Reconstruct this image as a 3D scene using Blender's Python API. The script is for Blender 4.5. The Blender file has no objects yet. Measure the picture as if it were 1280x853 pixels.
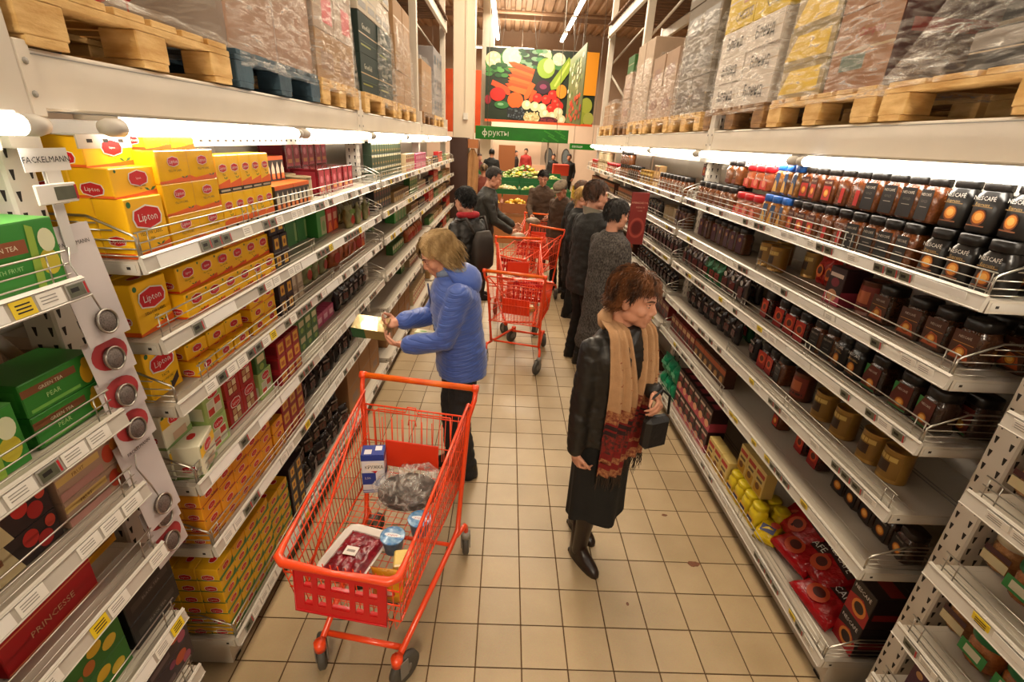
import bpy, bmesh, math, random
import numpy as np
from mathutils import Vector, Matrix, Euler, noise
R = random.Random(7)
SC = bpy.context.scene
COL = SC.collection
PI = math.pi
# ------------------------------------------------------------------ camera, world, light, exposure
PITCH, YAW, ROLL = 0.39655948, 0.02554813, 0.05494709
CAMPOS = Vector((0.24673, -1.35570, 2.09538))
def make_camera():
    cp, sp, cy, sy = math.cos(PITCH), math.sin(PITCH), math.cos(YAW), math.sin(YAW)
    fw = Vector((sy*cp, cy*cp, -sp)); rt = Vector((cy, -sy, 0)); up = rt.cross(fw)
    r = rt*math.cos(ROLL) + up*math.sin(ROLL); u = up*math.cos(ROLL) - rt*math.sin(ROLL)
    d = bpy.data.cameras.new('camera'); c = bpy.data.objects.new('camera', d); COL.objects.link(c)
    m = Matrix((r, u, -fw)).transposed().to_4x4(); m.translation = CAMPOS
    c.matrix_world = m
    d.sensor_width = 36.0; d.lens = 598.083*36/1280; d.clip_start = 0.03; d.clip_end = 200
    SC.camera = c
make_camera()
W = bpy.data.worlds.new('hall_air'); SC.world = W; W.use_nodes = True
W.node_tree.nodes['Background'].inputs[0].default_value = (1.0, 0.80, 0.58, 1)
W.node_tree.nodes['Background'].inputs[1].default_value = 0.03
SC.view_settings.view_transform = 'Standard'; SC.view_settings.look = 'None'
SC.view_settings.gamma = 1.0; SC.view_settings.use_curve_mapping = False
SC.view_settings.exposure = 0.38
SC.cycles.max_bounces = 6; SC.cycles.diffuse_bounces = 3; SC.cycles.glossy_bounces = 3
SC.cycles.transparent_max_bounces = 12; SC.cycles.transmission_bounces = 4
SC.cycles.caustics_reflective = False; SC.cycles.caustics_refractive = False
WARM = (1.0, 0.84, 0.62)          # colour of the hall's ceiling tubes
TUBE = (1.0, 0.91, 0.77)          # colour of the shelf tubes
HALL_POWER = 26.0                 # emission of the ceiling tubes
SHELF_POWER = 22.0                 # emission of the shelf tubes
def hall_light(name, loc, sx, sy, power, col=WARM):
    d = bpy.data.lights.new(name, 'AREA'); d.shape = 'RECTANGLE'; d.size = sx; d.size_y = sy
    d.energy = power; d.color = col
    o = bpy.data.objects.new(name, d); COL.objects.link(o); o.location = loc
    return o
# the rows of hall luminaires above this aisle and the open floor, seen and unseen
for i, y in enumerate((-7.0, 1.5, 6.5, 12.5, 18.5, 23.0)):
    hall_light('hall_luminaire', (0.45, y, 5.9), 1.6, 3.4, (430, 105, 240, 440, 580, 420)[i])
    if i: hall_light('ceiling_fill', (0.45, y, 5.95), 1.6, 3.4, (0, 30, 50, 90, 100, 80)[i]).rotation_euler = (PI, 0, 0)  # added upward fill that brightens the ceiling, no lamp of its own
# ------------------------------------------------------------------ helpers
def lin(h):
    h = h.lstrip('#'); c = [int(h[i:i+2], 16)/255 for i in (0, 2, 4)]
    return tuple(x/12.92 if x <= .04045 else ((x+.055)/1.055)**2.4 for x in c)
MATS = {}
def mat(name, col, rough=.5, metal=0., var=0., vscale=20., bump=0., bscale=60., trans=0., alpha=1., emit=0., ecol=None, coat=0., sheen=0., spec=.5, stretch=None, col2=None, ior=1.45):
    """one procedural Principled material; var/col2 mix a second tone by noise, bump is fine relief"""
    if name in MATS: return MATS[name]
    m = bpy.data.materials.new(name); m.use_nodes = True; MATS[name] = m
    nt = m.node_tree; b = nt.nodes['Principled BSDF']
    c = lin(col) if isinstance(col, str) else col
    b.inputs['Base Color'].default_value = (*c, 1); b.inputs['Roughness'].default_value = rough
    b.inputs['Metallic'].default_value = metal; b.inputs['IOR'].default_value = ior
    b.inputs['Specular IOR Level'].default_value = spec
    if trans: b.inputs['Transmission Weight'].default_value = trans
    if alpha < 1: b.inputs['Alpha'].default_value = alpha
    if coat: b.inputs['Coat Weight'].default_value = coat; b.inputs['Coat Roughness'].default_value = .12
    if sheen: b.inputs['Sheen Weight'].default_value = sheen
    if emit:
        b.inputs['Emission Color'].default_value = (*(ecol or c), 1); b.inputs['Emission Strength'].default_value = emit
    if var or col2 or bump:
        tc = nt.nodes.new('ShaderNodeTexCoord'); mp = nt.nodes.new('ShaderNodeMapping')
        nt.links.new(tc.outputs['Object'], mp.inputs[0])
        if stretch: mp.inputs['Scale'].default_value = stretch
    if var or col2:
        n = nt.nodes.new('ShaderNodeTexNoise'); n.inputs['Scale'].default_value = vscale; n.inputs['Detail'].default_value = 4
        nt.links.new(mp.outputs[0], n.inputs['Vector'])
        rp = nt.nodes.new('ShaderNodeValToRGB')
        c2 = lin(col2) if col2 else tuple(x*(1-var) for x in c)
        rp.color_ramp.elements[0].position = .35; rp.color_ramp.elements[1].position = .65
        rp.color_ramp.elements[0].color = (*c2, 1); rp.color_ramp.elements[1].color = (*c, 1)
        nt.links.new(n.outputs['Fac'], rp.inputs[0]); nt.links.new(rp.outputs[0], b.inputs['Base Color'])
    if bump:
        n2 = nt.nodes.new('ShaderNodeTexNoise'); n2.inputs['Scale'].default_value = bscale; n2.inputs['Detail'].default_value = 3
        nt.links.new(mp.outputs[0], n2.inputs['Vector'])
        bp = nt.nodes.new('ShaderNodeBump'); bp.inputs['Strength'].default_value = bump; bp.inputs['Distance'].default_value = .01
        nt.links.new(n2.outputs['Fac'], bp.inputs['Height']); nt.links.new(bp.outputs[0], b.inputs['Normal'])
    return m
class MB:
    """mesh builder: shapes gathered into ONE mesh"""
    def __init__(s): s.v = []; s.f = []; s.m = []; s.mats = []; s.sm = []
    def mi(s, m):
        if m not in s.mats: s.mats.append(m)
        return s.mats.index(m)
    def add(s, vs, fs, m, smooth=False, M=None):
        o = len(s.v); i = s.mi(m)
        s.v += [tuple(M @ Vector(p)) for p in vs] if M is not None else [tuple(p) for p in vs]
        for f in fs: s.f.append([a+o for a in f]); s.m.append(i); s.sm.append(smooth)
        return s
    def box(s, c, d, m, M=None, bev=0.):
        x, y, z = d[0]/2, d[1]/2, d[2]/2; cx, cy, cz = c
        if not bev:
            vs = [(cx+a*x, cy+b*y, cz+e*z) for a in (-1, 1) for b in (-1, 1) for e in (-1, 1)]
            return s.add(vs, [(0,1,3,2),(4,6,7,5),(0,4,5,1),(2,3,7,6),(0,2,6,4),(1,5,7,3)], m, False, M)
        vs = []; idx = {}
        for a in (-1, 1):
            for b in (-1, 1):
                for e in (-1, 1):
                    for k in range(3):
                        p = [a*(x-bev), b*(y-bev), e*(z-bev)]; p[k] = (a*x, b*y, e*z)[k]
                        idx[a, b, e, k] = len(vs); vs.append((cx+p[0], cy+p[1], cz+p[2]))
        fs = []
        for k in range(3):
            u, w = (k+1) % 3, (k+2) % 3
            for sg in (-1, 1):
                q = []
                for su, sw in ((-1,-1),(1,-1),(1,1),(-1,1)):
                    t = [0,0,0]; t[k] = sg; t[u] = su; t[w] = sw; q.append(idx[(*t, k)])
                fs.append(q if sg > 0 else q[::-1])
            for su in (-1, 1):
                for sw in (-1, 1):
                    t0 = [0,0,0]; t1 = [0,0,0]; t0[k] = -1; t1[k] = 1
                    for t in (t0, t1): t[u] = su; t[w] = sw
                    q = [idx[(*t0, u)], idx[(*t1, u)], idx[(*t1, w)], idx[(*t0, w)]]
                    fs.append(q if su*sw > 0 else q[::-1])
        for a in (-1, 1):
            for b in (-1, 1):
                for e in (-1, 1):
                    q = [idx[a,b,e,0], idx[a,b,e,1], idx[a,b,e,2]]
                    fs.append(q if a*b*e > 0 else q[::-1])
        return s.add(vs, fs, m, False, M)
    def poly(s, pts, m, M=None): return s.add(pts, [tuple(range(len(pts)))], m, False, M)
    def prism(s, pts, off, m, M=None):
        """polygon pts (3-D, planar) extruded by the vector off"""
        n = len(pts); vs = [tuple(p) for p in pts]+[tuple(Vector(p)+Vector(off)) for p in pts]
        fs = [tuple(range(n))[::-1], tuple(range(n, 2*n))]+[(i, (i+1) % n, n+(i+1) % n, n+i) for i in range(n)]
        return s.add(vs, fs, m, False, M)
    def tube(s, pts, r, m, n=6, M=None, cap=True, closed=False):
        pts = [Vector(p) for p in pts]; k = len(pts); rs = r if isinstance(r, (list, tuple)) else [r]*k
        vs = []; up = None
        for i, p in enumerate(pts):
            if closed: t = (pts[(i+1) % k]-pts[i-1]).normalized()
            else: t = (pts[min(i+1, k-1)]-pts[max(i-1, 0)]).normalized()
            if up is None:
                up = Vector((0,0,1)) if abs(t.z) < .9 else Vector((1,0,0))
            a = t.cross(up)
            if a.length < 1e-5: a = t.orthogonal()
            a.normalize(); b = a.cross(t).normalized(); up = b
            vs += [p + (a*math.cos(2*PI*j/n)+b*math.sin(2*PI*j/n))*rs[i] for j in range(n)]
        fs = []
        for i in range(k if closed else k-1):
            o, q = i*n, ((i+1) % k)*n
            fs += [(o+j, o+(j+1) % n, q+(j+1) % n, q+j) for j in range(n)]
        if cap and not closed: fs += [tuple(range(n))[::-1], tuple(range((k-1)*n, k*n))]
        return s.add(vs, fs, m, n > 4, M)
    def lathe(s, prof, m, n=16, M=None, c=(0,0,0), sq=0., smooth=True, caps=True):
        """profile [(r, z)] turned about z; sq > 0 squares the section off"""
        vs = []
        for r, z in prof:
            for j in range(n):
                a = 2*PI*(j+.5)/n; x, y = math.cos(a), math.sin(a)
                if sq:
                    k = (abs(x)**(2+sq*6)+abs(y)**(2+sq*6))**(-1/(2+sq*6)); x *= k; y *= k
                vs.append((c[0]+r*x, c[1]+r*y, c[2]+z))
        k = len(prof)
        fs = [(i*n+j, i*n+(j+1) % n, (i+1)*n+(j+1) % n, (i+1)*n+j) for i in range(k-1) for j in range(n)]
        if caps: fs += [tuple(range(n))[::-1], tuple(range((k-1)*n, k*n))]
        return s.add(vs, fs, m, smooth, M)
    def ell(s, c, r, m, n=12, k=8, M=None):
        vs = [(c[0], c[1], c[2]-r[2])]
        for i in range(1, k):
            t = PI*i/k
            vs += [(c[0]+r[0]*math.sin(t)*math.cos(2*PI*j/n), c[1]+r[1]*math.sin(t)*math.sin(2*PI*j/n), c[2]-r[2]*math.cos(t)) for j in range(n)]
        vs.append((c[0], c[1], c[2]+r[2])); L = len(vs)-1
        fs = [(0, 1+(j+1) % n, 1+j) for j in range(n)]
        for i in range(k-2):
            fs += [(1+i*n+j, 1+i*n+(j+1) % n, 1+(i+1)*n+(j+1) % n, 1+(i+1)*n+j) for j in range(n)]
        fs += [(1+(k-2)*n+j, 1+(k-2)*n+(j+1) % n, L) for j in range(n)]
        return s.add(vs, fs, m, True, M)
    def limb(s, pts, rs, m, n=12, M=None):
        """closed tapered chain with round ends (for bodies, joined later by remeshing)"""
        pts = [Vector(p) for p in pts]; P, Q = [], []
        d0 = (pts[0]-pts[1]).normalized(); d1 = (pts[-1]-pts[-2]).normalized()
        for t in (.95, .7, .35): P.append(pts[0]+d0*rs[0]*t); Q.append(rs[0]*math.sqrt(1-t*t))
        P += pts; Q += list(rs)
        for t in (.35, .7, .95): P.append(pts[-1]+d1*rs[-1]*t); Q.append(rs[-1]*math.sqrt(1-t*t))
        return s.tube(P, Q, m, n, M)
    def loft(s, rings, m, n=20, M=None, smooth=True, caps=True):
        """rings [(cx, cy, cz, rx, ry[, power])] horizontal super-ellipses, bottom to top"""
        vs = []
        for q in rings:
            cx, cy, cz, rx, ry = q[:5]; pw = q[5] if len(q) > 5 else 2.
            for j in range(n):
                a = 2*PI*j/n; x, y = math.cos(a), math.sin(a)
                k = (abs(x)**pw+abs(y)**pw)**(-1/pw); vs.append((cx+rx*x*k, cy+ry*y*k, cz))
        k = len(rings)
        fs = [(i*n+j, i*n+(j+1) % n, (i+1)*n+(j+1) % n, (i+1)*n+j) for i in range(k-1) for j in range(n)]
        if caps: fs += [tuple(range(n))[::-1], tuple(range((k-1)*n, k*n))]
        return s.add(vs, fs, m, smooth, M)
    def text(s, txt, size, m, M, sx=1., align='CENTER', shear=0.):
        vs, fs = text_geo(txt, size, align, shear)
        return s.add([(x*sx, y, 0) for x, y in vs], fs, m, False, M)
    def mesh(s, name):
        me = bpy.data.meshes.new(name); me.from_pydata(s.v, [], s.f)
        for m in s.mats: me.materials.append(m)
        me.polygons.foreach_set('material_index', s.m); me.polygons.foreach_set('use_smooth', s.sm)
        me.update(); return me
    def build(s, name, parent=None, loc=None, rot=None):
        return obj(name, s.mesh(name), parent, loc, rot)
TXT = {}
def text_geo(txt, size, align, shear):
    k = (txt, align, shear)
    if k not in TXT:
        c = bpy.data.curves.new('lettering', 'FONT'); c.body = txt; c.size = 1; c.resolution_u = 1; c.align_x = align; c.align_y = 'CENTER'; c.shear = shear
        o = bpy.data.objects.new('lettering', c); COL.objects.link(o)
        bpy.context.view_layer.update()
        me = bpy.data.meshes.new_from_object(o.evaluated_get(bpy.context.evaluated_depsgraph_get()))
        TXT[k] = ([(v.co.x, v.co.y) for v in me.vertices], [tuple(p.vertices) for p in me.polygons])
        bpy.data.objects.remove(o); bpy.data.curves.remove(c); bpy.data.meshes.remove(me)
    vs, fs = TXT[k]
    return [(x*size, y*size) for x, y in vs], fs
def frame(o, ex, ey):
    """matrix taking local x to ex, y to ey, z to their cross product, at origin o"""
    ex = Vector(ex).normalized(); ey = Vector(ey).normalized(); ez = ex.cross(ey)
    m = Matrix((ex, ey, ez)).transposed().to_4x4(); m.translation = Vector(o); return m
def fx(x, y, z): return frame((x, y, z), (0,1,0), (0,0,1))       # print on a face that looks along +x
def fny(x, y, z): return frame((x, y, z), (1,0,0), (0,0,1))      # print on a face that looks along -y
def fz(x, y, z): return frame((x, y, z), (0,1,0), (-1,0,0))      # print on a top, read from +x
def thicken(me, t):
    """give an open sheet a second side, t behind the first, and a rim"""
    n = len(me.vertices); co = [v.co.copy() for v in me.vertices]; no = [v.normal.copy() for v in me.vertices]
    fs = [tuple(p.vertices) for p in me.polygons]; mi = [p.material_index for p in me.polygons]; ed = {}
    for k, f in enumerate(fs):
        for a, c in zip(f, f[1:]+f[:1]): ed.setdefault(frozenset((a, c)), []).append((a, c, k))
    vs = co+[c-q*t for c, q in zip(co, no)]; out = fs+[tuple(a+n for a in f[::-1]) for f in fs]; m2 = mi+mi
    for l in ed.values():
        if len(l) == 1: a, c, k = l[0]; out.append((c, a, a+n, c+n)); m2.append(mi[k])
    r = bpy.data.meshes.new(me.name)
    r.from_pydata(vs, [], out)
    for m in me.materials: r.materials.append(m)
    r.polygons.foreach_set('material_index', m2); r.polygons.foreach_set('use_smooth', [True]*len(out)); r.update(); return r
def obj(name, me, parent=None, loc=None, rot=None, kind=None):
    o = bpy.data.objects.new(name, me); COL.objects.link(o)
    if parent: o.parent = parent
    if loc is not None: o.location = loc
    if rot is not None: o.rotation_euler = rot if not isinstance(rot, (int, float)) else (0, 0, rot)
    if kind: o['kind'] = kind
    return o
def tag(o, label, cat, group=None, kind=None):
    o['label'] = label; o['category'] = cat
    if group: o['group'] = group
    if kind: o['kind'] = kind
    return o
def thing(name, label, cat, loc=(0,0,0), rot=0, group=None): return tag(obj(name, None, None, loc, rot), label, cat, group)
def struct(name, mb, parent=None): return obj(name, mb.mesh(name), parent, kind=None if parent else 'structure')
ORD = 'first second third fourth fifth sixth seventh eighth ninth tenth eleventh twelfth thirteenth fourteenth fifteenth sixteenth seventeenth eighteenth nineteenth twentieth'.split()
def ordinal(i):
    if i < 20: return ORD[i]
    if i < 29: return 'twenty-'+ORD[i-20]
    return 'thirtieth' if i == 29 else 'thirty-'+ORD[i-30] if i < 39 else 'later'
class Proto:
    """one product: a root mesh and its parts, built once and then copied object by object"""
    def __init__(s, name, cat, body, parts=(), dims=(.1,.1,.1)):
        s.name, s.cat, s.dims = name, cat, dims
        s.root = body.mesh(name); s.parts = [(n, b.mesh(n), l) for n, b, l in parts]; s.first = None
    def put(s, loc, rotz=0., detail=True):
        if s.first is None:
            r = obj(s.name, s.root); s.kids = []
            for n, me, l in s.parts:
                c = obj(n, me, r); s.kids.append(c)
                if l: c['label'] = l
            s.first = r
        else:
            r = s.first.copy(); COL.objects.link(r)
            for k in ('label', 'group'):
                if k in r: del r[k]
            for k in s.kids:
                c = k.copy(); COL.objects.link(c); c.parent = r
        r.location = loc; r.rotation_euler = (0, 0, rotz) if isinstance(rotz, (int, float)) else rotz
        r['category'] = s.cat
        return r
QUEUE = {}   # (place, description, tier) -> [(order, object)], named once everything is placed
def queue(o, desc, place, order, tier='', group=None):
    QUEUE.setdefault((desc, tier, place), []).append((order, o))
    if group: o['group'] = group
def name_queue():
    for (desc, tier, place), L in QUEUE.items():
        L.sort(key=lambda t: t[0])
        for i, (_, o) in enumerate(L):
            bits = [desc]+([tier] if tier else [])
            if len(L) > 1: bits.append(ordinal(i)+' from near end')
            o['label'] = ', '.join(bits+[place])
# ------------------------------------------------------------------ materials used all over
SHELF = mat('shelf_enamel', '#bfb5a6', .42, var=.06, vscale=6)
BEAM = mat('beam_enamel', '#ddd2c2', .45, var=.08, vscale=3)
STEEL = mat('wire_chrome', '#b9b4aa', .28, 1.0)
HOLE = mat('hole_shade', '#2b2521', .9)  # dark colour painted for the shade inside holes that are not cut
GREY = mat('grey_plastic', '#8d8880', .5)
BLACK = mat('black_plastic', '#141313', .45)
WHITE = mat('white_card', '#e6e1d8', .55)
INK = mat('black_ink', '#17130f', .6)
RAILM = mat('rail_plastic', '#c4bdb2', .25, var=.05, vscale=9)
ESL = mat('shelf_display', '#5b5c4a', .35, var=.2, vscale=60)
YTAG = mat('yellow_tag', '#e3c526', .5)
REDM = mat('red_print', '#b3191f', .5)
GROUT = mat('grout', '#5a4129', .9, var=.25, vscale=8)
def tile_material():
    m = mat('floor_tile', '#b8a288', .30, spec=.4)
    nt = m.node_tree; b = nt.nodes['Principled BSDF']
    oi = nt.nodes.new('ShaderNodeObjectInfo'); tc = nt.nodes.new('ShaderNodeTexCoord')
    geo = nt.nodes.new('ShaderNodeNewGeometry')
    n1 = nt.nodes.new('ShaderNodeTexNoise'); n1.inputs['Scale'].default_value = 2.2; n1.inputs['Detail'].default_value = 6
    n2 = nt.nodes.new('ShaderNodeTexNoise'); n2.inputs['Scale'].default_value = 160; n2.inputs['Detail'].default_value = 2
    nt.links.new(geo.outputs['Position'], n1.inputs['Vector']); nt.links.new(geo.outputs['Position'], n2.inputs['Vector'])
    r1 = nt.nodes.new('ShaderNodeValToRGB'); r1.color_ramp.elements[0].position = .3; r1.color_ramp.elements[1].position = .7
    r1.color_ramp.elements[0].color = (*lin('#9d8766'), 1); r1.color_ramp.elements[1].color = (*lin('#b49d7b'), 1)
    nt.links.new(n1.outputs['Fac'], r1.inputs[0])
    hs = nt.nodes.new('ShaderNodeHueSaturation')
    ma = nt.nodes.new('ShaderNodeMath'); ma.operation = 'MULTIPLY_ADD'; ma.inputs[1].default_value = .16; ma.inputs[2].default_value = .92
    nt.links.new(oi.outputs['Random'], ma.inputs[0]); nt.links.new(ma.outputs[0], hs.inputs['Value']); nt.links.new(r1.outputs[0], hs.inputs['Color'])
    mx = nt.nodes.new('ShaderNodeMix'); mx.data_type = 'RGBA'; mx.blend_type = 'MULTIPLY'; mx.inputs[0].default_value = .25
    nt.links.new(hs.outputs[0], mx.inputs[6]); nt.links.new(n2.outputs['Color'], mx.inputs[7]); nt.links.new(mx.outputs[2], b.inputs['Base Color'])
    r2 = nt.nodes.new('ShaderNodeMapRange'); r2.inputs[3].default_value = .24; r2.inputs[4].default_value = .5
    nt.links.new(n1.outputs['Fac'], r2.inputs[0]); nt.links.new(r2.outputs[0], b.inputs['Roughness'])
    return m
TILE = tile_material()
# ------------------------------------------------------------------ floor: nearer tiles one by one, the rest as one field
fl = MB().box((1, 9, -.06), (24, 38, .11), GROUT); floor = struct('floor', fl)
tm = MB().box((0, 0, -.002), (.1945, .1945, .004), TILE, bev=.001).mesh('floor_tile')
for r in range(-2, 21):
    for c in range(-4, 9):
        obj('floor_tile', tm, floor, (c*.2+.1, r*.2+.1, R.uniform(-.0005, .0005)))
tf = MB()
for r in range(-24, 130):
    for c in range(-40, 55):
        if -2 <= r < 21 and -4 <= c < 9: continue
        if c < -6 and r < 40 or c > 10 and r < 40: continue
        x, y = c*.2, r*.2
        tf.add([(x+.003, y+.003, 0), (x+.197, y+.003, 0), (x+.197, y+.197, 0), (x+.003, y+.197, 0)], [(0,1,2,3)], TILE)
obj('floor_tile_field', tf.mesh('floor_tile_field'), floor, kind='stuff')
STAIN = mat('floor_stain', '#6e3f22', .5, var=.3, vscale=60)
for (x, y, a, b) in ((1.36, .59, .035, .022), (1.31, .96, .018, .012), (.935, .33, .008, .012)):
    pts = [(x+a*math.cos(t)*R.uniform(.7, 1.1), y+b*math.sin(t)*R.uniform(.7, 1.1), .0006) for t in [i*PI/7 for i in range(14)]]
    obj('floor_stain', MB().prism(pts, (0, 0, .0006), STAIN).mesh('floor_stain'), floor)
# ------------------------------------------------------------------ ceiling, walls, columns
CEILM = mat('deck_ceiling', '#a98a70', .6, var=.15, vscale=1.5)
CEILB = mat('ceiling_steel', '#9a7c64', .55)
ce = MB()
for i in range(60):
    x = -11.5+i*.42; ce.prism([(x, -9, 7.0), (x+.2, -9, 7.0), (x+.25, -9, 7.09), (x+.37, -9, 7.09), (x+.42, -9, 7.0), (x+.42, -9, 7.14), (x, -9, 7.14)], (0, 36, 0), CEILM)
ceiling = struct('ceiling', ce)
for y in (4, 8.5, 13, 17.5, 22):
    b = MB().box((1, y, 6.72), (24, .16, .05), CEILB).box((1, y, 6.98), (24, .16, .04), CEILB).box((1, y, 6.85), (24, .03, .26), CEILB)
    obj('ceiling_beam', b.mesh('ceiling_beam'), ceiling)
for y in (10.6, 15.2, 19.8):
    obj('ceiling_pipe', MB().tube([(-11, y, 6.5), (13, y, 6.5)], .06, CEILB, 10).mesh('ceiling_pipe'), ceiling)
WALLM = mat('hall_wall', '#cdb9a6', .7, var=.06, vscale=1.2)
WALLD = mat('hall_wall_dark', '#a98f7a', .75, var=.1, vscale=1.2)
struct('wall_far', MB().box((1, 26.1, 1.5), (24, .2, 3.1), mat('far_wall_panel', '#e3c9b4', .55, var=.05, vscale=2)).box((1, 26.1, 5.1), (24, .2, 4.1), WALLD))
struct('wall_left', MB().box((-11.1, 8.5, 3.5), (.2, 36, 7.2), WALLM))
struct('wall_right', MB().box((13.1, 8.5, 3.5), (.2, 36, 7.2), WALLM))
struct('wall_back', MB().box((1, -9.6, 3.5), (24, .2, 7.2), WALLM))
COLM = mat('column_paint', '#ead9c2', .55, var=.04, vscale=2)
def column(x, y, w, d, z1=6.75):
    o = struct('trim_column', MB().box((0, 0, z1/2), (w, d, z1), COLM, bev=.012).box((0, 0, .1), (w+.02, d+.02, .2), COLM))
    o.location = (x, y, 0); return o
c1 = column(-.72, 9.6, .42, .42); c1.name = 'trim_1'
obj('cable_duct', MB().box((.05, -.225, 4.1), (.035, .03, 3.4), COLM).box((.05, -.235, 2.5), (.09, .05, .12), WHITE).mesh('cable_duct'), c1)
c2 = column(-.62, 17.4, .40, .40); c2.name = 'trim_2'
# ------------------------------------------------------------------ racks
def X(side, d): return -.765-d if side < 0 else 1.645+d
LEV = {-1: (1.69, 1.44, 1.217, .898, .61, .12), 1: (1.70, 1.44, 1.19, .90, .617, .11)}
SIDE = {-1: 'tea rack', 1: 'coffee rack'}
def tag_mesh(kind):
    b = MB()
    if kind == 'white':
        b.box((0, 0, 0), (.0016, .066, .034), WHITE)
        for z in (.008, .001, -.006): b.box((.001, -.006, z), (.0006, .04, .0022), GREY)
    elif kind == 'display':
        b.box((0, 0, 0), (.005, .058, .036), GREY, bev=.001).box((.0026, -.004, 0), (.0008, .044, .028), ESL).box((.0026, .0235, 0), (.0008, .005, .028), REDM)
        b.box((.0032, -.008, .002), (.0004, .022, .010), INK)
    elif kind == 'yellow':
        b.box((0, 0, 0), (.0018, .052, .036), YTAG); [b.box((.0011, 0, q), (.0006, .034, .003), INK) for q in (.008, .0, -.008)]
    else:
        b.box((0, 0, 0), (.0012, .2, .036), mat('strip_paper', '#e9e6e0', .3))
    return b.mesh('price_tag')
TAGM = {k: tag_mesh(k) for k in ('white', 'display', 'yellow', 'strip')}
def wire_front(side, ya, yb, z, h=.078, d=.02, ret=True):
    """front wire guard of a shelf, from ya to yb"""
    b = MB(); r = .0019; x = X(side, d)
    for k in (1., .62, .3):
        b.tube([(x, ya, z+h*k), (x, yb, z+h*k)], r if k < 1 else .0026, STEEL, 5)
    n = max(1, int((yb-ya)/.62)); ys = [ya+.012, ya+.05]
    for i in range(1, n): ys += [ya+(yb-ya)*i/n-.018, ya+(yb-ya)*i/n+.018]
    ys += [yb-.05, yb-.012]
    for y in ys: b.tube([(x, y, z-.004), (x, y, z+h)], r, STEEL, 5)
    return b
def wire_end(side, y, z, h=.085, d0=.02, d1=.30, drop=.12):
    """guard at the end of a shelf: rises from the front corner to the back, five wires"""
    b = MB()
    def P(d, zz): return (X(side, d), y, zz)
    b.tube([P(d0, z-.004), P(d0, z+h*.75), P(d0+.012, z+h*.86), P(d0+drop, z+h*1.42), P(d1, z+h*1.42)], .0036, STEEL, 6)
    for k in (.14, .38, .66, .98, 1.2):
        dd = d0 if k < .8 else d0+.06 if k < 1.1 else d0+.1
        b.tube([P(dd, z+h*k), P(d1, z+h*k)], .0022, STEEL, 5)
    b.tube([P(d1-.02, z-.004), P(d1-.02, z+h*1.42)], .0022, STEEL, 5)
    return b
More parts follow.
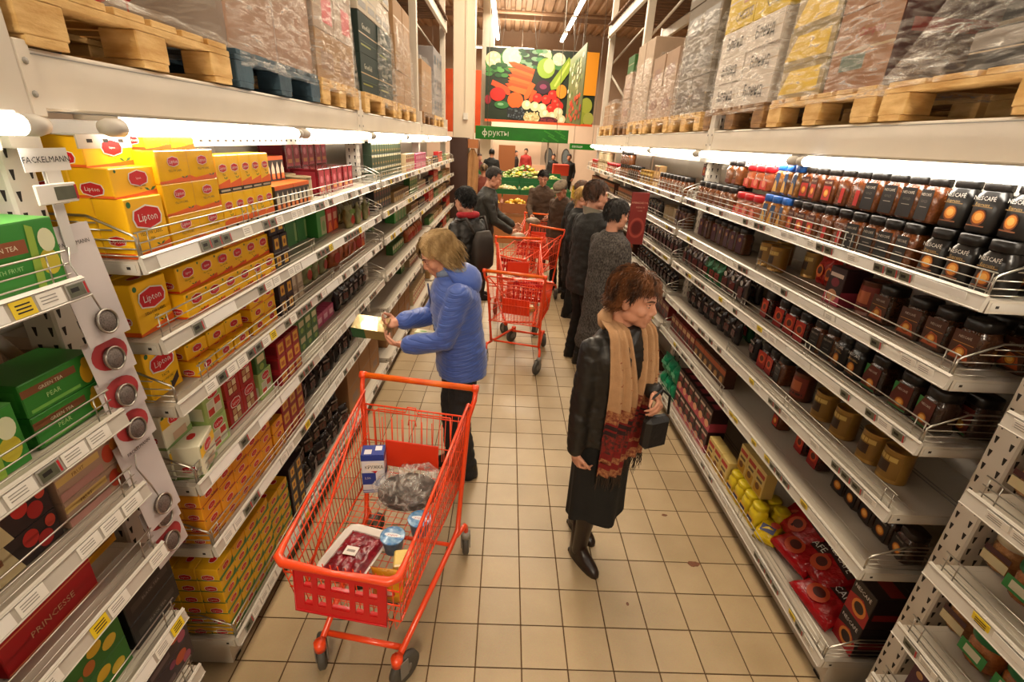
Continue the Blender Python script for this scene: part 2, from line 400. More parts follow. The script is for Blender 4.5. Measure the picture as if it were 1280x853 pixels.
def shelf(root, side, y0, y1, z0, depth=.5, tags=True, pattern=0, guards=(), ends=(True, True), base=False, joined=False):
    ym, L = (y0+y1)/2, y1-y0; s = 1 if side < 0 else -1
    rx, ry = root.location.x, root.location.y
    b = MB()
    def bx(d0, d1, ya, yb, za, zb, m=SHELF, bev=0.): b.box(((X(side, d0)+X(side, d1))/2, (ya+yb)/2, (za+zb)/2), (abs(d1-d0), yb-ya, zb-za), m, bev=bev)
    bx(.012, depth, y0+.0203, y1-.0203, z0+.028, z0+.0358)                       # deck
    for k in (.06, .11, .3, .32): bx(k, k+.006, y0+.02, y1-.02, z0+.036, z0+.0375, GREY if k > .2 else SHELF)   # folds in the sheet
    for ye, g in ((y0, 1), (y1, -1)):
        ya, yb = sorted((ye, ye+g*.02)); bx(.0215, depth, ya, yb, z0-.004, z0+.036)      # end cheeks
        ya, yb = sorted((ye-g*.0015, ye)); bx(.03, depth*.7, ya, yb, z0+.004, z0+.028, RAILM); bx(.045, .055, *sorted((ye-g*.0025, ye)), z0+.012, z0+.02, HOLE)
    bx(depth-.012, depth-.0004, y0+.0205, y1-.0205, z0-.0035, z0+.0275)
    if base:
        bx(.05, .062, y0+.0205, y1, .012, z0-.0045); bx(.0495, depth-.001, y0+.0005, y0+.02, .0125, z0-.0046); bx(.05, .09, y0+.02, y0+.06, 0, .02, BLACK)
    b.v = [(x-rx, y-ry, z) for x, y, z in b.v]
    sh = obj('base_shelf' if base else 'shelf', b.mesh('shelf'), root)
    # the price rail: a plastic channel on the front edge, leaning back a little
    p = MB(); xa, xb = X(side, 0), X(side, .014)
    p.prism([(xa, y0, z0), (xb, y0, z0-.002), (X(side, .02), y0, z0+.04), (X(side, .012), y0, z0+.052), (X(side, .008), y0, z0+.048)], (0, L, 0), RAILM)
    for zz in (.004, .046): p.tube([(X(side, -.0015+.008*zz/.048), y0, z0+zz), (X(side, -.0015+.008*zz/.048), y1, z0+zz)], .0022, RAILM, 4)
    p.v = [(x-rx, y-ry, z) for x, y, z in p.v]
    obj('price_rail', p.mesh('price_rail'), sh)
    tl = math.atan2(.008, .048)*(-s); y = y0+.05; rr = random.Random(int(1000*(z0+y0))+pattern)
    tj = MB()
    while y < y1-.06 and tags:
        k = rr.choices(('white', 'display', 'yellow', 'strip', None), (4, 3.4, .7, .9 if pattern == 0 else .2, 2.2 if pattern == 0 else .9))[0]
        w = {'white': .07, 'display': .06, 'yellow': .056, 'strip': .21, None: .08}[k]
        if k and y+w < y1:
            pos = (X(side, .0025)-rx, y+w/2-ry, z0+.025)
            if joined: tj.box(pos, (.003, w-.01, .034), {'white': WHITE, 'display': ESL, 'yellow': YTAG, 'strip': WHITE}[k])
            else:
                t = obj('price_tag', TAGM[k], sh, pos, (0, tl, 0 if side < 0 else PI))
                if k == 'yellow': t['label'] = 'yellow price tag'
                if k == 'display': t['label'] = 'dark electronic price display with red edge'
        y += w+.004
    if tj.v: obj('price_tags', tj.mesh('price_tags'), sh, kind='stuff')
    zt = z0+.036
    for a, c in guards:
        g = wire_front(side, a, c, zt); g.v = [(x-rx, y-ry, z) for x, y, z in g.v]; obj('wire_guard', g.mesh('wire_guard'), sh)
    for ye, on in ((y0+.012, ends[0]), (y1-.012, ends[1])):
        if on:
            g = wire_end(side, ye, zt); g.v = [(x-rx, y-ry, z) for x, y, z in g.v]; obj('end_guard', g.mesh('end_guard'), sh)
    return sh
UPM = mat('upright_enamel', '#d3c9ba', .4, var=.05, vscale=4)
def upright(root, side, y, z1, rear=False, holes=True, z0=0.):
    rx, ry = root.location.x, root.location.y; d = .165 if not rear else 1.0
    xa, xb = X(side, d), X(side, d+.09); s = 1 if side < 0 else -1
    b = MB().box(((xa+xb)/2-rx, y-ry, (z0+z1)/2), (.09, .085, z1-z0), UPM, bev=.006)
    b.box(((xa+xb)/2-rx, y-ry, z0+.008), (.13, .12, .016), UPM)
    if not rear: b.box((X(side, d-.0175)-rx, y-ry, 2.2), (.035, .079, .36), UPM)
    o = obj('upright', b.mesh('upright'), root)
    if holes:
        h = MB(); z = z0+.06; k = 0
        while z < z1-.05:
            for dy in (-.024, .024):      # dark teardrops painted for the slots' shaded insides, on the aisle face
                h.prism([(xa+s*.0002-rx, y-ry+dy-.006, z+.012), (xa+s*.0002-rx, y-ry+dy+.006, z+.012), (xa+s*.0002-rx, y-ry+dy+.002, z-.012), (xa+s*.0002-rx, y-ry+dy-.002, z-.012)], (s*.0006, 0, 0), HOLE)
            for dx in (.018, .06):        # and on the face towards the camera's end
                xx = X(side, d+dx)-rx
                h.prism([(xx-.006, y-ry-.0427, z+.016), (xx+.006, y-ry-.0427, z+.016), (xx+.002, y-ry-.0427, z-.01), (xx-.002, y-ry-.0427, z-.01)], (0, -.0006, 0), HOLE)
            z += .05; k += 1
        obj('slots', h.mesh('slots'), o, kind='stuff')
    return o
def beam(root, side, y0, y1, z, name='beam', h=.135, d=.135):
    rx, ry = root.location.x, root.location.y
    b = MB().box(((X(side, d)+X(side, d+.05))/2-rx, (y0+y1)/2-ry, z-h/2), (.05, y1-y0, h), BEAM, bev=.006)
    b.box(((X(side, d-.001)+X(side, d+.05))/2-rx, (y0+y1)/2-ry, z-.012), (.052, y1-y0-.01, .003), GREY)
    for ye in (y0+.0215, y1-.0215): b.box((X(side, d+.02)-rx, ye-ry, z-h/2), (.052, .04, h+.03), BEAM, bev=.003)
    for ye in (y0+.02, y1-.02):
        for zz in (-.03, -.1): b.tube([(X(side, d)-rx, ye-ry, z+zz), (X(side, d-.008)-rx, ye-ry, z+zz)], .008, GREY, 8)
    return obj(name, b.mesh(name), root)
def rack(side, y0, y1, label, pattern, guards, ends, levels=None, uprights=(), tall=5.6, base=True, upper=False, back=True, joined=False, nends=(True, False)):
    root = thing('shelf_rack', label, 'shelf rack', (X(side, 0), (y0+y1)/2, 0), 0)
    rx, ry = root.location.x, root.location.y; lv = levels or LEV[side]
    for i, z in enumerate(lv):
        shelf(root, side, y0, y1, z, pattern=pattern, guards=guards.get(i, ()), ends=ends.get(i, (False, False)), base=(base and i == len(lv)-1), joined=joined)
    for y, hol in uprights:
        upright(root, side, y, tall, holes=hol); upright(root, side, y, tall, rear=True, holes=False)
        br = MB()
        for k in range(5):
            a, c = (.21, 1.0) if k % 2 else (1.0, .21)
            br.tube([(X(side, a)-rx, y-ry, .3+k*1.0), (X(side, c)-rx, y-ry, 1.25+k*1.0)], .018, UPM, 6)
        obj('brace', br.mesh('brace'), root)
    beam(root, side, y0-(.065 if -.1 < y0 < 0 else .02), y1+(.05 if y1 < 0 else .02), 2.24)
    beam(root, side, y0-.02, y1+.02, 2.24, d=1.0)
    dk = MB()
    for k in range(9): dk.box(((X(side, .2+k*.1))-rx, (y0+y1)/2-ry, 2.225), (.07, y1-y0, .02), mat('deck_wood', '#a97f50', .7, var=.3, vscale=5, stretch=(1, .1, 1)))
    obj('pallet_deck', dk.mesh('pallet_deck'), root, kind='stuff')
    pr = MB().box((X(side, .10)-rx, (y0+y1)/2-ry, 2.036), (.004, y1-y0, .034), SHELF).box((X(side, .13)-rx, (y0+y1)/2-ry, 2.052), (.06, y1-y0, .003), SHELF)
    s = 1 if side < 0 else -1
    y = y0+.04
    while y < y1-.04:
        pr.box((X(side, .098)-rx, y-ry, 2.038), (.0012, .018, .009), HOLE); y += .055
    obj('perforated_rail', pr.mesh('perforated_rail'), root)
    if back:
        bp = MB()
        n = 2; w = (y1-y0)/n
        for k in range(n): bp.box((X(side, .505)-rx, y0+w*(k+.5)-ry, 1.06), (.012, w-.004, 2.05), SHELF)
        obj('back_panel', bp.mesh('back_panel'), root)
    if upper:
        beam(root, side, y0-.02, y1+.02, 3.86); beam(root, side, y0-.02, y1+.02, 3.86, d=1.0)
        pl = MB(); k = 0
        wd = mat('old_board', '#6d4a30', .75, var=.35, vscale=4, stretch=(.2, 3, 1))
        while y0+k*.15 < y1-.1:
            pl.box((X(side, .6)-rx, y0+k*.15+.065-ry, 3.885), (1.0, .12, .022), wd); k += 1
        obj('upper_boards', pl.mesh('upper_boards'), root, kind='stuff')
    return root
GF = lambda *a: tuple(a)
rack(-1, -2.75, -.22, 'perforated white shelf rack at the picture edge with fruit tea cartons', 0, {i: ((-1.2, -.235),) for i in range(6)}, {i: (False, False) for i in range(6)},
     levels=(1.69, 1.32, 1.075, .845, .55, .27, .1), uprights=((-.125, True), (-2.8, False)))
rack(-1, -.02, 2.62, 'white shelf rack holding yellow tea cartons beside the orange trolley', 0,
     {0: ((-.01, .62), (.64, 1.5), (1.52, 2.3)), 1: ((-.01, 1.25),), 2: ((.12, 1.5), (1.6, 2.55)), 3: ((-.01, 2.5),), 4: ((-.01, 2.5),), 5: ((-.01, 1.6),)},
     {0: (True, True), 1: (False, True), 2: (True, True), 3: (True, True), 4: (True, False), 5: (True, False)}, uprights=((2.67, True),))
rack(-1, 2.72, 5.36, 'middle white shelf rack behind the woman in the blue coat', 2, {0: ((2.75, 5.3),), 1: ((3.6, 5.3),), 2: ((3.8, 5.2),)},
     {0: (True, False), 1: (True, False), 2: (True, False), 3: (True, False)}, uprights=((5.41, False),))
rack(-1, 5.46, 8.1, 'farthest white shelf rack on the tea side, next to the brown cabinet', 2, {0: ((5.5, 8.0),)}, {0: (True, True)}, uprights=((8.15, False),), upper=True, joined=True)
rack(1, -2.75, -.22, 'perforated shelf rack with green lidded jars at the picture corner', 0, {i: ((-1.2, -.24),) for i in range(7)}, {i: (False, False) for i in range(7)},
     levels=(1.70, 1.43, 1.16, .87, .59, .33, .1), uprights=((-.125, True), (-2.8, False)))
rack(1, -.03, 2.58, 'white shelf rack of instant coffee jars beside the woman with the scarf', 0,
     {0: ((-.02, .62), (.64, 1.28), (1.32, 2.5)), 1: ((-.02, 1.3),), 2: ((-.02, 1.36), (1.42, 2.5)), 3: ((-.02, 1.4),), 4: ((1.3, 2.5),), 5: ((-.02, 2.4),)},
     {0: (True, True), 1: (True, False), 2: (True, False), 3: (False, False), 4: (True, True), 5: (True, False)}, uprights=((2.62, True),))
rack(1, 2.66, 5.35, 'middle white shelf rack of coffee behind the red hanging sign', 2, {0: ((2.7, 5.3),), 1: ((2.7, 5.2),), 2: ((2.7, 5.2),), 3: ((2.7, 5.2),)},
     {0: (True, True), 1: (True, False), 2: (True, False), 3: (True, False)}, uprights=((5.4, False),))
rack(1, 5.45, 7.75, 'farthest white shelf rack on the coffee side of the aisle', 2, {0: ((5.5, 7.7),)}, {0: (True, True)}, uprights=((7.8, False),), upper=True, joined=True)
# ------------------------------------------------------------------ tube lamps under the beams
GLOW = mat('lit_tube', (1, 1, 1), .4, emit=SHELF_POWER, ecol=TUBE)
def tube_lamp(side, y0, y1, label):
    t = thing('tube_lamp', label, 'lamp', (X(side, .045), (y0+y1)/2, 2.073), 0, 'tube lamps under the rack beams')
    h = (y1-y0)/2
    obj('tube', MB().tube([(0, -h+.02, 0), (0, h-.02, 0)], .0215, GLOW, 14).mesh('tube'), t)
    for g in (-1, 1): obj('end_cap', MB().tube([(0, g*(h-.05), 0), (0, g*(h-.012), 0), (0, g*(h+.012), 0)], [.0235, .0235, .017], mat('cap_plastic', '#c9c2b8', .45), 14).mesh('end_cap'), t)
    sg = 1 if side < 0 else -1
    obj('bracket', MB().box((-sg*.06, 0, .022), (.12, 2*h-.1, .012), SHELF).mesh('bracket'), t)
for side, ys in ((-1, (-2.75, -1.5, .0, 1.29, 2.62, 3.95, 5.28, 6.6, 7.9)), (1, (-2.8, -1.5, -.14, 1.19, 2.56, 3.9, 5.25, 6.5, 7.75))):
    for i in range(len(ys)-1):
        a, c = ys[i]+.02, ys[i+1]-.02
        if side < 0 and i == 1: c = -.17
        if side < 0 and i == 2: a = .02
        tube_lamp(side, a, c, 'lit white tube lamp under the beam of the '+SIDE[side]+(', nearest of its row', ', second of its row', ', third of its row', ', fourth of its row', ', fifth of its row', ', sixth of its row', ', seventh of its row', ', last of its row')[i])
# ------------------------------------------------------------------ goods: one of each kind with its print, then copies
def C(h, rough=.42, **k): return mat('print_'+h.strip('#')+('' if rough == .42 else '_%d' % int(rough*100)), h, rough, **k)
YEL, ORA, LRED, LGRN = C('#f6ba12'), C('#e5611a'), C('#c3161c'), C('#2f6b35')
def shapes(b, fr, w, h, items, eps=.0003):
    """flat print laid on a face: fr its frame, u across in widths, v up in heights"""
    for k, it in enumerate(items):
        e = eps*(k+1)
        if it[0] == 'r': _, u0, u1, v0, v1, m = it; b.add([(u0*w, v0*h, e), (u1*w, v0*h, e), (u1*w, v1*h, e), (u0*w, v1*h, e)], [(0,1,2,3)], m, M=fr)
        elif it[0] == 'p': b.add([(u*w, v*h, e) for u, v in it[1]], [tuple(range(len(it[1])))], it[2], M=fr)
        elif it[0] == 'e': _, u, v, ru, rv, m = it; b.add([(u*w+ru*w*math.cos(t), v*h+rv*h*math.sin(t), e) for t in [i*PI/8 for i in range(16)]], [tuple(range(16))], m, M=fr)
        elif it[0] == 't': b.text(it[1], it[4]*h, it[5], fr @ Matrix.Translation((it[2]*w, it[3]*h, e)), sx=it[6] if len(it) > 6 else 1.)
    return b
HEX = [(-1,0), (-.86,.5), (0,.78), (.86,.5), (1,0), (.86,-.5), (0,-.78), (-.86,-.5)]
def lozenge(u, v, w, r, asp): # red lozenge with white rim; r half-width in widths
    return [('p', [(u+r*1.1*a, v+r*1.14*asp*c) for a, c in HEX], WHITE), ('p', [(u+r*a, v+r*asp*c) for a, c in HEX], LRED)]
def box_proto(name, cat, d, w, h, col, front=(), letters=(), logo=(), end=(), top=(), rough=.4, endm=None):
    m = C(col, rough) if isinstance(col, str) else col
    body = MB().box((0, 0, h/2), (d, w, h), m, bev=min(.0025, w*.03))
    parts = []
    fr = fx(d/2, 0, 0); ends = (fny(0, -w/2, 0), frame((0, w/2, 0), (-1,0,0), (0,0,1)))
    b = MB()
    if front: shapes(b, fr, w, h, front)
    if end:
        for e in ends: shapes(b, e, d, h, end)
    if top: shapes(b, fz(0, 0, h), w, d, top)
    if b.v: parts.append(('print', b, None))
    if logo: parts.append(('logo', shapes(MB(), fx(d/2+.0018, 0, 0), w, h, logo), 'red lozenge logo'))
    if letters: parts.append(('lettering', shapes(MB(), fx(d/2+.0028, 0, 0), w, h, letters), None))
    return Proto(name, cat, body, parts, (d, w, h))
def leaf(u, v, s, m=None, asp=1.):
    m = m or LGRN
    return [('p', [(u, v), (u-.6*s, v+.1*s*asp), (u-s, v+.45*s*asp), (u-.45*s, v+.4*s*asp)], m), ('p', [(u, v), (u+.7*s, v+.1*s*asp), (u+1.2*s, v+.5*s*asp), (u+.5*s, v+.42*s*asp)], m)]
def lipton(name, d, w, h, sub='YELLOW LABEL', body=YEL, wedge=ORA, extra=(), size=.36, ly=.66, sub2='TEA', end_logo=True):
    asp = w/h
    front = ([('p', [(-.5,0), (.5,0), (.5,.2), (-.1,.09), (-.5,.05)], wedge)] if wedge else [])+[('e', -.4, .9, .055*min(1, h/w), .055*min(1, w/h), LGRN)]+list(leaf(.2, .14, .11, asp=asp))+list(extra)
    end = [('r', -.5, .5, 0, .09, wedge or body)]+((lozenge(0, .3, d, .27, d/h*.75)+[('t', 'Lipton', 0, .3, .2*min(1, d/h), WHITE)]) if end_logo else [])
    top = [('p', [(.0+.17*a, .0+.23*c) for a, c in HEX], WHITE), ('p', [(.0+.155*a, .0+.2*c) for a, c in HEX], LRED)]
    return box_proto(name, 'tea carton', d, w, h, body, front, [('t', 'Lipton', 0, ly, size*.56*min(1, w/h*1.0), WHITE), ('t', sub, 0, ly-.27, .088*min(1, w/h*1.0), INK), ('t', sub2, 0, ly-.37, .07*min(1, w/h), INK)],
                     lozenge(0, ly, w, size, asp*.72), end, top, rough=.34)
T = {}
T['big'] = lipton('yellow_tea_carton', .085, .155, .165)
T['flat'] = lipton('lying_tea_carton', .11, .20, .078, ly=.62, size=.18)
T['small'] = lipton('orange_base_tea_carton', .07, .118, .086, wedge=C('#dc4d16'), ly=.68, size=.24)
T['london'] = lipton('yellow_tea_carton', .085, .15, .172, sub='TASTE', sub2='OF LONDON', wedge=None, extra=[('p', [(.12,.0), (.4,.16), (.4,.32), (.12,.14)], C('#3a2a2c'))])
T['tiny'] = lipton('small_tea_carton', .07, .112, .058, sub='', sub2='', wedge=C('#d86a1a'), ly=.55, size=.2)
T['tinyred'] = lipton('small_tea_carton', .07, .105, .056, sub='', sub2='', body=C('#e59a1c'), wedge=C('#a83518'), ly=.58, size=.2)
T['tinygreen'] = lipton('small_green_tea_box', .085, .10, .06, sub='', sub2='', body=C('#dfa81a'), wedge=LGRN, ly=.6, size=.2, extra=[('r', -.5, .5, .0, .22, C('#3c7a3a')), ('p', [(.15,.0), (.5,.0), (.5,.6)], C('#2e6a34'))])
T['white'] = lipton('white_tea_carton', .09, .14, .13, sub='', sub2='', body=C('#d9d4ba'), wedge=C('#7f9a5a'), ly=.74, size=.24, extra=[('r', -.5, .5, .6, .88, C('#e9b81f')), ('r', -.2, .3, .1, .34, C('#c9a98c'))])
T['green4'] = box_proto('green_tea_carton', 'tea carton', .09, .12, .13, '#9db86a', [('r', -.36, .36, .12, .62, C('#d8dcc0')), ('r', -.33, -.03, .15, .36, C('#c23a2c')), ('r', .03, .33, .15, .36, C('#c9c7b0')), ('r', -.33, -.03, .39, .59, C('#c9c7b0')), ('r', .03, .33, .39, .59, C('#c23a2c'))], [('t', 'Lipton', 0, .8, .14, WHITE)], lozenge(0, .8, .12, .26, .7), [('r', -.4, .4, .1, .5, C('#d8dcc0'))])
T['red4'] = box_proto('red_tea_carton', 'tea carton', .09, .11, .125, '#a3161b', [('r', -.3, .3, .12, .62, C('#7d0f14')), ('r', -.26, -.02, .16, .36, C('#d9c79a')), ('r', .02, .26, .16, .36, C('#b78a5c')), ('r', -.26, -.02, .4, .6, C('#b78a5c')), ('r', .02, .26, .4, .6, C('#d9c79a'))], [('t', 'Lipton', 0, .8, .15, WHITE)], lozenge(0, .8, .11, .3, .65), [('r', -.5, .5, .1, .8, C('#cc4a2a'))])
T['redlab'] = box_proto('red_tea_packet', 'tea packet', .07, .082, .074, '#8f1320', [('r', -.32, .32, .16, .84, C('#d9a441')), ('r', -.2, .2, .3, .6, C('#b4562c'))], (), (), [('r', -.4, .4, .2, .8, C('#6f0e18'))])
T['darklab'] = box_proto('dark_tea_packet', 'tea packet', .07, .078, .078, '#2a1f24', [('r', -.26, .26, .2, .82, C('#e0a93a')), ('e', 0, .5, .14, .16, C('#8a4d1c'))])
T['beigelab'] = box_proto('beige_tea_packet', 'tea packet', .07, .08, .075, '#a08a72', [('r', -.3, .3, .2, .8, C('#c9b597'))])
T['tall'] = box_proto('tall_tea_box', 'tea box', .08, .08, .132, '#f6bd14', [('r', -.5, .5, 0, .13, INK), ('p', [(-.5,.13), (.5,.13), (.5,.36), (-.5,.24)], ORA), ('r', -.4, .4, .035, .09, C('#b9a98a'))]+leaf(.15, .36, .13), [('t', 'Lipton', 0, .66, .115, WHITE), ('t', 'TEA', 0, .48, .08, INK)], lozenge(0, .66, .08, .3, .44), [('r', -.5, .5, 0, .13, INK)], rough=.3)
tw = MB(); 
T['twin'] = box_proto('shrink_wrapped_tea_pack', 'tea pack', .09, .30, .095, mat('wrapped_yellow', '#efb51c', .12, coat=.8, bump=.25, bscale=25), [('p', [(-.5,0), (.5,0), (.5,.2), (.1,.1), (0,.2), (-.4,.08), (-.5,.08)], ORA), ('r', -.003, .003, 0, 1, C('#b98410'))]+leaf(-.1, .12, .05, asp=3)+leaf(.4, .12, .05, asp=3),
                        [('t', 'Lipton', -.25, .66, .17, WHITE), ('t', 'Lipton', .25, .66, .17, WHITE), ('t', 'YELLOW LABEL', -.25, .38, .1, INK), ('t', 'YELLOW LABEL', .25, .38, .1, INK)], lozenge(-.25, .66, .3, .085, 2.2)+lozenge(.25, .66, .3, .085, 2.2))
bp = [('r', -.5, .5, .84, 1, C('#d8601f'))]
for k in range(4):
    u = -.375+.25*k; bp += [('p', [(u-.085, .08), (u+.085, .08), (u+.085, .5), (u+.04, .64), (u, .78), (u-.04, .64), (u-.085, .5)], C('#d9cdb4')), ('r', u-.085, u+.085, .08, .3, C('#c2552a')), ('e', u, .22, .05, .1, C('#e08a3c'))]
T['bottles'] = box_proto('bottle_multipack', 'drink pack', .1, .2, .118, '#2b211b', bp, top=[('r', -.5, .5, -.5, .5, C('#dd6a22'))])
T['green'] = box_proto('plain_green_carton', 'tea carton', .1, .135, .17, '#2f6a2f', [('r', -.5, .5, .78, .8, C('#28582a')), ('r', .3, .5, .1, .7, C('#7f9a5a'))])
T['greenopen'] = box_proto('green_flower_carton', 'tea carton', .1, .15, .17, '#3f8a3c', [('r', -.1, .5, .05, .7, C('#a39a72')), ('e', .2, .35, .18, .2, C('#6d8a4a'))])
T['redbox'] = box_proto('red_carton', 'tea carton', .08, .1, .15, '#b3231f', [('r', -.3, .3, .5, .8, C('#d8a78a')), ('p', [(-.4,.05), (.4,.05), (.1,.45), (-.2,.4)], C('#e06a2a'))])
T['darkgreen'] = box_proto('dark_green_tea_tin', 'tea tin', .07, .085, .1, '#2d3d2a', [('r', -.42, .42, .78, .96, C('#cfc3a0')), ('r', -.3, .3, .15, .7, C('#3f4f33')), ('r', -.2, .2, .25, .4, C('#a9834a'))])
T['pink'] = box_proto('pink_tea_packet', 'tea packet', .07, .1, .085, '#b8456a', [('r', -.3, .3, .3, .7, C('#e0a9b4'))])
T['mixA'] = box_proto('tan_tea_packet', 'tea packet', .07, .09, .1, '#a98455', [('r', -.4, .4, .5, .85, C('#5b3a24')), ('e', 0, .3, .2, .15, C('#d0b070'))])
T['mixB'] = box_proto('black_tea_packet', 'tea packet', .07, .085, .1, '#241e1c', [('r', -.35, .35, .55, .8, C('#b9985a')), ('e', 0, .3, .2, .16, C('#7a2a1e'))])
T['mixC'] = box_proto('leaf_green_tea_packet', 'tea packet', .07, .09, .095, '#3f6a35', [('r', -.35, .35, .5, .85, C('#c4b98a')), ('e', 0, .25, .22, .16, C('#88a24a'))])
T['mixD'] = box_proto('cream_tea_packet', 'tea packet', .07, .095, .09, '#c7ae86', [('r', -.4, .4, .1, .45, C('#9a3b2a')), ('r', -.3, .3, .6, .8, C('#6d5a3a'))])
T['brown'] = box_proto('brown_shipping_carton', 'carton', .3, .28, .38, mat('plain_cardboard', '#9a7048', .8, var=.12, vscale=8), [('r', -.5, .5, .49, .51, C('#7a5636')), ('r', -.2, .25, .12, .3, C('#6d4a2e'))])
T['pear'] = box_proto('green_pear_tea_carton', 'tea carton', .14, .21, .085, '#2f7d2c', [('p', [(-.5,.6), (.2,.6), (.2,.82), (-.5,.82)], C('#7a4a2c')), ('e', .33, .42, .09, .34, C('#d8a51e')), ('e', .34, .74, .05, .18, C('#c9a02a')), ('p', [(-.45,.1), (.2,.1), (.2,.2), (-.45,.2)], C('#6fae4a'))], [('t', 'GREEN TEA', -.15, .7, .15, C('#d9d4b0')), ('t', 'PEAR', -.15, .4, .2, C('#b6d48a'))], end=[('r', -.4, .4, .2, .8, C('#3f9038'))])
T['apple'] = box_proto('green_apple_tea_carton', 'tea carton', .14, .21, .15, '#348430', [('p', [(-.5,.55), (.12,.55), (.12,.75), (-.5,.75)], C('#8a4a2a')), ('e', .33, .35, .12, .2, C('#c9b93a')), ('e', .36, .68, .1, .18, C('#d9d9b4')), ('p', [(.1,.0), (.2,.0), (.24,.9), (.16,.95)], C('#8fae3f'))], [('t', 'GREEN TEA', -.18, .65, .1, C('#e0d6b8')), ('t', 'WITH FRUIT', -.18, .35, .09, C('#a9d08a'))], top=[('r', -.5, .5, -.5, .5, C('#58a04a'))])
T['berry'] = box_proto('strawberry_tea_carton', 'tea carton', .13, .22, .085, '#2a1c1c', [('p', [(-.5,0), (.02,0), (-.1,1), (-.5,1)], C('#cdb98c')), ('e', .16, .66, .09, .26, C('#c02a22')), ('e', .3, .34, .09, .26, C('#a8201f')), ('e', .4, .74, .06, .2, C('#c7402c')), ('r', -.45, -.16, .55, .75, C('#8f5a3a'))])
T['cream'] = box_proto('cream_fruit_tea_carton', 'tea carton', .13, .22, .08, '#b08f78', [('r', -.5, .1, .6, .85, C('#d8b46a')), ('e', .22, .5, .09, .34, C('#c9482c')), ('e', .34, .7, .07, .24, C('#d98a3a')), ('e', .4, .3, .07, .24, C('#7a2a4a')), ('r', -.5, .1, .05, .35, C('#b9857a'))], [('t', 'FRUIT', -.22, .72, .18, C('#7a4a2a'))])
T['redlong'] = box_proto('red_gift_tea_carton', 'tea carton', .12, .26, .1, '#b1141a', [('r', -.5, .5, .9, .94, C('#d98a5a')), ('r', -.5, .5, .06, .09, C('#d98a5a'))], [('t', 'PRINCESSE', 0, .5, .26, C('#d9a27a'))])
T['yellowbox'] = box_proto('yellow_red_tea_carton', 'tea carton', .1, .13, .13, '#d9941c', [('r', -.5, .5, .8, 1, C('#b02a20')), ('r', -.4, .4, .2, .24, C('#8f5a1a'))], [('t', 'TEA', 0, .5, .16, C('#7a4a12'))])
T['lemon'] = box_proto('green_lemon_tea_carton', 'tea carton', .13, .24, .1, '#2f6e24', [('e', .12, .7, .1, .2, C('#d8b02a')), ('e', .3, .4, .1, .2, C('#d9b93a')), ('e', .0, .35, .08, .2, C('#b86a2a')), ('p', [(-.5,.2), (-.1,.2), (-.1,.4), (-.5,.4)], C('#8a5a24'))])
T['black'] = box_proto('black_tea_carton', 'tea carton', .12, .2, .1, '#1b1918', [('r', -.4, .4, .35, .6, C('#3a3530'))], [('t', 'BLACK TEA', 0, .48, .15, C('#8a8378'))])
T['purple'] = box_proto('purple_fruit_tea_carton', 'tea carton', .12, .2, .1, '#3d2f33', [('e', .2, .6, .14, .22, C('#c25a3a')), ('e', .32, .3, .1, .2, C('#a8536a')), ('r', -.45, 0, .2, .4, C('#6d5a5a')), ('e', .0, .75, .08, .14, C('#8a3a5a'))])
# pouches, tins, jars
def pouch(name, w, h, d, col, items=(), rough=.22, metal=.0, letters=(), seed=1, cat='pouch', lean=0.):
    rg = random.Random(seed); n, k = 14, 9; b = MB(); rings = []
    for i in range(k):
        t = i/(k-1); f = math.sin(PI*min(1, .12+t*.88))**.55 if t < 1 else 0
        rings.append((lean*t*d, 0, t*h, max(.003, d/2*(f if t < .85 else f*.5)*(1 if t > .03 else .8)), w/2*(1-.10*math.sin(PI*t)+(.04 if t > .9 else 0)), 2.6))
    b.loft(rings, mat('pouch_'+col.strip('#'), col, rough, metal, var=.2, vscale=30, bump=.9, bscale=28), n)
    b.v = [(x+rg.uniform(-.004, .004), y+rg.uniform(-.003, .003), z) for x, y, z in b.v]
    pr = MB(); shapes(pr, fx(d/2*1.03, 0, 0), w, h, items) if items else None
    parts = [('print', pr, None)] if items else []
    if letters: parts.append(('lettering', shapes(MB(), fx(d/2*1.03+.002, 0, 0), w, h, letters), None))
    return Proto(name, cat, b, parts, (d, w, h))
def arc(b, r, a, z0, z1, m, n=6, off=0.):
    vs = []
    for i in range(n+1):
        t = -a+2*a*i/n; vs += [((r+.0006+off)*math.cos(t), (r+.0006+off)*math.sin(t), z0), ((r+.0006+off)*math.cos(t), (r+.0006+off)*math.sin(t), z1)]
    b.add(vs, [(2*i, 2*i+2, 2*i+3, 2*i+1) for i in range(n)], m, True); return b
def jar(name, r, h, lid, lidcol, col, items=(), letters=(), sq=.65, neck=.8, cat='coffee jar', glass=True, lidlab=None):
    hb = h-lid
    m = mat('jar_'+name+col.strip('#'), col, .16, coat=.9, var=.35, vscale=90, bump=.3, bscale=160) if glass else mat('jar_'+name+col.strip('#'), col, .3, coat=.3)
    b = MB().lathe([(r*.8, 0), (r*.97, .004), (r, .012), (r*.96, hb*.45), (r, hb*.78), (r*.93, hb*.9), (r*neck, hb*.97), (r*neck, hb)], m, 16, sq=sq)
    l = MB().lathe([(r*neck*1.02, hb), (r*neck*1.08, hb+.002), (r*neck*1.08, h-.004), (r*neck*1.0, h)], C(lidcol, .35), 16, sq=sq*.8)
    parts = [('lid', l, lidlab)]
    fr = fx(r*1.012, 0, 0)
    if items: parts.append(('jar_label', shapes(MB(), fr, 2*r, hb, items), None))
    if letters: parts.append(('lettering', shapes(MB(), fx(r*1.012+.002, 0, 0), 2*r, hb, letters), None))
    return Proto(name, cat, b, parts, (2*r, 2*r, h))
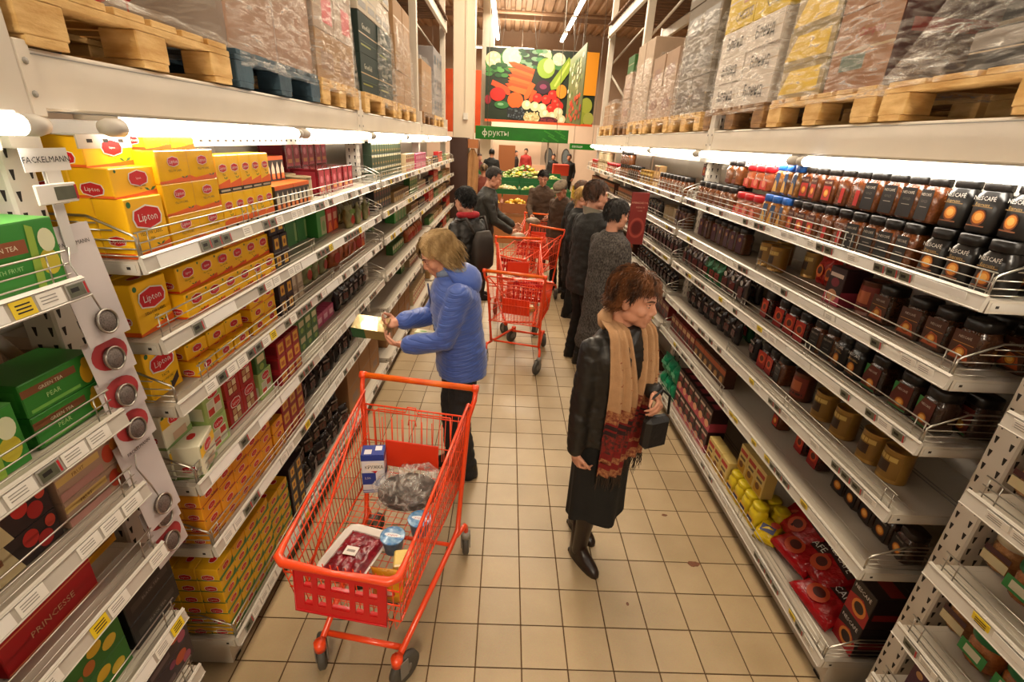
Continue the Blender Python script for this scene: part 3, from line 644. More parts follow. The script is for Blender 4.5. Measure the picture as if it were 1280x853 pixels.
def tin(name, r, h, col, band, items=(), cat='coffee tin', lidcol='#b59a6a'):
    b = MB().lathe([(r, 0), (r*1.02, .002), (r*1.02, .006), (r, .008), (r, h-.01), (r*1.02, h-.008), (r*1.02, h-.003), (r*.96, h-.002), (r*.95, h-.004)], mat('tin_'+col.strip('#'), col, .3, .35, var=.15, vscale=30), 18)
    lb = MB(); arc(lb, r, 1.2, h*.12, h*.85, C(band), 8)
    for z0, z1, a, m in items: arc(lb, r, a, h*z0, h*z1, m, 5, .0006)
    return Proto(name, cat, b, [('wrap_label', lb, None)], (2*r, 2*r, h))
CUP = lambda u, v, s: [('e', u, v, .24*s, .19*s, C('#7a3a12')), ('e', u, v+.01, .2*s, .15*s, C('#d9842a')), ('e', u, v+.02, .13*s, .09*s, C('#f0b45a'))]
J = {}
J['espresso'] = jar('black_espresso_jar', .047, .162, .034, '#171412', '#151210', CUP(0, .38, 1.)+[('r', -.3, .3, .17, .2, C('#8f5a3a')), ('r', -.34, .34, .62, .645, C('#8a6a3a'))], [('t', 'NESCAFÉ', 0, .82, .14, WHITE, .95), ('t', 'Espresso', 0, .68, .1, C('#c9a25a'))], glass=False)
J['black'] = jar('black_label_coffee_jar', .044, .158, .034, '#14110f', '#6a3716', [('r', -.36, .36, .08, .9, C('#17120f')), ('r', -.2, .2, .42, .44, C('#8f8678'))], [('t', 'NESCAFÉ', 0, .76, .105, C('#c9bca9'), .95), ('t', 'GOLD', 0, .58, .1, C('#6b6257'))])
J['gold'] = jar('plain_brown_coffee_jar', .043, .158, .034, '#14110f', '#693414', [('r', .12, .42, .12, .62, C('#b0221c'))])
J['red'] = jar('red_label_coffee_jar', .042, .155, .033, '#1a1512', '#6d3614', [('r', -.34, .34, .1, .86, C('#4a1c10')), ('r', -.3, .3, .12, .62, C('#b8281c'))]+CUP(0, .36, .9), [('t', 'NESCAFÉ', 0, .74, .1, C('#d9c3a8'), .95)])
J['blue'] = jar('blue_lid_coffee_jar', .043, .155, .036, '#2560b4', '#a0652a', [('p', [(-.3,.1), (.2,.1), (.32,.9), (-.1,.9)], C('#2c4a72')), ('p', [(-.3,.1), (.2,.1), (.1,.5), (-.1,.6)], C('#d8a24a'))], lidlab='bright blue lid')
J['redlid'] = jar('red_lid_coffee_jar', .052, .135, .036, '#b4161e', '#a8552a', [('r', -.38, .38, .1, .55, C('#c22a20')), ('e', .05, .4, .2, .2, C('#d98a6a'))], sq=.05, neck=.95, lidlab='red lid')
J['brown'] = jar('dark_lid_coffee_jar', .044, .15, .034, '#1c1715', '#74401c', [('r', -.3, .3, .1, .3, C('#6d2c18'))])
J['cuplab'] = jar('gold_cup_coffee_jar', .045, .14, .03, '#2a1d14', '#3f2414', [('r', -.4, .4, .1, .86, C('#1c1411'))]+CUP(0, .4, 1.1), [('t', 'NESCAFÉ', 0, .78, .1, C('#b9ac9a'), .95)])
J['redjar'] = jar('red_cup_coffee_jar', .044, .155, .04, '#161211', '#4a1d14', [('r', -.42, .42, .06, .92, C('#b02a1c')), ('r', -.42, .42, .06, .3, C('#8f1616')), ('e', 0, .55, .3, .24, C('#d8552a')), ('e', 0, .56, .2, .15, C('#5a2212'))])
J['greenred'] = jar('green_corner_coffee_jar', .049, .155, .036, '#191411', '#3a2012', [('r', -.4, .4, .1, .92, C('#5d2418')), ('p', [(-.4,.92), (-.4,.5), (-.2,.92)], C('#2f7a3a')), ('r', -.4, .4, .1, .16, C('#2a5a2c'))]+CUP(.05, .34, .9), [('t', 'NESCAFÉ', .02, .74, .1, C('#d9cbb6'), .9)])
J['redgold'] = jar('copper_label_coffee_jar', .049, .158, .036, '#191411', '#4a2a16', [('r', -.42, .42, .12, .94, C('#4d2a18')), ('r', -.36, .36, .6, .62, C('#b9803a')), ('p', [(-.36,.16), (.36,.16), (.2,.5), (-.1,.56)], C('#b8552a'))]+CUP(0, .36, .8), [('t', 'NESCAFÉ', 0, .78, .095, C('#cbb9a0'), .95)])
J['purple'] = jar('purple_label_coffee_jar', .042, .165, .03, '#1a1413', '#5d3316', [('r', -.36, .36, .08, .95, C('#4a2234')), ('e', 0, .7, .16, .1, C('#b98a5a'))])
J['goldtin'] = tin('gold_coffee_tin', .052, .14, '#a97f3c', '#8a6428', [(.3, .62, .5, C('#3a2412')), (.66, .8, .9, C('#c9a85a'))])
J['browntin'] = tin('red_brown_coffee_tin', .054, .15, '#5d3420', '#7a2a1c', [(.35, .7, .7, C('#b5603a')), (.2, .28, 1., C('#3a1c14'))])
J['canister'] = tin('beige_canister', .066, .13, '#b59f78', '#c2ad88', [(.4, .42, 1.2, C('#a28d68'))], cat='canister')
J['redtin'] = tin('dark_red_tea_tin', .062, .135, '#7d1822', '#8a1d28', [(.55, .72, .6, C('#d0859a')), (.2, .36, .5, C('#c9585a')), (.12, .18, 1.2, C('#7a1626'))], cat='tea tin')
T['redpack'] = box_proto('dark_red_tea_pack', 'tea pack', .16, .21, .15, mat('wrapped_red', '#7d1822', .14, coat=.7, bump=.25, bscale=30, col2='#5d0f18', vscale=12), [('r', -.44, -.05, .06, .94, C('#9c2430')), ('r', .05, .44, .06, .94, C('#9c2430')), ('e', -.25, .6, .1, .14, C('#c9727a')), ('e', .25, .6, .1, .14, C('#c9727a')), ('r', -.38, -.12, .18, .32, C('#c98a4a')), ('r', .12, .38, .18, .32, C('#c98a4a'))], end=[('r', -.4, .4, .1, .9, C('#8f1f2a'))])
J['redpouch'] = pouch('red_cup_coffee_pouch', .1, .14, .06, '#a31d16', [('e', 0, .5, .3, .24, C('#d86a2a')), ('e', 0, .52, .19, .14, C('#4a1c10'))], rough=.28, seed=3, cat='coffee pouch')
J['silver'] = pouch('silver_coffee_pouch', .1, .17, .06, '#6a6361', [('r', -.35, .35, .2, .6, C('#5d1a18')), ('e', 0, .75, .2, .1, C('#b9b0a6'))], .16, .7, seed=4, cat='coffee pouch')
J['greenpouch'] = pouch('green_coffee_pouch', .1, .16, .06, '#2f6a44', [('r', -.3, .3, .25, .6, C('#7a2a20'))], .18, .35, seed=5, cat='coffee pouch')
J['darkpouch'] = pouch('black_coffee_pouch', .1, .15, .06, '#2a2322', [('r', -.3, .3, .3, .6, C('#5a2c22')), ('r', -.3, .3, .7, .78, C('#8f857a'))], .25, seed=6, cat='coffee pouch')
J['redbag'] = pouch('red_coffee_bag', .25, .27, .08, '#a5121a', [('e', -.05, .28, .2, .17, C('#b8431f')), ('e', -.05, .3, .12, .09, C('#4a1410')), ('r', -.47, .47, .5, .70, C('#2d0c0f'))], .14, letters=[('t', 'NESCAFÉ', 0, .60, .17, WHITE, .95)], seed=7, cat='coffee bag')
J['yellowbag'] = pouch('yellow_cocoa_bag', .12, .15, .06, '#cfae14', [('r', -.3, .3, .3, .6, C('#2b2a55')), ('e', .2, .7, .2, .12, C('#b23a20'))], .2, seed=8, cat='cocoa bag')
J['yellowtub'] = jar('yellow_cocoa_tub', .045, .15, .028, '#d8c21e', '#d9c022', [('r', -.4, .4, .15, .6, C('#d9a51c')), ('r', -.3, .3, .3, .5, C('#2b2a55'))], sq=.2, glass=False, cat='cocoa tub')
J['olivepouch'] = pouch('olive_brown_tea_pouch', .11, .16, .07, '#6a5a2a', [('r', -.3, .3, .2, .5, C('#a2823a'))], .4, seed=9, cat='tea pouch')
J['fruitpouch'] = pouch('fruit_tea_pouch', .1, .15, .06, '#8f8a5a', [('e', 0, .38, .28, .2, C('#a8301f')), ('r', -.35, .35, .65, .85, C('#6a8a3a'))], .35, seed=10, cat='tea pouch')
J['orangepouch'] = pouch('orange_fruit_tea_pouch', .12, .14, .08, '#b05a2a', [('e', 0, .45, .3, .25, C('#a52c1c'))], .35, seed=11, cat='tea pouch')
T['nesbox'] = box_proto('black_red_coffee_box', 'coffee box', .16, .12, .17, '#221516', [('p', [(-.5,0), (.5,0), (.5,.4), (.1,.62), (-.5,.5)], C('#a2191c')), ('e', .05, .33, .32, .24, C('#d8843a')), ('e', .05, .34, .22, .15, C('#2e130d'))], [('t', 'NESCAFÉ', 0, .8, .15, WHITE, .9)], end=[('r', -.4, .4, .3, .5, C('#7a1c1a'))], top=[('r', -.4, .4, -.1, .3, C('#7a1c1a'))])
T['pinkblack'] = box_proto('pink_and_black_coffee_carton', 'coffee carton', .12, .11, .17, '#2c1519', [('r', -.5, .5, .0, .3, C('#b8475a')), ('e', 0, .25, .3, .16, C('#d9a07a')), ('e', 0, .6, .25, .12, C('#7a2430')), ('r', -.4, .4, .74, .84, C('#c9b4a4'))], end=[('r', -.5, .5, 0, .4, C('#9a3a4c'))], top=[('r', -.3, .3, -.3, .3, C('#8a3440'))])
T['yellowcocoa'] = box_proto('cream_cocoa_carton', 'cocoa carton', .07, .1, .17, '#d0b770', [('r', -.4, .4, .05, .4, C('#b98a2a')), ('e', -.05, .3, .22, .12, C('#6a3a1c')), ('r', -.42, .42, .7, .86, C('#a8281e')), ('r', -.3, .3, .5, .6, C('#5d4a2a'))])
T['greenpack'] = pouch('emerald_green_packet', .13, .15, .1, '#11855a', [('r', -.3, .3, .4, .6, C('#5ab08a'))], .3, seed=12, cat='packet')
T['packs'] = box_proto('brown_coffee_brick', 'coffee brick', .08, .09, .14, '#4a2a1e', [('r', -.5, .5, .65, .9, C('#a4502a')), ('e', 0, .35, .28, .18, C('#b98a4a'))])
T['packs2'] = box_proto('red_coffee_brick', 'coffee brick', .08, .09, .14, '#7a2420', [('r', -.4, .4, .6, .85, C('#d0a87a')), ('e', 0, .3, .28, .18, C('#3d1a12'))])
J['greenlid'] = jar('green_lid_jar', .052, .12, .026, '#1f6a38', '#b56a34', [('r', -.42, .42, .2, .7, C('#3f8a44')), ('r', -.25, .25, .3, .6, C('#d9cfb0'))], sq=.0, neck=.95, cat='jar', lidlab='green lid')
J['palelid'] = jar('striped_label_jar', .05, .12, .024, '#b9a98a', '#b07a4a', [('r', -.42, .42, .15, .5, C('#c9b88f')), ('r', -.42, .42, .55, .75, C('#4a2a2a'))], sq=.0, neck=.95, cat='jar')
# ------------------------------------------------------------------ shelf filling
LEVEL = ('top shelf', 'second shelf', 'third shelf', 'fourth shelf', 'fifth shelf', 'base shelf', 'base shelf')
def place_name(side, bay, lv): return LEVEL[lv]+', '+('', 'middle ', 'far ', 'corner ')[bay]+SIDE[side]
def fill(side, bay, lv, z0, p, y0, n, desc, tiers=1, deep=1, inset=.035, pitch=None, gap=.002, jit=.0015, rot=0., group=None, zadd=0., tier_names=('lower tier', 'second tier', 'third tier', 'fourth tier', 'fifth tier', 'sixth tier'), tier0=0, rz=0.):
    """n wide x tiers high x deep rows of one product, first one's near edge at y0"""
    d, w, h = p.dims; pitch = pitch or w+gap; place = place_name(side, bay, lv)
    for r in range(deep):
        for t in range(tiers):
            for i in range(n):
                if r and i: continue                     # rows behind show only at the end of the shelf
                y = y0+w/2+i*pitch+R.uniform(-jit, jit)
                x = X(side, inset+d/2+r*(d+.002))
                o = p.put((x, y, z0+.0375+zadd+t*(h+.0005)), (0 if side < 0 else PI)+rz+R.uniform(-rot, rot))
                tn = (tier_names[t+tier0] if tiers > 1 or tier0 else '')
                if r: tn = (tn+' ' if tn else '')+('second row', 'third row', 'fourth row')[r-1]
                queue(o, desc, place, y, tn, group or desc.split(',')[0]+' goods on shelves')
# ------------------------------------------------------------------ tea side, nearest full bay
z = LEV[-1]
F = lambda lv, *a, **k: fill(-1, 0, lv, z[lv], *a, **k)
F(0, T['big'], 0.0, 1, 'big yellow tea carton', deep=3)
F(0, T['flat'], -.005, 1, 'lying yellow tea carton', zadd=.166, inset=.05, deep=2)
F(0, T['flat'], -.01, 1, 'yellow tea carton', zadd=.2445, inset=.10, deep=1, tier0=2)
F(0, T['twin'], .165, 1, 'shrink-wrapped twin tea pack', tiers=3)
F(0, T['small'], .17, 2, 'small yellow tea carton atop', zadd=.287, inset=.06)
F(0, T['tall'], .475, 5, 'tall black-based tea box', tiers=2, deep=1, inset=.04)
F(0, T['bottles'], .93, 2, 'orange bottle multipack', inset=.05)
F(0, T['bottles'], .90, 2, 'orange bottle multipack', tiers=2, inset=.16, tier_names=('back row', 'back row upper tier'))
F(0, J['canister'], 1.37, 1, 'beige round canister', inset=.08)
F(0, J['canister'], 1.36, 2, 'beige round canister', inset=.22, gap=.01, tier0=1, tier_names=('', 'back row'))
F(0, T['redpack'], 1.66, 3, 'dark red wrapped tea pack', inset=.12, gap=.02)
F(0, T['redpack'], 1.64, 3, 'dark red wrapped tea pack', inset=.29, gap=.02, tiers=2, tier_names=('back row', 'back row top'))
F(1, T['big'], .01, 1, 'big yellow tea carton', inset=.09, deep=2)
F(1, T['small'], .18, 6, 'orange-base tea carton', inset=.05, pitch=.108)
F(1, T['small'], .19, 6, 'orange-base tea carton', inset=.07, pitch=.108, zadd=.0865, tier0=1)
F(1, T['tiny'], .5, 3, 'small tea carton atop stack', inset=.08, zadd=.173)
F(1, T['darklab'], .84, 2, 'dark packet with yellow label', tiers=2, inset=.05)
F(1, T['darklab'], .84, 2, 'dark packet with yellow label', inset=.06, zadd=.157, tier0=2)
F(1, T['green'], 1.17, 3, 'plain green tea carton', inset=.2, gap=.012)
F(1, T['greenopen'], 1.62, 1, 'green flower carton', inset=.14)
F(1, T['redbox'], 1.79, 2, 'red fruit tea carton', inset=.14)
F(1, J['olivepouch'], 2.02, 4, 'olive brown tea pouch', inset=.16, rot=.2)
F(1, J['fruitpouch'], 1.99, 3, 'fruit tea pouch', inset=.05, rot=.2, pitch=.2)
F(2, T['london'], .0, 1, 'big-lettered yellow tea carton', inset=.1, deep=2)
F(2, T['tiny'], .18, 3, 'small yellow tea carton', tiers=1, inset=.06, pitch=.125)
F(2, T['tiny'], .19, 3, 'small yellow tea carton', inset=.09, zadd=.059, tier0=1, pitch=.125, rot=.1)
F(2, T['big'], .40, 1, 'upright yellow tea carton', inset=.14, zadd=0)
F(2, T['tiny'], .58, 2, 'yellow tea carton', tiers=3, inset=.06)
F(2, T['darklab'], .83, 2, 'dark packet with yellow label', tiers=3, inset=.05)
F(2, T['beigelab'], 1.0, 2, 'beige tea packet', tiers=2, inset=.07)
F(2, J['fruitpouch'], 1.2, 4, 'fruit tea pouch', inset=.12, rot=.3, pitch=.13)
F(2, J['orangepouch'], 1.75, 5, 'orange fruit tea pouch', inset=.1, rot=.4, pitch=.125)
F(2, T['redbox'], 2.42, 1, 'red fruit carton', inset=.12)
F(3, T['white'], .0, 1, 'white and yellow tea carton', tiers=2, inset=.1, deep=2)
F(3, T['white'], .02, 1, 'low white tea carton at end', inset=.03, rz=.25)
F(3, T['green4'], .165, 1, 'pale green tea carton', tiers=2, inset=.06)
F(3, T['red4'], .33, 2, 'red four-picture tea carton', tiers=2, inset=.08)
F(3, T['green4'], .57, 1, 'pale green tea carton', inset=.07, tiers=1, tier0=0, tier_names=('by the red stack',))
F(3, T['mixC'], .57, 1, 'leaf green tea packet', inset=.07, zadd=.131)
F(3, T['redlab'], .71, 3, 'red packet with yellow label', tiers=3, inset=.04)
F(3, T['mixC'], 1.0, 4, 'leaf green tea packet', tiers=2, inset=.1, tier0=0)
F(3, T['pink'], 1.45, 3, 'pink tea packet', inset=.14)
F(3, J['darkpouch'], 1.8, 6, 'black tea pouch', inset=.12, rot=.3, pitch=.12)
F(4, T['tinyred'], .0, 5, 'orange tea carton', tiers=4, deep=3, inset=.035)
F(4, T['tinyred'], .55, 1, 'orange carton by red packets', tiers=3, inset=.035)
F(4, T['redlab'], .67, 3, 'red packet with yellow label', tiers=3, inset=.04)
F(4, J['darkpouch'], .98, 8, 'black tea pouch', inset=.08, rot=.35, pitch=.12)
F(4, T['mixB'], 2.0, 4, 'black tea packet', tiers=1, inset=.12)
F(5, T['tinygreen'], .0, 4, 'yellow green tea box', tiers=6, deep=4, inset=.035)
F(5, T['tinygreen'], .43, 2, 'yellow green tea box', tiers=5, inset=.05, tier_names=['stack two, '+x for x in ('bottom', 'second tier', 'third tier', 'fourth tier', 'top')])
F(5, T['darklab'], .66, 2, 'black packet with yellow label', tiers=4, inset=.05)
F(5, J['darkpouch'], .86, 7, 'black tea pouch', inset=.07, rot=.5, pitch=.115)
F(5, J['darkpouch'], .88, 6, 'black tea pouch', inset=.1, rot=.5, pitch=.115, zadd=.13, tier0=1)
F(5, T['brown'], 1.72, 3, 'brown shipping carton', inset=.08, gap=.01)
# ---- tea side, middle bay
F = lambda lv, *a, **k: fill(-1, 1, lv, z[lv], *a, **k)
F(0, T['darkgreen'], 2.8, 13, 'dark green tea tin', tiers=3, inset=.1)
F(0, T['mixD'], 3.98, 5, 'cream tea packet', tiers=2, inset=.06)
F(0, T['pink'], 4.55, 7, 'pink tea packet', tiers=2, inset=.06)
F(1, T['mixB'], 2.8, 7, 'black tea packet', tiers=2, inset=.1)
F(1, T['mixA'], 3.45, 8, 'tan tea packet', tiers=1, inset=.08)
F(1, T['mixC'], 4.25, 5, 'leaf green tea packet', tiers=2, inset=.08)
F(1, T['mixD'], 4.75, 6, 'cream tea packet', tiers=1, inset=.08)
F(2, T['mixC'], 3.1, 1, 'leaf green tea packet', inset=.22)
F(2, T['greenopen'], 3.6, 4, 'green flower carton', inset=.12)
F(2, T['mixA'], 4.3, 5, 'tan tea packet', inset=.08)
F(2, T['mixB'], 4.8, 5, 'black tea packet', inset=.08)
F(3, T['mixC'], 3.55, 6, 'leaf green tea packet', inset=.14)
F(3, J['orangepouch'], 4.2, 8, 'orange fruit tea pouch', inset=.1, rot=.3)
F(4, T['mixB'], 3.0, 1, 'black tea packet', inset=.2)
F(4, T['mixC'], 3.9, 2, 'leaf green tea packet', inset=.14)
F(4, T['mixD'], 4.2, 9, 'cream tea packet', inset=.1)
F(5, T['brown'], 2.95, 4, 'brown shipping carton', inset=.1, gap=.02)
F(5, T['mixD'], 4.25, 9, 'cream tea packet', tiers=2, inset=.08)
# ---- tea side, far bay
F = lambda lv, *a, **k: fill(-1, 2, lv, z[lv], *a, **k)
for lv in range(6):
    y = 5.5
    for k, (q, d) in enumerate((('mixA', 'tan tea packet'), ('mixB', 'black tea packet'), ('redbox', 'red fruit carton'), ('mixC', 'leaf green tea packet'), ('mixD', 'cream tea packet'))):
        q2 = (('mixA', 'mixB', 'redbox', 'mixC', 'mixD')*2)[k+lv]; d2 = dict(mixA='tan tea packet', mixB='black tea packet', redbox='red fruit carton', mixC='leaf green tea packet', mixD='cream tea packet')[q2]
        F(lv, T[q2], y, 4, d2, inset=.07, pitch=.115); y += .51
# ---- tea side, the bay at the picture's edge
zz = (1.69, 1.32, 1.075, .845, .55, .27)
F = lambda lv, *a, **k: fill(-1, 3, lv, zz[lv], *a, **k)
F(0, T['apple'], -.42, 1, 'green apple tea carton', inset=.05)
F(0, T['apple'], -.64, 1, 'green apple tea carton', inset=.05)
F(1, T['pear'], -.40, 1, 'green pear tea carton', inset=.07, tiers=2)
F(1, T['apple'], -.64, 1, 'green apple tea carton', inset=.06)
F(1, T['pear'], -.86, 1, 'green pear tea carton', inset=.06, tiers=2)
F(1, T['yellowbox'], -.5, 2, 'dim yellow carton at back', inset=.3)
F(2, T['cream'], -.40, 1, 'cream fruit tea carton', inset=.07, tiers=2)
F(2, T['berry'], -.63, 1, 'strawberry tea carton', inset=.08, tiers=2)
F(2, T['berry'], -.86, 1, 'strawberry tea carton', inset=.08, tiers=2)
F(3, T['yellowbox'], -.34, 1, 'yellow red tea carton', inset=.16)
F(3, T['redlong'], -.63, 1, 'long red carton with pale lettering', inset=.09, tiers=2)
F(3, T['black'], -.86, 1, 'black tea carton', inset=.1)
F(4, T['black'], -.36, 1, 'black tea carton', inset=.06, tiers=2)
F(4, T['lemon'], -.62, 1, 'green lemon tea carton', inset=.06, tiers=2)
F(5, T['purple'], -.37, 1, 'purple fruit tea carton', inset=.06, tiers=2)
F(5, T['purple'], -.58, 1, 'purple fruit tea carton', inset=.06, tiers=2)
# ------------------------------------------------------------------ coffee side, nearest full bay
z2 = LEV[1]
F = lambda lv, *a, **k: fill(1, 0, lv, z2[lv], *a, **k)
def jars(lv, rows, inset, tier='', zadd=0., deep=1):
    for key, ys, desc in rows:
        for y in ys:
            p = J[key]; o = p.put((X(1, inset+p.dims[0]/2+R.uniform(-.004, .004)), y, z2[lv]+.0375+zadd), PI+R.uniform(-.14, .14))
            queue(o, desc, place_name(1, 0, lv), y, tier, desc+' goods on shelves')
names = dict(espresso='black espresso jar', black='jar with black label', gold='plain brown coffee jar', red='jar with red cup label', blue='blue-lidded coffee jar', redlid='red-lidded round jar', brown='dark-lidded brown jar')
jars(0, [(k, ys, names[k]) for k, ys in (('espresso', (.04, .145, .25)), ('black', (.37, .465, .56, .655)), ('gold', (.75, .845)), ('red', (.94, 1.03, 1.12)), ('blue', (1.22, 1.31, 1.40)), ('redlid', (1.52, 1.63, 1.74)), ('brown', (1.87, 1.97, 2.08, 2.19, 2.3, 2.41)))], .04, 'lower tier')
jars(0, [(k, ys, names[k]) for k, ys in (('espresso', (.045, .15, .255)), ('black', (.36, .455, .55, .645)), ('gold', (.74, .835)), ('red', (.93, 1.02, 1.11)), ('blue', (1.20, 1.29, 1.38)), ('redlid', (1.50, 1.61, 1.72)), ('brown', (1.9, 2.0)))], .06, 'upper tier', .163)
jars(0, [(k, ys, names[k]) for k, ys in (('espresso', (.04, .145)), ('black', (.36, .455, .55)), ('red', (.94, 1.03, 1.12)), ('brown', (2.0, 2.1, 2.2)))], .16, 'back row')
jars(0, [(k, ys, names[k]) for k, ys in (('espresso', (.04, .145, .25)), ('black', (.36, .455)))], .165, 'back row upper tier', .163)
jars(1, [('redgold', (.10, .215, .33, .49), 'copper label coffee jar'), ('browntin', (.6,), 'red brown coffee tin'), ('goldtin', (1.36, 1.49), 'gold coffee tin'), ('purple', (1.78, 1.88, 1.98, 2.08, 2.2, 2.34, 2.46), 'purple label coffee jar')], .13)
jars(1, [('redgold', (.05, .16, .27), 'copper label coffee jar'), ('redpouch', (.92, 1.02, 1.10), 'red cup coffee pouch'), ('goldtin', (1.55, 1.24), 'gold coffee tin')], .26, 'back row')
F(1, T['pinkblack'], .68, 1, 'pink-black coffee carton', inset=.1)
jars(2, [('greenred', (.09, .21, .36), 'green corner coffee jar'), ('espresso', (.48, .57), 'black espresso jar'), ('black', (.67, .76), 'jar with black label'), ('redjar', (.88, .98, 1.09, 1.24), 'red cup coffee jar')], .1)
jars(2, [('greenred', (.06, .18), 'green corner coffee jar'), ('espresso', (.4, .5), 'black espresso jar'), ('redjar', (.92, 1.04, 1.16), 'red cup coffee jar')], .21, 'back row')
jars(2, [('silver', (1.5, 1.62, 1.74, 2.16, 2.28, 2.4, 2.5), 'silver coffee pouch'), ('greenpouch', (1.86, 1.96, 2.06), 'green coffee pouch')], .07)
jars(2, [('darkpouch', (1.52, 1.66, 1.8, 1.94, 2.08, 2.22), 'black coffee pouch')], .16, 'back row')
jars(3, [('goldtin', (.18, .30, .48, .63), 'gold coffee tin'), ('browntin', (.82,), 'red brown coffee tin'), ('black', (.98,), 'jar with black label'), ('redjar', (1.08, 1.17), 'red cup coffee jar')], .12)
jars(3, [('darkpouch', (1.3, 1.55, 1.67, 1.79, 1.91, 2.03, 2.15, 2.28, 2.4), 'black coffee pouch'), ], .12)
jars(3, [('greenpouch', (1.6, 1.75, 1.9), 'green coffee pouch')], .22, 'back row')
jars(4, [('cuplab', (.05, .145, .24, .335, .43), 'gold cup coffee jar'), ('redjar', (.62, .74), 'red cup coffee jar'), ('red', (.98,), 'jar with red cup label')], .19)
F(4, T['packs'], 1.42, 6, 'brown coffee brick', inset=.07)
F(4, T['packs2'], 1.98, 6, 'red coffee brick', inset=.07)
F(5, T['nesbox'], -.01, 1, 'black and red instant coffee box', inset=.14, tiers=2, deep=2)
for i, (y, dx, dz, rx, rzz) in enumerate(((.22, .04, .0, -1.15, .12), (.36, .12, .05, -1.0, -.12), (.47, .07, .03, -1.05, .2), (.58, .13, .07, -.9, -.08), (.66, .19, .03, -.75, .1))):
    o = J['redbag'].put((X(1, dx+.04), y, z2[5]+.05+dz), (0, rx, PI+rzz))
    queue(o, 'red instant coffee bag', 'base shelf, coffee rack', y, '', 'red coffee bags in a heap')
o = J['yellowbag'].put((X(1, .06), .60, z2[5]+.06), (.2, -1.1, PI+.5)); tag(o, 'crumpled yellow cocoa bag lying before the yellow tubs', 'cocoa bag')
F(5, J['yellowtub'], .70, 4, 'yellow cocoa tub', inset=.05)
F(5, J['yellowtub'], .66, 4, 'yellow cocoa tub', inset=.15, tier0=1, tier_names=('', 'back row'))
F(5, T['yellowcocoa'], 1.08, 3, 'cream cocoa carton', inset=.05)
F(5, T['yellowcocoa'], .78, 3, 'cream cocoa carton', inset=.10, zadd=.151, tier0=1, tier_names=('', 'on tubs'))
F(5, T['pinkblack'], 1.42, 6, 'pink-black coffee carton', inset=.05, tiers=2)
F(5, T['greenpack'], 2.12, 3, 'emerald green packet', inset=.04, tiers=2, rot=.3)
# ---- coffee side, middle and far bays
F = lambda lv, *a, **k: fill(1, 1, lv, z2[lv], *a, **k)
F(0, J['brown'], 2.72, 8, 'dark-lidded brown jar', inset=.05, gap=.012)
F(0, T['mixA'], 3.6, 2, 'tan coffee packet', inset=.08, tiers=2)
F(0, J['goldtin'], 3.82, 4, 'gold coffee tin', inset=.06, gap=.01)
F(0, J['black'], 4.3, 5, 'jar with black label', inset=.05, gap=.01)
F(0, J['brown'], 4.8, 5, 'dark-lidded brown jar', inset=.05, gap=.01, tiers=2)
F(0, J['red'], 2.75, 2, 'tall jar with red label', inset=.24, tiers=2, gap=.01)
F(1, J['purple'], 2.72, 3, 'purple label coffee jar', inset=.1, gap=.01)
F(1, J['canister'], 3.02, 3, 'beige round canister', inset=.12, gap=.01)
F(1, J['darkpouch'], 3.4, 8, 'black coffee pouch', inset=.08, gap=.01)
F(1, T['packs'], 4.4, 9, 'brown coffee brick', inset=.06)
F(2, J['silver'], 2.72, 9, 'silver coffee pouch', inset=.08, gap=.01)
F(2, J['darkpouch'], 3.75, 8, 'black coffee pouch', inset=.08, gap=.01)
F(2, T['packs2'], 4.7, 6, 'red coffee brick', inset=.06)
F(3, J['darkpouch'], 2.72, 12, 'black coffee pouch', inset=.1, gap=.01)
F(3, T['packs'], 4.1, 11, 'brown coffee brick', inset=.06)
F(4, T['packs2'], 2.72, 10, 'red coffee brick', inset=.1)
F(5, T['packs'], 2.72, 10, 'brown coffee brick', inset=.08)
F = lambda lv, *a, **k: fill(1, 2, lv, z2[lv], *a, **k)
F(0, J['redlid'], 5.5, 6, 'red-lidded round jar', inset=.06, gap=.02)
F(0, J['canister'], 6.3, 5, 'beige round canister', inset=.06, gap=.02, tiers=2)
F(0, J['redlid'], 7.0, 5, 'red-lidded round jar', inset=.06, gap=.02)
F(1, T['packs'], 5.5, 10, 'brown coffee brick', inset=.06)
F(1, T['packs2'], 6.5, 10, 'red coffee brick', inset=.06)
F(2, T['packs2'], 5.5, 10, 'red coffee brick', inset=.06)
# ---- coffee side, corner bay
zz = (1.70, 1.43, 1.16, .87, .59, .33)
F = lambda lv, *a, **k: fill(1, 3, lv, zz[lv], *a, **k)
for lv, (n, ins) in {2: (5, .12), 3: (5, .16), 4: (5, .14)}.items():
    F(lv, J['greenlid'], -.74, 4, 'jar with green lid', inset=ins, gap=.01)
    F(lv, J['palelid'], -.28, 1, 'jar with striped label', inset=ins+.04, gap=.01)
    F(lv, T['black'], -.36, 1, 'black carton', inset=.34)
F(5, J['purple'], -.5, 3, 'purple label jar', inset=.1)
F(3, J['greenlid'], -.74, 4, 'jar with green lid', inset=.16, zadd=.121, tier0=1)
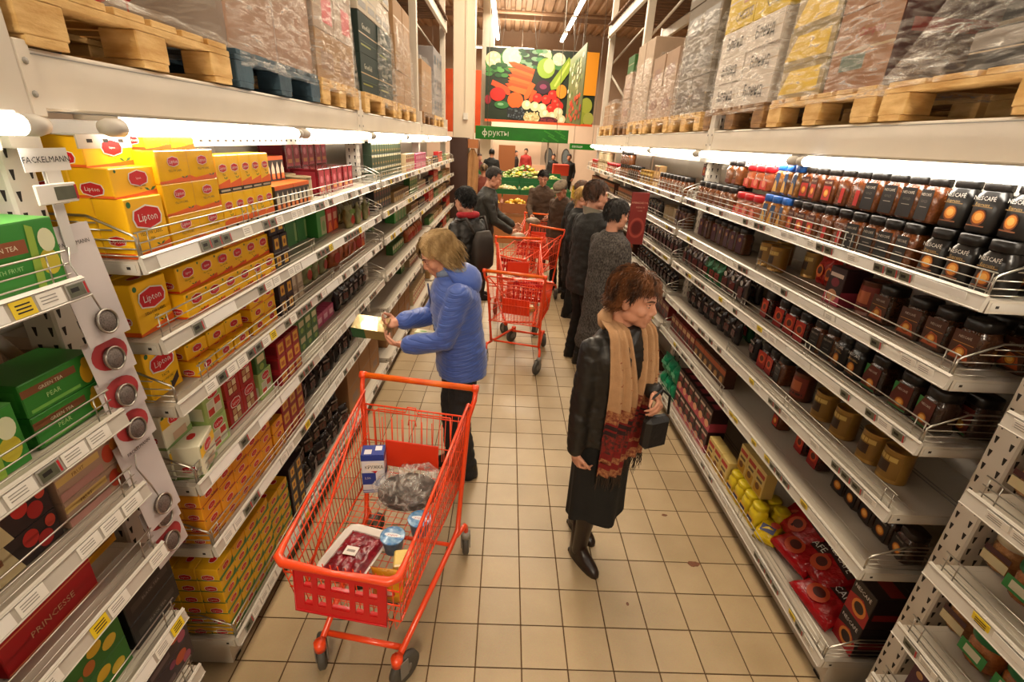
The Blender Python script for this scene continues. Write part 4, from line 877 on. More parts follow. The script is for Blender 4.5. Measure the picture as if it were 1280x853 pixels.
# ------------------------------------------------------------------ pallets and wrapped goods on top of the racks
WOOD = mat('pallet_wood', '#dfb878', .7, col2='#c2934f', vscale=7, bump=.35, bscale=40, stretch=(1, 1, 4))
WOODD = mat('pallet_wood_dark', '#9a7040', .75, col2='#6d4a28', vscale=7, bump=.35, bscale=40, stretch=(1, 1, 4))
WOODB = mat('pallet_wood_blue', '#3d5662', .7, col2='#2c404c', vscale=9, bump=.35, bscale=40)
def film_material():
    m = mat('stretch_film', '#e9e4dc', .12, spec=.9)
    nt = m.node_tree; b = nt.nodes['Principled BSDF']
    tc = nt.nodes.new('ShaderNodeTexCoord'); mp = nt.nodes.new('ShaderNodeMapping'); mp.inputs['Scale'].default_value = (6, 6, 26); mp.inputs['Rotation'].default_value = (.5, .3, 0)
    n = nt.nodes.new('ShaderNodeTexNoise'); n.inputs['Scale'].default_value = 1.6; n.inputs['Detail'].default_value = 5; n.inputs['Distortion'].default_value = .8
    nt.links.new(tc.outputs['Object'], mp.inputs[0]); nt.links.new(mp.outputs[0], n.inputs['Vector'])
    r = nt.nodes.new('ShaderNodeMapRange'); r.inputs[1].default_value = .42; r.inputs[2].default_value = .8; r.inputs[3].default_value = .04; r.inputs[4].default_value = .58
    nt.links.new(n.outputs['Fac'], r.inputs[0]); nt.links.new(r.outputs[0], b.inputs['Alpha'])
    bp = nt.nodes.new('ShaderNodeBump'); bp.inputs['Strength'].default_value = 1.; bp.inputs['Distance'].default_value = .016
    nt.links.new(n.outputs['Fac'], bp.inputs['Height']); nt.links.new(bp.outputs[0], b.inputs['Normal'])
    return m
FILM = film_material()
BZ = 2.245
def pallet(side, y0, y1, label, wood=None, dx=.125, tilt=0.):
    wood = wood or WOOD; t = thing('pallet', label, 'pallet', (X(side, dx), (y0+y1)/2, BZ), tilt)
    s = -1 if side < 0 else 1; L = y1-y0; D = 1.0
    for i in range(3):
        for j in range(3):
            b = MB().box((s*(.055+j*(D-.11)/2), -L/2+.07+i*(L-.14)/2, .061), (.11, .14, .078), wood, bev=.003)
            obj('block', b.mesh('block'), t)
        obj('bottom_board', MB().box((s*D/2, -L/2+.07+i*(L-.14)/2, .011), (D, .12, .022), wood, bev=.002).mesh('bottom_board'), t)
        obj('stringer_board', MB().box((s*(.055+i*(D-.11)/2), 0, .111), (.11, L, .02), wood, bev=.002).mesh('stringer_board'), t)
    n = 6
    for i in range(n): obj('deck_board', MB().box((s*D/2, -L/2+(i+.5)*L/n, .132), (D, L/n-.03, .02), wood, bev=.002).mesh('deck_board'), t)
    return t
def film(side, y0, y1, z0, z1, label, dx=.13, taper=.12, D=.85, seed=1, skirt=.03):
    """stretch film drawn round a load: gathered and creased, wider at the foot"""
    b = MB(); nu, nv = 44, 16; s = -1 if side < 0 else 1
    w, h = y1-y0, z1-z0; vs = []
    for j in range(nv+1):
        t = j/nv; sk = skirt*(1-t)**2 - taper*max(0, t-.55)*.9
        hw, hd = w/2+.012+sk, D/2+.012+sk
        for i in range(nu):
            a = 2*PI*i/nu; x, y = math.cos(a), math.sin(a); k = (abs(x)**9+abs(y)**9)**(-1/9)
            nn = noise.noise(Vector((i*.7+seed*9, t*5+seed, 0)))*.010+noise.noise(Vector((i*1.9+seed, t*16, 3)))*.005
            vs.append((s*hd*x*k*(1+nn)+s*0, hw*y*k*(1+nn), t*h+.006*noise.noise(Vector((i*.5, t*9, seed)))))
    fs = [(j*nu+i, j*nu+(i+1) % nu, (j+1)*nu+(i+1) % nu, (j+1)*nu+i) for j in range(nv) for i in range(nu)]
    b.add(vs, fs, FILM, False)
    o = obj('stretch_film', b.mesh('stretch_film'), None, (X(side, dx+D/2), (y0+y1)/2, z0))
    return tag(o, label, 'plastic film', 'stretch film round pallet loads')
def crate_box(col, d, w, h, name='cardboard_box', items=(), enditems=(), letters=(), rough=.75):
    m = C(col, rough, var=.08, vscale=9)
    b = MB().box((0, 0, h/2), (d, w, h), m, bev=.003)
    p = MB(); fr = fx(d/2, 0, 0)
    shapes(p, fr, w, h, [('r', -.5, .5, .485, .515, mat('tape_brown', '#b59a74', .3))]+list(items)) if items is not None else None
    for e in (fny(0, -w/2, 0), frame((0, w/2, 0), (-1,0,0), (0,0,1))): shapes(p, e, d, h, enditems) if enditems else None
    parts = [('print', p, None)] if p.v else []
    if letters: parts.append(('lettering', shapes(MB(), fx(d/2+.002, 0, 0), w, h, letters), None))
    return Proto(name, 'box', b, parts, (d, w, h))
def stack(side, y0, z0, proto, n, tiers, desc, where, dx=.145, deep=1, pitch=None, jit=.008, z_gap=.001):
    d, w, h = proto.dims; pitch = pitch or w+.004
    for r in range(deep):
        for t in range(tiers):
            for i in range(n):
                if r and i: continue
                o = proto.put((X(side, dx+d/2+r*(d+.003)+R.uniform(0, jit)), y0+w/2+i*pitch, z0+t*(h+z_gap)), (0 if side < 0 else PI)+R.uniform(-.012, .012))
                queue(o, desc, where, y0+i*pitch, ('bottom layer', 'second layer', 'third layer', 'fourth layer', 'fifth layer', 'sixth layer', 'seventh layer')[t]+(', inner' if r else ''), desc+' boxes on pallets')
TOP = BZ+.143
# tea side
pallet(-1, -.06, .86, 'pale wooden pallet at the top corner, nearly empty, above the tube lamp')
pallet(-1, .90, 1.84, 'blue-stained wooden pallet second along the tea rack top', WOODB)
pallet(-1, 1.88, 2.64, 'pale wooden pallet third along the tea rack top')
pallet(-1, 2.80, 3.95, 'pale wooden pallet under the dark green cartons')
pallet(-1, 4.02, 5.0, 'wooden pallet past the dark green cartons')
pallet(-1, 5.55, 6.5, 'wooden pallet on far tea rack, its first', WOODD)
pallet(-1, 6.6, 7.6, 'wooden pallet on far tea rack, its last')
GLASS = []
for k in range(4):
    u = -.36+.13*k
    GLASS += [('p', [(u+a*.6, .03+(v_-.17)*.5+.12) for a, v_ in ((-.05, .42), (.05, .42), (.04, .33), (.008, .29), (.008, .2), (.035, .17), (-.035, .17), (-.008, .2), (-.008, .29), (-.04, .33))], LRED)] if k in (0, 3) else [('e', u, .24, .03, .035, LRED), ('r', u-.004, u+.004, .15, .24, LRED)]
bx = crate_box('#a89a92', .8, .44, .62, items=[('r', -.5, .5, 0, 1, C('#a27c62', .7))], enditems=GLASS)
stack(-1, .92, TOP, bx, 2, 1, 'tall grey box with red glass marks', 'blue-stained pallet')
b2 = crate_box('#a8825a', .55, .36, .26, items=[('r', -.3, .3, .2, .6, C('#8f6848'))])
stack(-1, 1.9, TOP, b2, 2, 1, 'plain brown box', 'third tea pallet')
b3 = crate_box('#b29a86', .55, .36, .24, items=[('r', -.1, .4, .2, .8, LRED)])
stack(-1, 1.9, TOP+.262, b3, 2, 2, 'box with red panel', 'third tea pallet')
b4 = crate_box('#1f3029', .5, .52, .27, items=[('r', -.42, .42, .3, .31, C('#3d5a3a')), ('p', [(-.42,.2), (.1,.2), (.1,.24), (-.42,.24)], C('#8a8f2a'))], letters=[('t', 'Greenfield', -.12, .68, .2, C('#d0cdb8'))])
stack(-1, 2.84, TOP, b4, 2, 2, 'dark green tea carton', 'top of middle tea rack')
b5 = crate_box('#c9bba6', .4, .25, .19, items=[('r', -.4, .4, .15, .4, C('#5d5248')), ('r', -.4, .4, .55, .6, C('#8a7f74'))])
stack(-1, 2.84, TOP+.545, b5, 4, 3, 'white carton with black print', 'above dark green cartons')
b6 = crate_box('#a3805c', .5, .4, .3)
stack(-1, 4.05, TOP, b6, 2, 3, 'plain cardboard box', 'middle tea rack end')
stack(-1, 5.6, TOP, b6, 2, 2, 'plain cardboard box', 'far tea rack top')
b7 = crate_box('#8f8a8a', .5, .3, .3, items=[('r', -.3, .3, .3, .7, C('#3d4a5d'))])
stack(-1, 6.65, TOP, b7, 3, 3, 'grey box with blue print', 'far tea rack top')
film(-1, -.02, .84, TOP-.01, TOP+.05, 'creased film left lying on the nearly empty corner pallet', taper=.5, seed=2, skirt=.05)
film(-1, .93, 1.8, TOP-.06, 3.02, 'creased film round the tall grey boxes on the blue pallet', seed=3, dx=.135)
film(-1, 1.9, 2.63, TOP-.07, 3.15, 'creased film round the boxes with red panels', seed=4, dx=.135, D=.6)
film(-1, 3.36, 3.93, TOP-.09, 3.3, 'creased film round the dark green tea cartons', seed=5, dx=.135, D=.6)
film(-1, 4.05, 4.9, TOP-.07, 3.3, 'creased film past the dark green cartons', seed=6, dx=.135, D=.6)
film(-1, 5.58, 6.45, TOP-.07, 3.05, 'creased film on the far tea rack, its first load', seed=7, dx=.135, D=.6)
film(-1, 6.63, 7.57, TOP-.07, 3.3, 'creased film on the far tea rack, its last load', seed=8, dx=.135, D=.6)
# coffee side
pallet(1, -.45, .84, 'wooden pallet under the dark wrapped goods, nearest on the coffee side')
pallet(1, .88, 1.78, 'wooden pallet under the yellow and brown cartons', WOOD)
pallet(1, 1.84, 2.80, 'dark wooden pallet under the white script cartons', WOODD)
pallet(1, 2.88, 3.70, 'wooden pallet under the tall grey wrapped load')
pallet(1, 3.76, 4.68, 'wooden pallet past the grey load, nearer of two')
pallet(1, 4.72, 5.5, 'wooden pallet past the grey load, farther of two')
pallet(1, 5.6, 6.45, 'dark wooden pallet on the far coffee rack', WOODD)
pallet(1, 6.55, 7.6, 'pale wooden pallet on the far coffee rack')
c1 = crate_box('#3a342c', .5, .40, .14, items=[('r', -.5, .5, .55, .95, C('#8a8076')), ('r', -.3, .1, .1, .4, C('#1d1a17'))])
stack(1, -.62, TOP, c1, 3, 1, 'grey banded tray', 'dark wrapped load', dx=.2)
c1b = crate_box('#26241f', .5, .40, .2, items=[('e', -.2, .5, .16, .3, C('#151412')), ('e', .2, .5, .16, .3, C('#151412')), ('r', -.5, .5, .0, .1, C('#6d5a3a'))])
stack(1, -.66, TOP+.142, c1b, 3, 2, 'black tray of dark goods', 'dark wrapped load', dx=.24)
c2 = crate_box('#a08a5c', .5, .42, .165, items=[('p', [(-.5,.15), (.4,.15), (.4,.85), (-.3,.85)], C('#d9b11f')), ('r', -.5, .5, .95, 1, C('#8a7440'))])
stack(1, 1.34, TOP, c2, 1, 4, 'yellow banded carton', 'second coffee pallet')
c3 = crate_box('#9a6b48', .5, .42, .33, items=[('r', -.3, .1, .25, .45, C('#5d6a5a'))], enditems=[('r', -.5, .5, 0, 1, C('#4a2420')), ('r', -.4, .3, .6, .75, C('#8f2a22'))], letters=[('t', 'Campina', .1, .7, .15, C('#a3362a'))])
stack(1, .90, TOP, c3, 1, 3, 'brown carton with red lettering', 'second coffee pallet')
c4 = crate_box('#d3c6b8', .5, .44, .165, items=[('r', -.5, .5, 0, .01, C('#a39484'))], letters=[('t', 'Бленд', .0, .5, .62, INK, .85)])
stack(1, 1.88, TOP, c4, 2, 3, 'white carton with black script', 'third coffee pallet', deep=2)
c5 = crate_box('#d2b01c', .5, .44, .36, items=[('r', .05, .45, .4, .95, C('#a8642a')), ('e', .18, .7, .07, .2, C('#5d6a2a')), ('e', .35, .7, .07, .2, C('#7a3a1c')), ('e', -.3, .75, .12, .16, C('#c9c0a0'))], letters=[('t', 'CHEESE', .15, .2, .22, INK)])
stack(1, 1.88, TOP+.5, c5, 2, 2, 'yellow carton with black lettering', 'top of script cartons')
c6 = crate_box('#7a6d5d', .5, .38, .28, items=[('r', -.4, .4, .2, .7, C('#5d5246'))])
stack(1, 2.92, TOP, c6, 2, 4, 'grey brown carton', 'tall grey load')
c7 = crate_box('#ab8d74', .5, .42, .3, items=[('r', -.3, .3, .3, .6, C('#8f6a58'))])
stack(1, 3.8, TOP, c7, 2, 2, 'pinkish cardboard box', 'fifth coffee pallet')
c8 = crate_box('#b7a089', .5, .36, .42)
stack(1, 4.75, TOP, c8, 2, 2, 'tall pale cardboard box', 'sixth coffee pallet')
stack(1, 5.65, TOP, c7, 1, 2, 'pinkish cardboard box', 'far coffee rack')
c9 = crate_box('#3f6a34', .5, .34, .2); stack(1, 5.66, TOP+.603, c9, 1, 1, 'green carton', 'far coffee rack')
stack(1, 6.6, TOP, b6, 2, 1, 'plain cardboard box', 'far coffee rack')
film(1, -.66, .66, TOP-.05, 3.0, 'glossy film round the dark goods on the nearest coffee pallet', seed=11, dx=.14, D=.7, skirt=.16, taper=.2)
film(1, .9, 1.76, TOP-.05, 3.4, 'tight film round the yellow and brown cartons', seed=12, dx=.138, D=.55, taper=.02)
film(1, 1.86, 2.78, TOP-.05, 3.3, 'tight film round the white script cartons', seed=13, dx=.138, D=.56, taper=.02)
film(1, 2.9, 3.70, TOP-.09, 3.55, 'creased film round the tall grey load', seed=14, dx=.135, D=.6, taper=.3)
film(1, 3.77, 4.66, TOP-.08, 3.0, 'creased film round the pinkish boxes', seed=15, dx=.138, D=.56)
film(1, 4.73, 5.5, TOP-.09, 3.24, 'creased film round the tall pale boxes', seed=16, dx=.138, D=.56)
film(1, 5.62, 6.05, TOP-.07, 3.2, 'creased film under the green carton', seed=17, dx=.138, D=.56)
film(1, 6.57, 7.45, TOP-.07, 2.75, 'creased film on the last coffee pallet', seed=18, dx=.138, D=.56)
# ------------------------------------------------------------------ shopping trolleys
CART = mat('trolley_orange', '#ec4a1e', .32, coat=.4, var=.06, vscale=12)
CARTR = mat('trolley_red_panel', '#c41a1c', .38, coat=.3)
HANDLE = mat('trolley_handle', '#e86a14', .35, col2='#d2500f', vscale=15)
RUBBER = mat('wheel_rubber', '#4a4640', .6)
HUB = mat('wheel_hub', '#77716a', .4)
def lerp(a, b, t): return a+(b-a)*t
def trolley(loc, rot, label, fine=True, seat_open=False):
    """local: handle at -y, nose at +y, wheels on z = 0"""
    t = thing('shopping_trolley', label, 'trolley', loc, rot, 'orange shopping trolleys in the aisle')
    wr = .0019; yb, yf = -.36, .42
    def rim(s, k): return Vector((s*lerp(.262, .225, k), lerp(yb-.02, yf+.01, k), lerp(.925, .70, k)))
    def low(s, k): return Vector((s*lerp(.235, .205, k), lerp(yb+.02, yf-.03, k), lerp(.475, .43, k)))
    nv = 30 if fine else 18
    for s in (-1, 1):
        b = MB()
        for i in range(nv+1):
            k = i/nv; b.tube([rim(s, k), low(s, k)], wr, CART, 5)
        for f, r in ((0, .0075), (.22, .0032), (.5, .0032), (.76, .0032), (1, .005)):
            b.tube([rim(s, 0).lerp(low(s, 0), f), rim(s, 1).lerp(low(s, 1), f)], r, CART, 6)
        obj('basket_side', b.mesh('basket_side'), t)
    b = MB(); n = 16 if fine else 10                            # nose of the basket
    for i in range(n+1):
        u = -1+2*i/n; b.tube([(u*.225, yf+.01, .70), (u*.205, yf-.03, .43), (u*.205, yf-.04, .424)], wr, CART, 5)
        if i < n and fine: b.tube([(u*.205, yf-.03, .43), ((u+1/n)*.205, yf-.012, .405), ((u+2/n)*.205, yf-.03, .43)], .002, CART, 4)
    for f in (.3, .62, 1.): b.tube([(-lerp(.225, .205, f), yf+.01-.04*f+.003, lerp(.70, .43, f)), (lerp(.225, .205, f), yf+.01-.04*f+.003, lerp(.70, .43, f))], .0035, CART, 6)
    obj('basket_nose', b.mesh('basket_nose'), t)
    b = MB()                                                    # rounded plastic-coated front rim
    pts = [rim(-1, .84), rim(-1, .95), (-.222, yf+.012, .70), (-.195, yf+.03, .697), (0, yf+.034, .694), (.195, yf+.03, .697), (.222, yf+.012, .70), rim(1, .95), rim(1, .84)]
    b.tube(pts, [.008, .012, .0165, .0165, .0105, .0165, .0165, .012, .008], CART, 10)
    obj('front_rim', b.mesh('front_rim'), t)
    b = MB(); ny = 22 if fine else 12; nx = 14 if fine else 9       # basket floor
    for i in range(ny+1):
        k = i/ny; b.tube([low(-1, k), low(1, k)], wr, CART, 4)
    for i in range(nx+1):
        u = -1+2*i/nx; b.tube([Vector((u*.235, yb+.02, .475)), Vector((u*.205, yf-.03, .43))], wr, CART, 4)
    obj('basket_floor', b.mesh('basket_floor'), t)
    b = MB()                                                    # rear gate
    for i in range(17):
        u = -1+2*i/16; b.tube([(u*.25, yb-.01, .86), (u*.232, yb+.02, .475)], wr, CART, 5)
    for z, r in ((.86, .0045), (.83, .0035), (.66, .003), (.48, .004)): b.tube([(-.258, yb-.01+.02*(.86-z)/.38, z), (.258, yb-.01+.02*(.86-z)/.38, z)], r, CART, 6)
    obj('rear_gate', b.mesh('rear_gate'), t)
    b = MB()                                                    # folded child seat frame
    y = yb+.035
    b.tube([(-.19, y, .87), (-.03, y, .87), (-.02, y, .90), (.02, y, .90), (.03, y, .87), (.17, y, .87), (.19, y, .85), (.19, y, .62)], .0035, CART, 6)
    b.tube([(-.19, y, .87), (-.19, y, .62)], .0035, CART, 6)
    for i in range(7): b.tube([(-.15+.05*i, y+.004, .83), (-.15+.05*i, y+.01, .62)], .0025, CART, 5)
    b.tube([(-.02, y, .80), (-.015, y, .83), (.015, y, .83), (.02, y, .80)], .003, CART, 5)
    if seat_open:
        b.tube([(-.17, y, .66), (-.15, y+.16, .6), (.15, y+.16, .6), (.17, y, .66)], .006, CARTR, 6)
    obj('child_seat', b.mesh('child_seat'), t)
    obj('seat_flap', MB().box((0, yb+.052, .635), (.27, .008, .155), mat('flap_orange', '#dd3a1a', .4), bev=.003).mesh('seat_flap'), t)
    b = MB(); w, h = .35, .20                                  # red front panel with window openings, a thin frame lattice
    fr = frame((0, yf+.012, .565), (-1, 0, 0), (0, -.1, 1))
    us = [(-.40, -.31), (-.25, -.16), (-.10, .10), (.16, .25), (.31, .40)]; vs = [(-.34, -.08), (.06, .30)]
    def rr(u0, u1, v0, v1): b.box(((u0+u1)/2*w, (v0+v1)/2*h, 0), ((u1-u0)*w, (v1-v0)*h, .006), CARTR, fr)
    rr(-.5, .5, -.5, -.34); rr(-.5, .5, -.08, .06); rr(-.5, .5, .30, .5)
    for v0, v1 in vs:
        e = [-.5]+[a for q in us for a in q]+[.5]
        for i in range(0, len(e), 2): rr(e[i], e[i+1], v0, v1)
        for a, c in us: b.box(((a+c)/2*w, v0*h+.004, -.006), ((c-a)*w, .006, .014), CARTR, fr)
    b.tube([fr @ Vector(p) for p in ((-w/2, -h/2, .004), (w/2, -h/2, .004), (w/2, h/2, .004), (-w/2, h/2, .004))], .004, CARTR, 6, closed=True)
    obj('front_panel', b.mesh('front_panel'), t)['label'] = 'red plastic panel with ten openings'
    b = MB(); 
    for s in (-1, 1):                                           # chassis: handle post, floor bar, nose strut
        b.tube([(s*.287, -.43, .985), (s*.285, -.41, .93), (s*.268, yb-.01, .86), (s*.25, -.31, .45), (s*.245, -.27, .25), (s*.232, -.18, .215), (s*.165, .36, .15)], [.012]*4+[.0135]*3, CART, 8)
        b.tube([(s*.25, -.31, .45), (s*.235, yb+.03, .47)], .008, CART, 6); b.tube([rim(s, 0), (s*.275, -.395, .90)], .008, CART, 6)
        b.tube([(s*.243, -.25, .225), (s*.268, -.33, .225), (s*.27, -.345, .20), (s*.27, -.345, .13)], .013, CART, 8)
        b.tube([rim(s, 0), low(s, .95)], .006, CART, 6)
    b.tube([(-.17, .30, .145), (.17, .30, .145)], .0125, CART, 8); b.tube([(-.235, -.2, .212), (.235, -.2, .212)], .010, CART, 8)
    obj('chassis', b.mesh('chassis'), t)
    b = MB().tube([(-.275, -.43, .987), (.275, -.43, .987)], .0155, HANDLE, 10)
    h = obj('handle', b.mesh('handle'), t); h['label'] = 'orange push handle'
    cp = MB()
    for s in (-1, 1): cp.tube([(s*.27, -.43, .987), (s*.30, -.43, .987)], .019, CART, 10)
    obj('handle_cap', cp.mesh('handle_cap'), h)
    for s in (-1, 1):
        for k, (x, y, a) in enumerate(((.165, .36, .5), (.27, -.345, -.3))):
            ax = Matrix.Translation((s*x, y, 0)) @ Matrix.Rotation(a*s, 4, 'Z')
            fk = MB().tube([ax @ Vector(p) for p in ((0, 0, .17), (0, 0, .13))], .024, GREY if k else CART, 10)
            fk.box((.023, -.018, .10), (.004, .04, .09), HUB, ax).box((-.023, -.018, .10), (.004, .04, .09), HUB, ax)
            f = obj('caster', fk.mesh('caster'), t)
            wl = MB().lathe([(.03, -.016), (.064, -.016), (.072, -.010), (.072, .010), (.064, .016), (.03, .016)], RUBBER, 22, M=ax @ Matrix.Translation((0, -.035, .072)) @ Matrix.Rotation(PI/2, 4, 'Y'))
            wl.lathe([(.006, -.019), (.036, -.015), (.036, .015), (.006, .019)], HUB, 14, M=ax @ Matrix.Translation((0, -.035, .072)) @ Matrix.Rotation(PI/2, 4, 'Y'))
            obj('wheel', wl.mesh('wheel'), f)
    return t
def heading(fxx, fyy): return math.atan2(fyy, fxx)-PI/2
hd = heading(-.135, -.82)
CL = Vector((-.215, .30, 0))
CM = Matrix.Translation(CL) @ Matrix.Rotation(hd, 4, 'Z')
trolley(CL, hd, 'orange trolley with groceries nearest the camera, its handle away from us')
trolley((.455, 3.27, 0), heading(.22, .82), 'empty orange trolley with its handle towards us, past the blue coat')
trolley((.44, 4.18, 0), heading(.05, -.9), 'orange trolley facing us behind the empty one', False)
trolley((.58, 5.15, 0), heading(-.55, -.75), 'orange trolley with white handbag on its seat, near the dark jacket', False)
trolley((.72, 6.4, 0), heading(-.25, -.9), 'farthest orange trolley, pushed by the woman in brown', False)
# goods inside the near trolley
def inside(p, r=0.):                  # trolley floor point to world
    v = CM @ Vector(p); return v
fz_ = lambda y: lerp(.475, .43, (y-(-.34))/.73)+.004
BLUE = C('#2a3f8f'); MILKW = C('#d9dbe0')
b = MB().box((0, 0, .095), (.07, .095, .19), MILKW, bev=.002).box((0, 0, .1905), (.069, .094, .002), BLUE).box((.012, -.02, .192), (.03, .03, .001), MILKW).box((-.012, .022, .192), (.03, .028, .001), MILKW)
pr = shapes(MB(), fx(.035, 0, 0), .095, .19, [('r', -.5, .5, .86, 1., BLUE), ('r', -.5, .1, .24, .55, BLUE), ('p', [(-.1,.24), (.5,.5), (.5,.1)], C('#8fa4c4')), ('e', .05, .7, .42, .12, WHITE), ('p', [(-.1,.6), (.2,.6), (.1,.54)], LRED), ('r', -.5, .5, .03, .05, BLUE), ('r', -.5, .5, .08, .1, BLUE)])
for e in (fny(0, -.0475, 0), frame((0, .0475, 0), (-1,0,0), (0,0,1))): shapes(pr, e, .07, .19, [('r', -.5, .5, .86, 1., BLUE), ('r', -.5, .5, .3, .55, BLUE), ('r', -.5, .5, .05, .1, BLUE)])
mk = Proto('milk_carton', 'milk carton', b, [('print', pr, None), ('lettering', shapes(MB(), fx(.0375, 0, 0), .095, .19, [('t', 'КРУЖКА', .05, .70, .12, INK, .8), ('t', '2,5%', -.25, .42, .07, WHITE)]), None)], (.07, .095, .193))
v = inside((.165, -.235, fz_(-.235))); o = mk.put(v, -PI/2+.12); o.scale = (1.18, 1.12, 1.16); tag(o, 'blue and white milk carton standing in the trolley corner', 'milk carton')
def tray_meat():
    v = inside((.085, .16, fz_(.16))); t = thing('meat_tray', 'white foam tray of red meat in the trolley', 'meat tray', v, hd-.12)
    b = MB(); rg = [(.086, .118, 0), (.092, .124, .002), (.104, .136, .026), (.108, .140, .028), (.106, .138, .0295), (.098, .130, .027), (.088, .119, .007)]
    b.loft([(0, 0, z, x, y, 7.) for x, y, z in rg], mat('foam_white', '#dfdad2', .6), 32)
    obj('foam_tray', b.mesh('foam_tray'), t)
    m = MB(); n = 26; vs = []
    for i in range(n+1):
        for j in range(n+1):
            x, y = (-1+2*i/n), (-1+2*j/n)
            e = max(0, 1-max(abs(x), abs(y))**6)
            vs.append((x*.086, y*.116, .010+e*(.022+.010*noise.noise(Vector((x*2.3, y*3, 1)))+.006*noise.noise(Vector((x*6, y*7, 5))))))
    m.add(vs, [(i*(n+1)+j, (i+1)*(n+1)+j, (i+1)*(n+1)+j+1, i*(n+1)+j+1) for i in range(n) for j in range(n)], mat('raw_meat', '#8f1624', .18, col2='#5f0a16', vscale=26, coat=.8, bump=.5, bscale=60), True)
    obj('meat', m.mesh('meat'), t)
    obj('price_label', MB().box((.01, .01, .038), (.055, .045, .0008), WHITE, Matrix.Rotation(.1, 4, 'Z')).box((.01, .01, .0386), (.035, .012, .0004), GREY, Matrix.Rotation(.1, 4, 'Z')).mesh('price_label'), t)
tray_meat()
def tub(p, label):
    t = thing('yogurt_tub', label, 'yogurt tub', inside((p[0], p[1], fz_(p[1]))), hd)
    obj('cup', MB().lathe([(.034, 0), (.036, .002), (.046, .07), (.050, .072), (.050, .078)], mat('tub_blue', '#3f6f9f', .35, col2='#6d93b4', vscale=30), 20).mesh('cup'), t)
    l = MB().lathe([(.0515, .077), (.0525, .079), (.0525, .082), (.049, .083), (0.001, .0825)], mat('tub_lid', '#8fb4cf', .15, coat=.7, col2='#3f76ad', vscale=45), 20)
    l.add([(.03*math.cos(a)*1.2, .012*math.sin(a), .0836) for a in [i*PI/8 for i in range(16)]], [tuple(range(16))], C('#d9dfe4')); l.text('yogurt', .016, C('#b52a3a'), frame((0, 0, .0840), (-1,0,0), (0,-1,0)))
    obj('foil_lid', l.mesh('foil_lid'), t)
tub((-.06, .10), 'blue yogurt tub with foil lid beside the meat tray')
tub((-.14, -.01), 'blue yogurt tub with foil lid nearer the dark bag')
v = inside((-.145, .20, fz_(.2))); o = obj('cheese_block', MB().box((0, 0, .045), (.075, .085, .09), mat('cheese', '#d9c06a', .35, coat=.4, bump=.1), bev=.006).mesh('cheese_block'), None, v, hd+.3); tag(o, 'pale yellow cheese block at the side of the trolley', 'cheese')
obj('wrapper', MB().box((0, -.0435, .05), (.05, .002, .05), WHITE).box((0, .0435, .05), (.05, .002, .05), WHITE).mesh('wrapper'), o)
o = obj('yellow_snack_bag', None, None, inside((-.13, .315, fz_(.315)+.002)), hd); tag(o, 'yellow snack bag in the front corner of the trolley', 'snack bag')
pb = pouch('bag', .13, .15, .07, '#dba01c', [], .2, seed=21)
obj('bag', pb.root, o, (0, 0, 0), PI/2); obj('bag_print', shapes(MB(), frame((0, .038, 0), (-1,0,0), (0,0,1)), .13, .15, [('e', .1, .5, .22, .12, REDM), ('e', .1, .5, .16, .08, WHITE), ('r', -.4, .4, .1, .2, INK)]).mesh('bag_print'), o)
o = obj('black_purse', MB().box((0, 0, .02), (.10, .055, .04), BLACK, bev=.012).mesh('black_purse'), None, inside((-.02, .28, fz_(.28))), hd+.3); tag(o, 'small black purse lying between meat tray and cheese', 'purse')
# dark loaf in a clear knotted bag
t = thing('bagged_bread', 'dark bread in a clear crumpled plastic bag by the seat flap', 'bread bag', inside((-.035, -.155, fz_(-.155))), hd+.25)
b = MB(); b.ell((.0, 0, .08), (.145, .095, .08), mat('rye_bread', '#231913', .7, col2='#3d2b20', vscale=14, bump=.5, bscale=40), 20, 12)
b.v = [(x*(1+.05*noise.noise(Vector((x*9, y*9, z*9)))), y, max(.003, z)) for x, y, z in b.v]
obj('loaf', b.mesh('loaf'), t)
BAGM = FILM.copy(); BAGM.name = 'clear_bag'
for nd in BAGM.node_tree.nodes:
    if nd.type == 'TEX_NOISE': nd.inputs['Scale'].default_value = 5
    if nd.type == 'MAPPING': nd.inputs['Scale'].default_value = (5, 2.5, 5)
    if nd.type == 'MAP_RANGE': nd.inputs[3].default_value = .06; nd.inputs[4].default_value = .75
b = MB(); b.ell((-.0, 0, .10), (.165, .115, .10), BAGM, 30, 18)
q = []
for x, y, z in b.v:
    nz = noise.noise(Vector((x*14, y*14, z*14)))*.16+noise.noise(Vector((x*34, y*34, z*34)))*.09
    f = 1+nz; zz = max(.002, z*f)
    if x < -.08: y *= 1-.55*min(1, (-x-.08)/.08); zz = zz*(.8)+.06
    q.append((x*f, y*f, zz))
b.v = q; obj('clear_bag', b.mesh('clear_bag'), t)
# goods in the farther trolleys
for (p, lab, col) in (((.40, 3.40, .485), 'pale wrapped packet lying in the empty-looking trolley', '#d8cbb8'), ((.50, 3.30, .485), 'small tan packet lying in the trolley past the blue coat', '#a88a4a')):
    o = obj('wrapped_packet', MB().box((0, 0, .03), (.16, .12, .06), C(col, .3), bev=.02).mesh('wrapped_packet'), None, p, .3); tag(o, lab, 'packet')
def soft_bag(name, loc, r, col, label, cat, rough=.5):
    b = MB().ell((0, 0, r[2]), r, mat('soft_'+name+col.strip('#'), col, rough, var=.25, vscale=20, bump=.4, bscale=20), 18, 12)
    b.v = [(x*(1+.3*noise.noise(Vector((x*12+loc[0], y*12, z*12)))), y*(1+.18*noise.noise(Vector((y*12, x*12+loc[1], z*11)))), z) for x, y, z in b.v]
    return tag(obj(name, b.mesh(name), None, loc), label, cat)
soft_bag('white_handbag', (.42, 5.02, .87), (.10, .06, .055), '#a8937c', 'pale handbag on the trolley near the dark jacket', 'handbag')
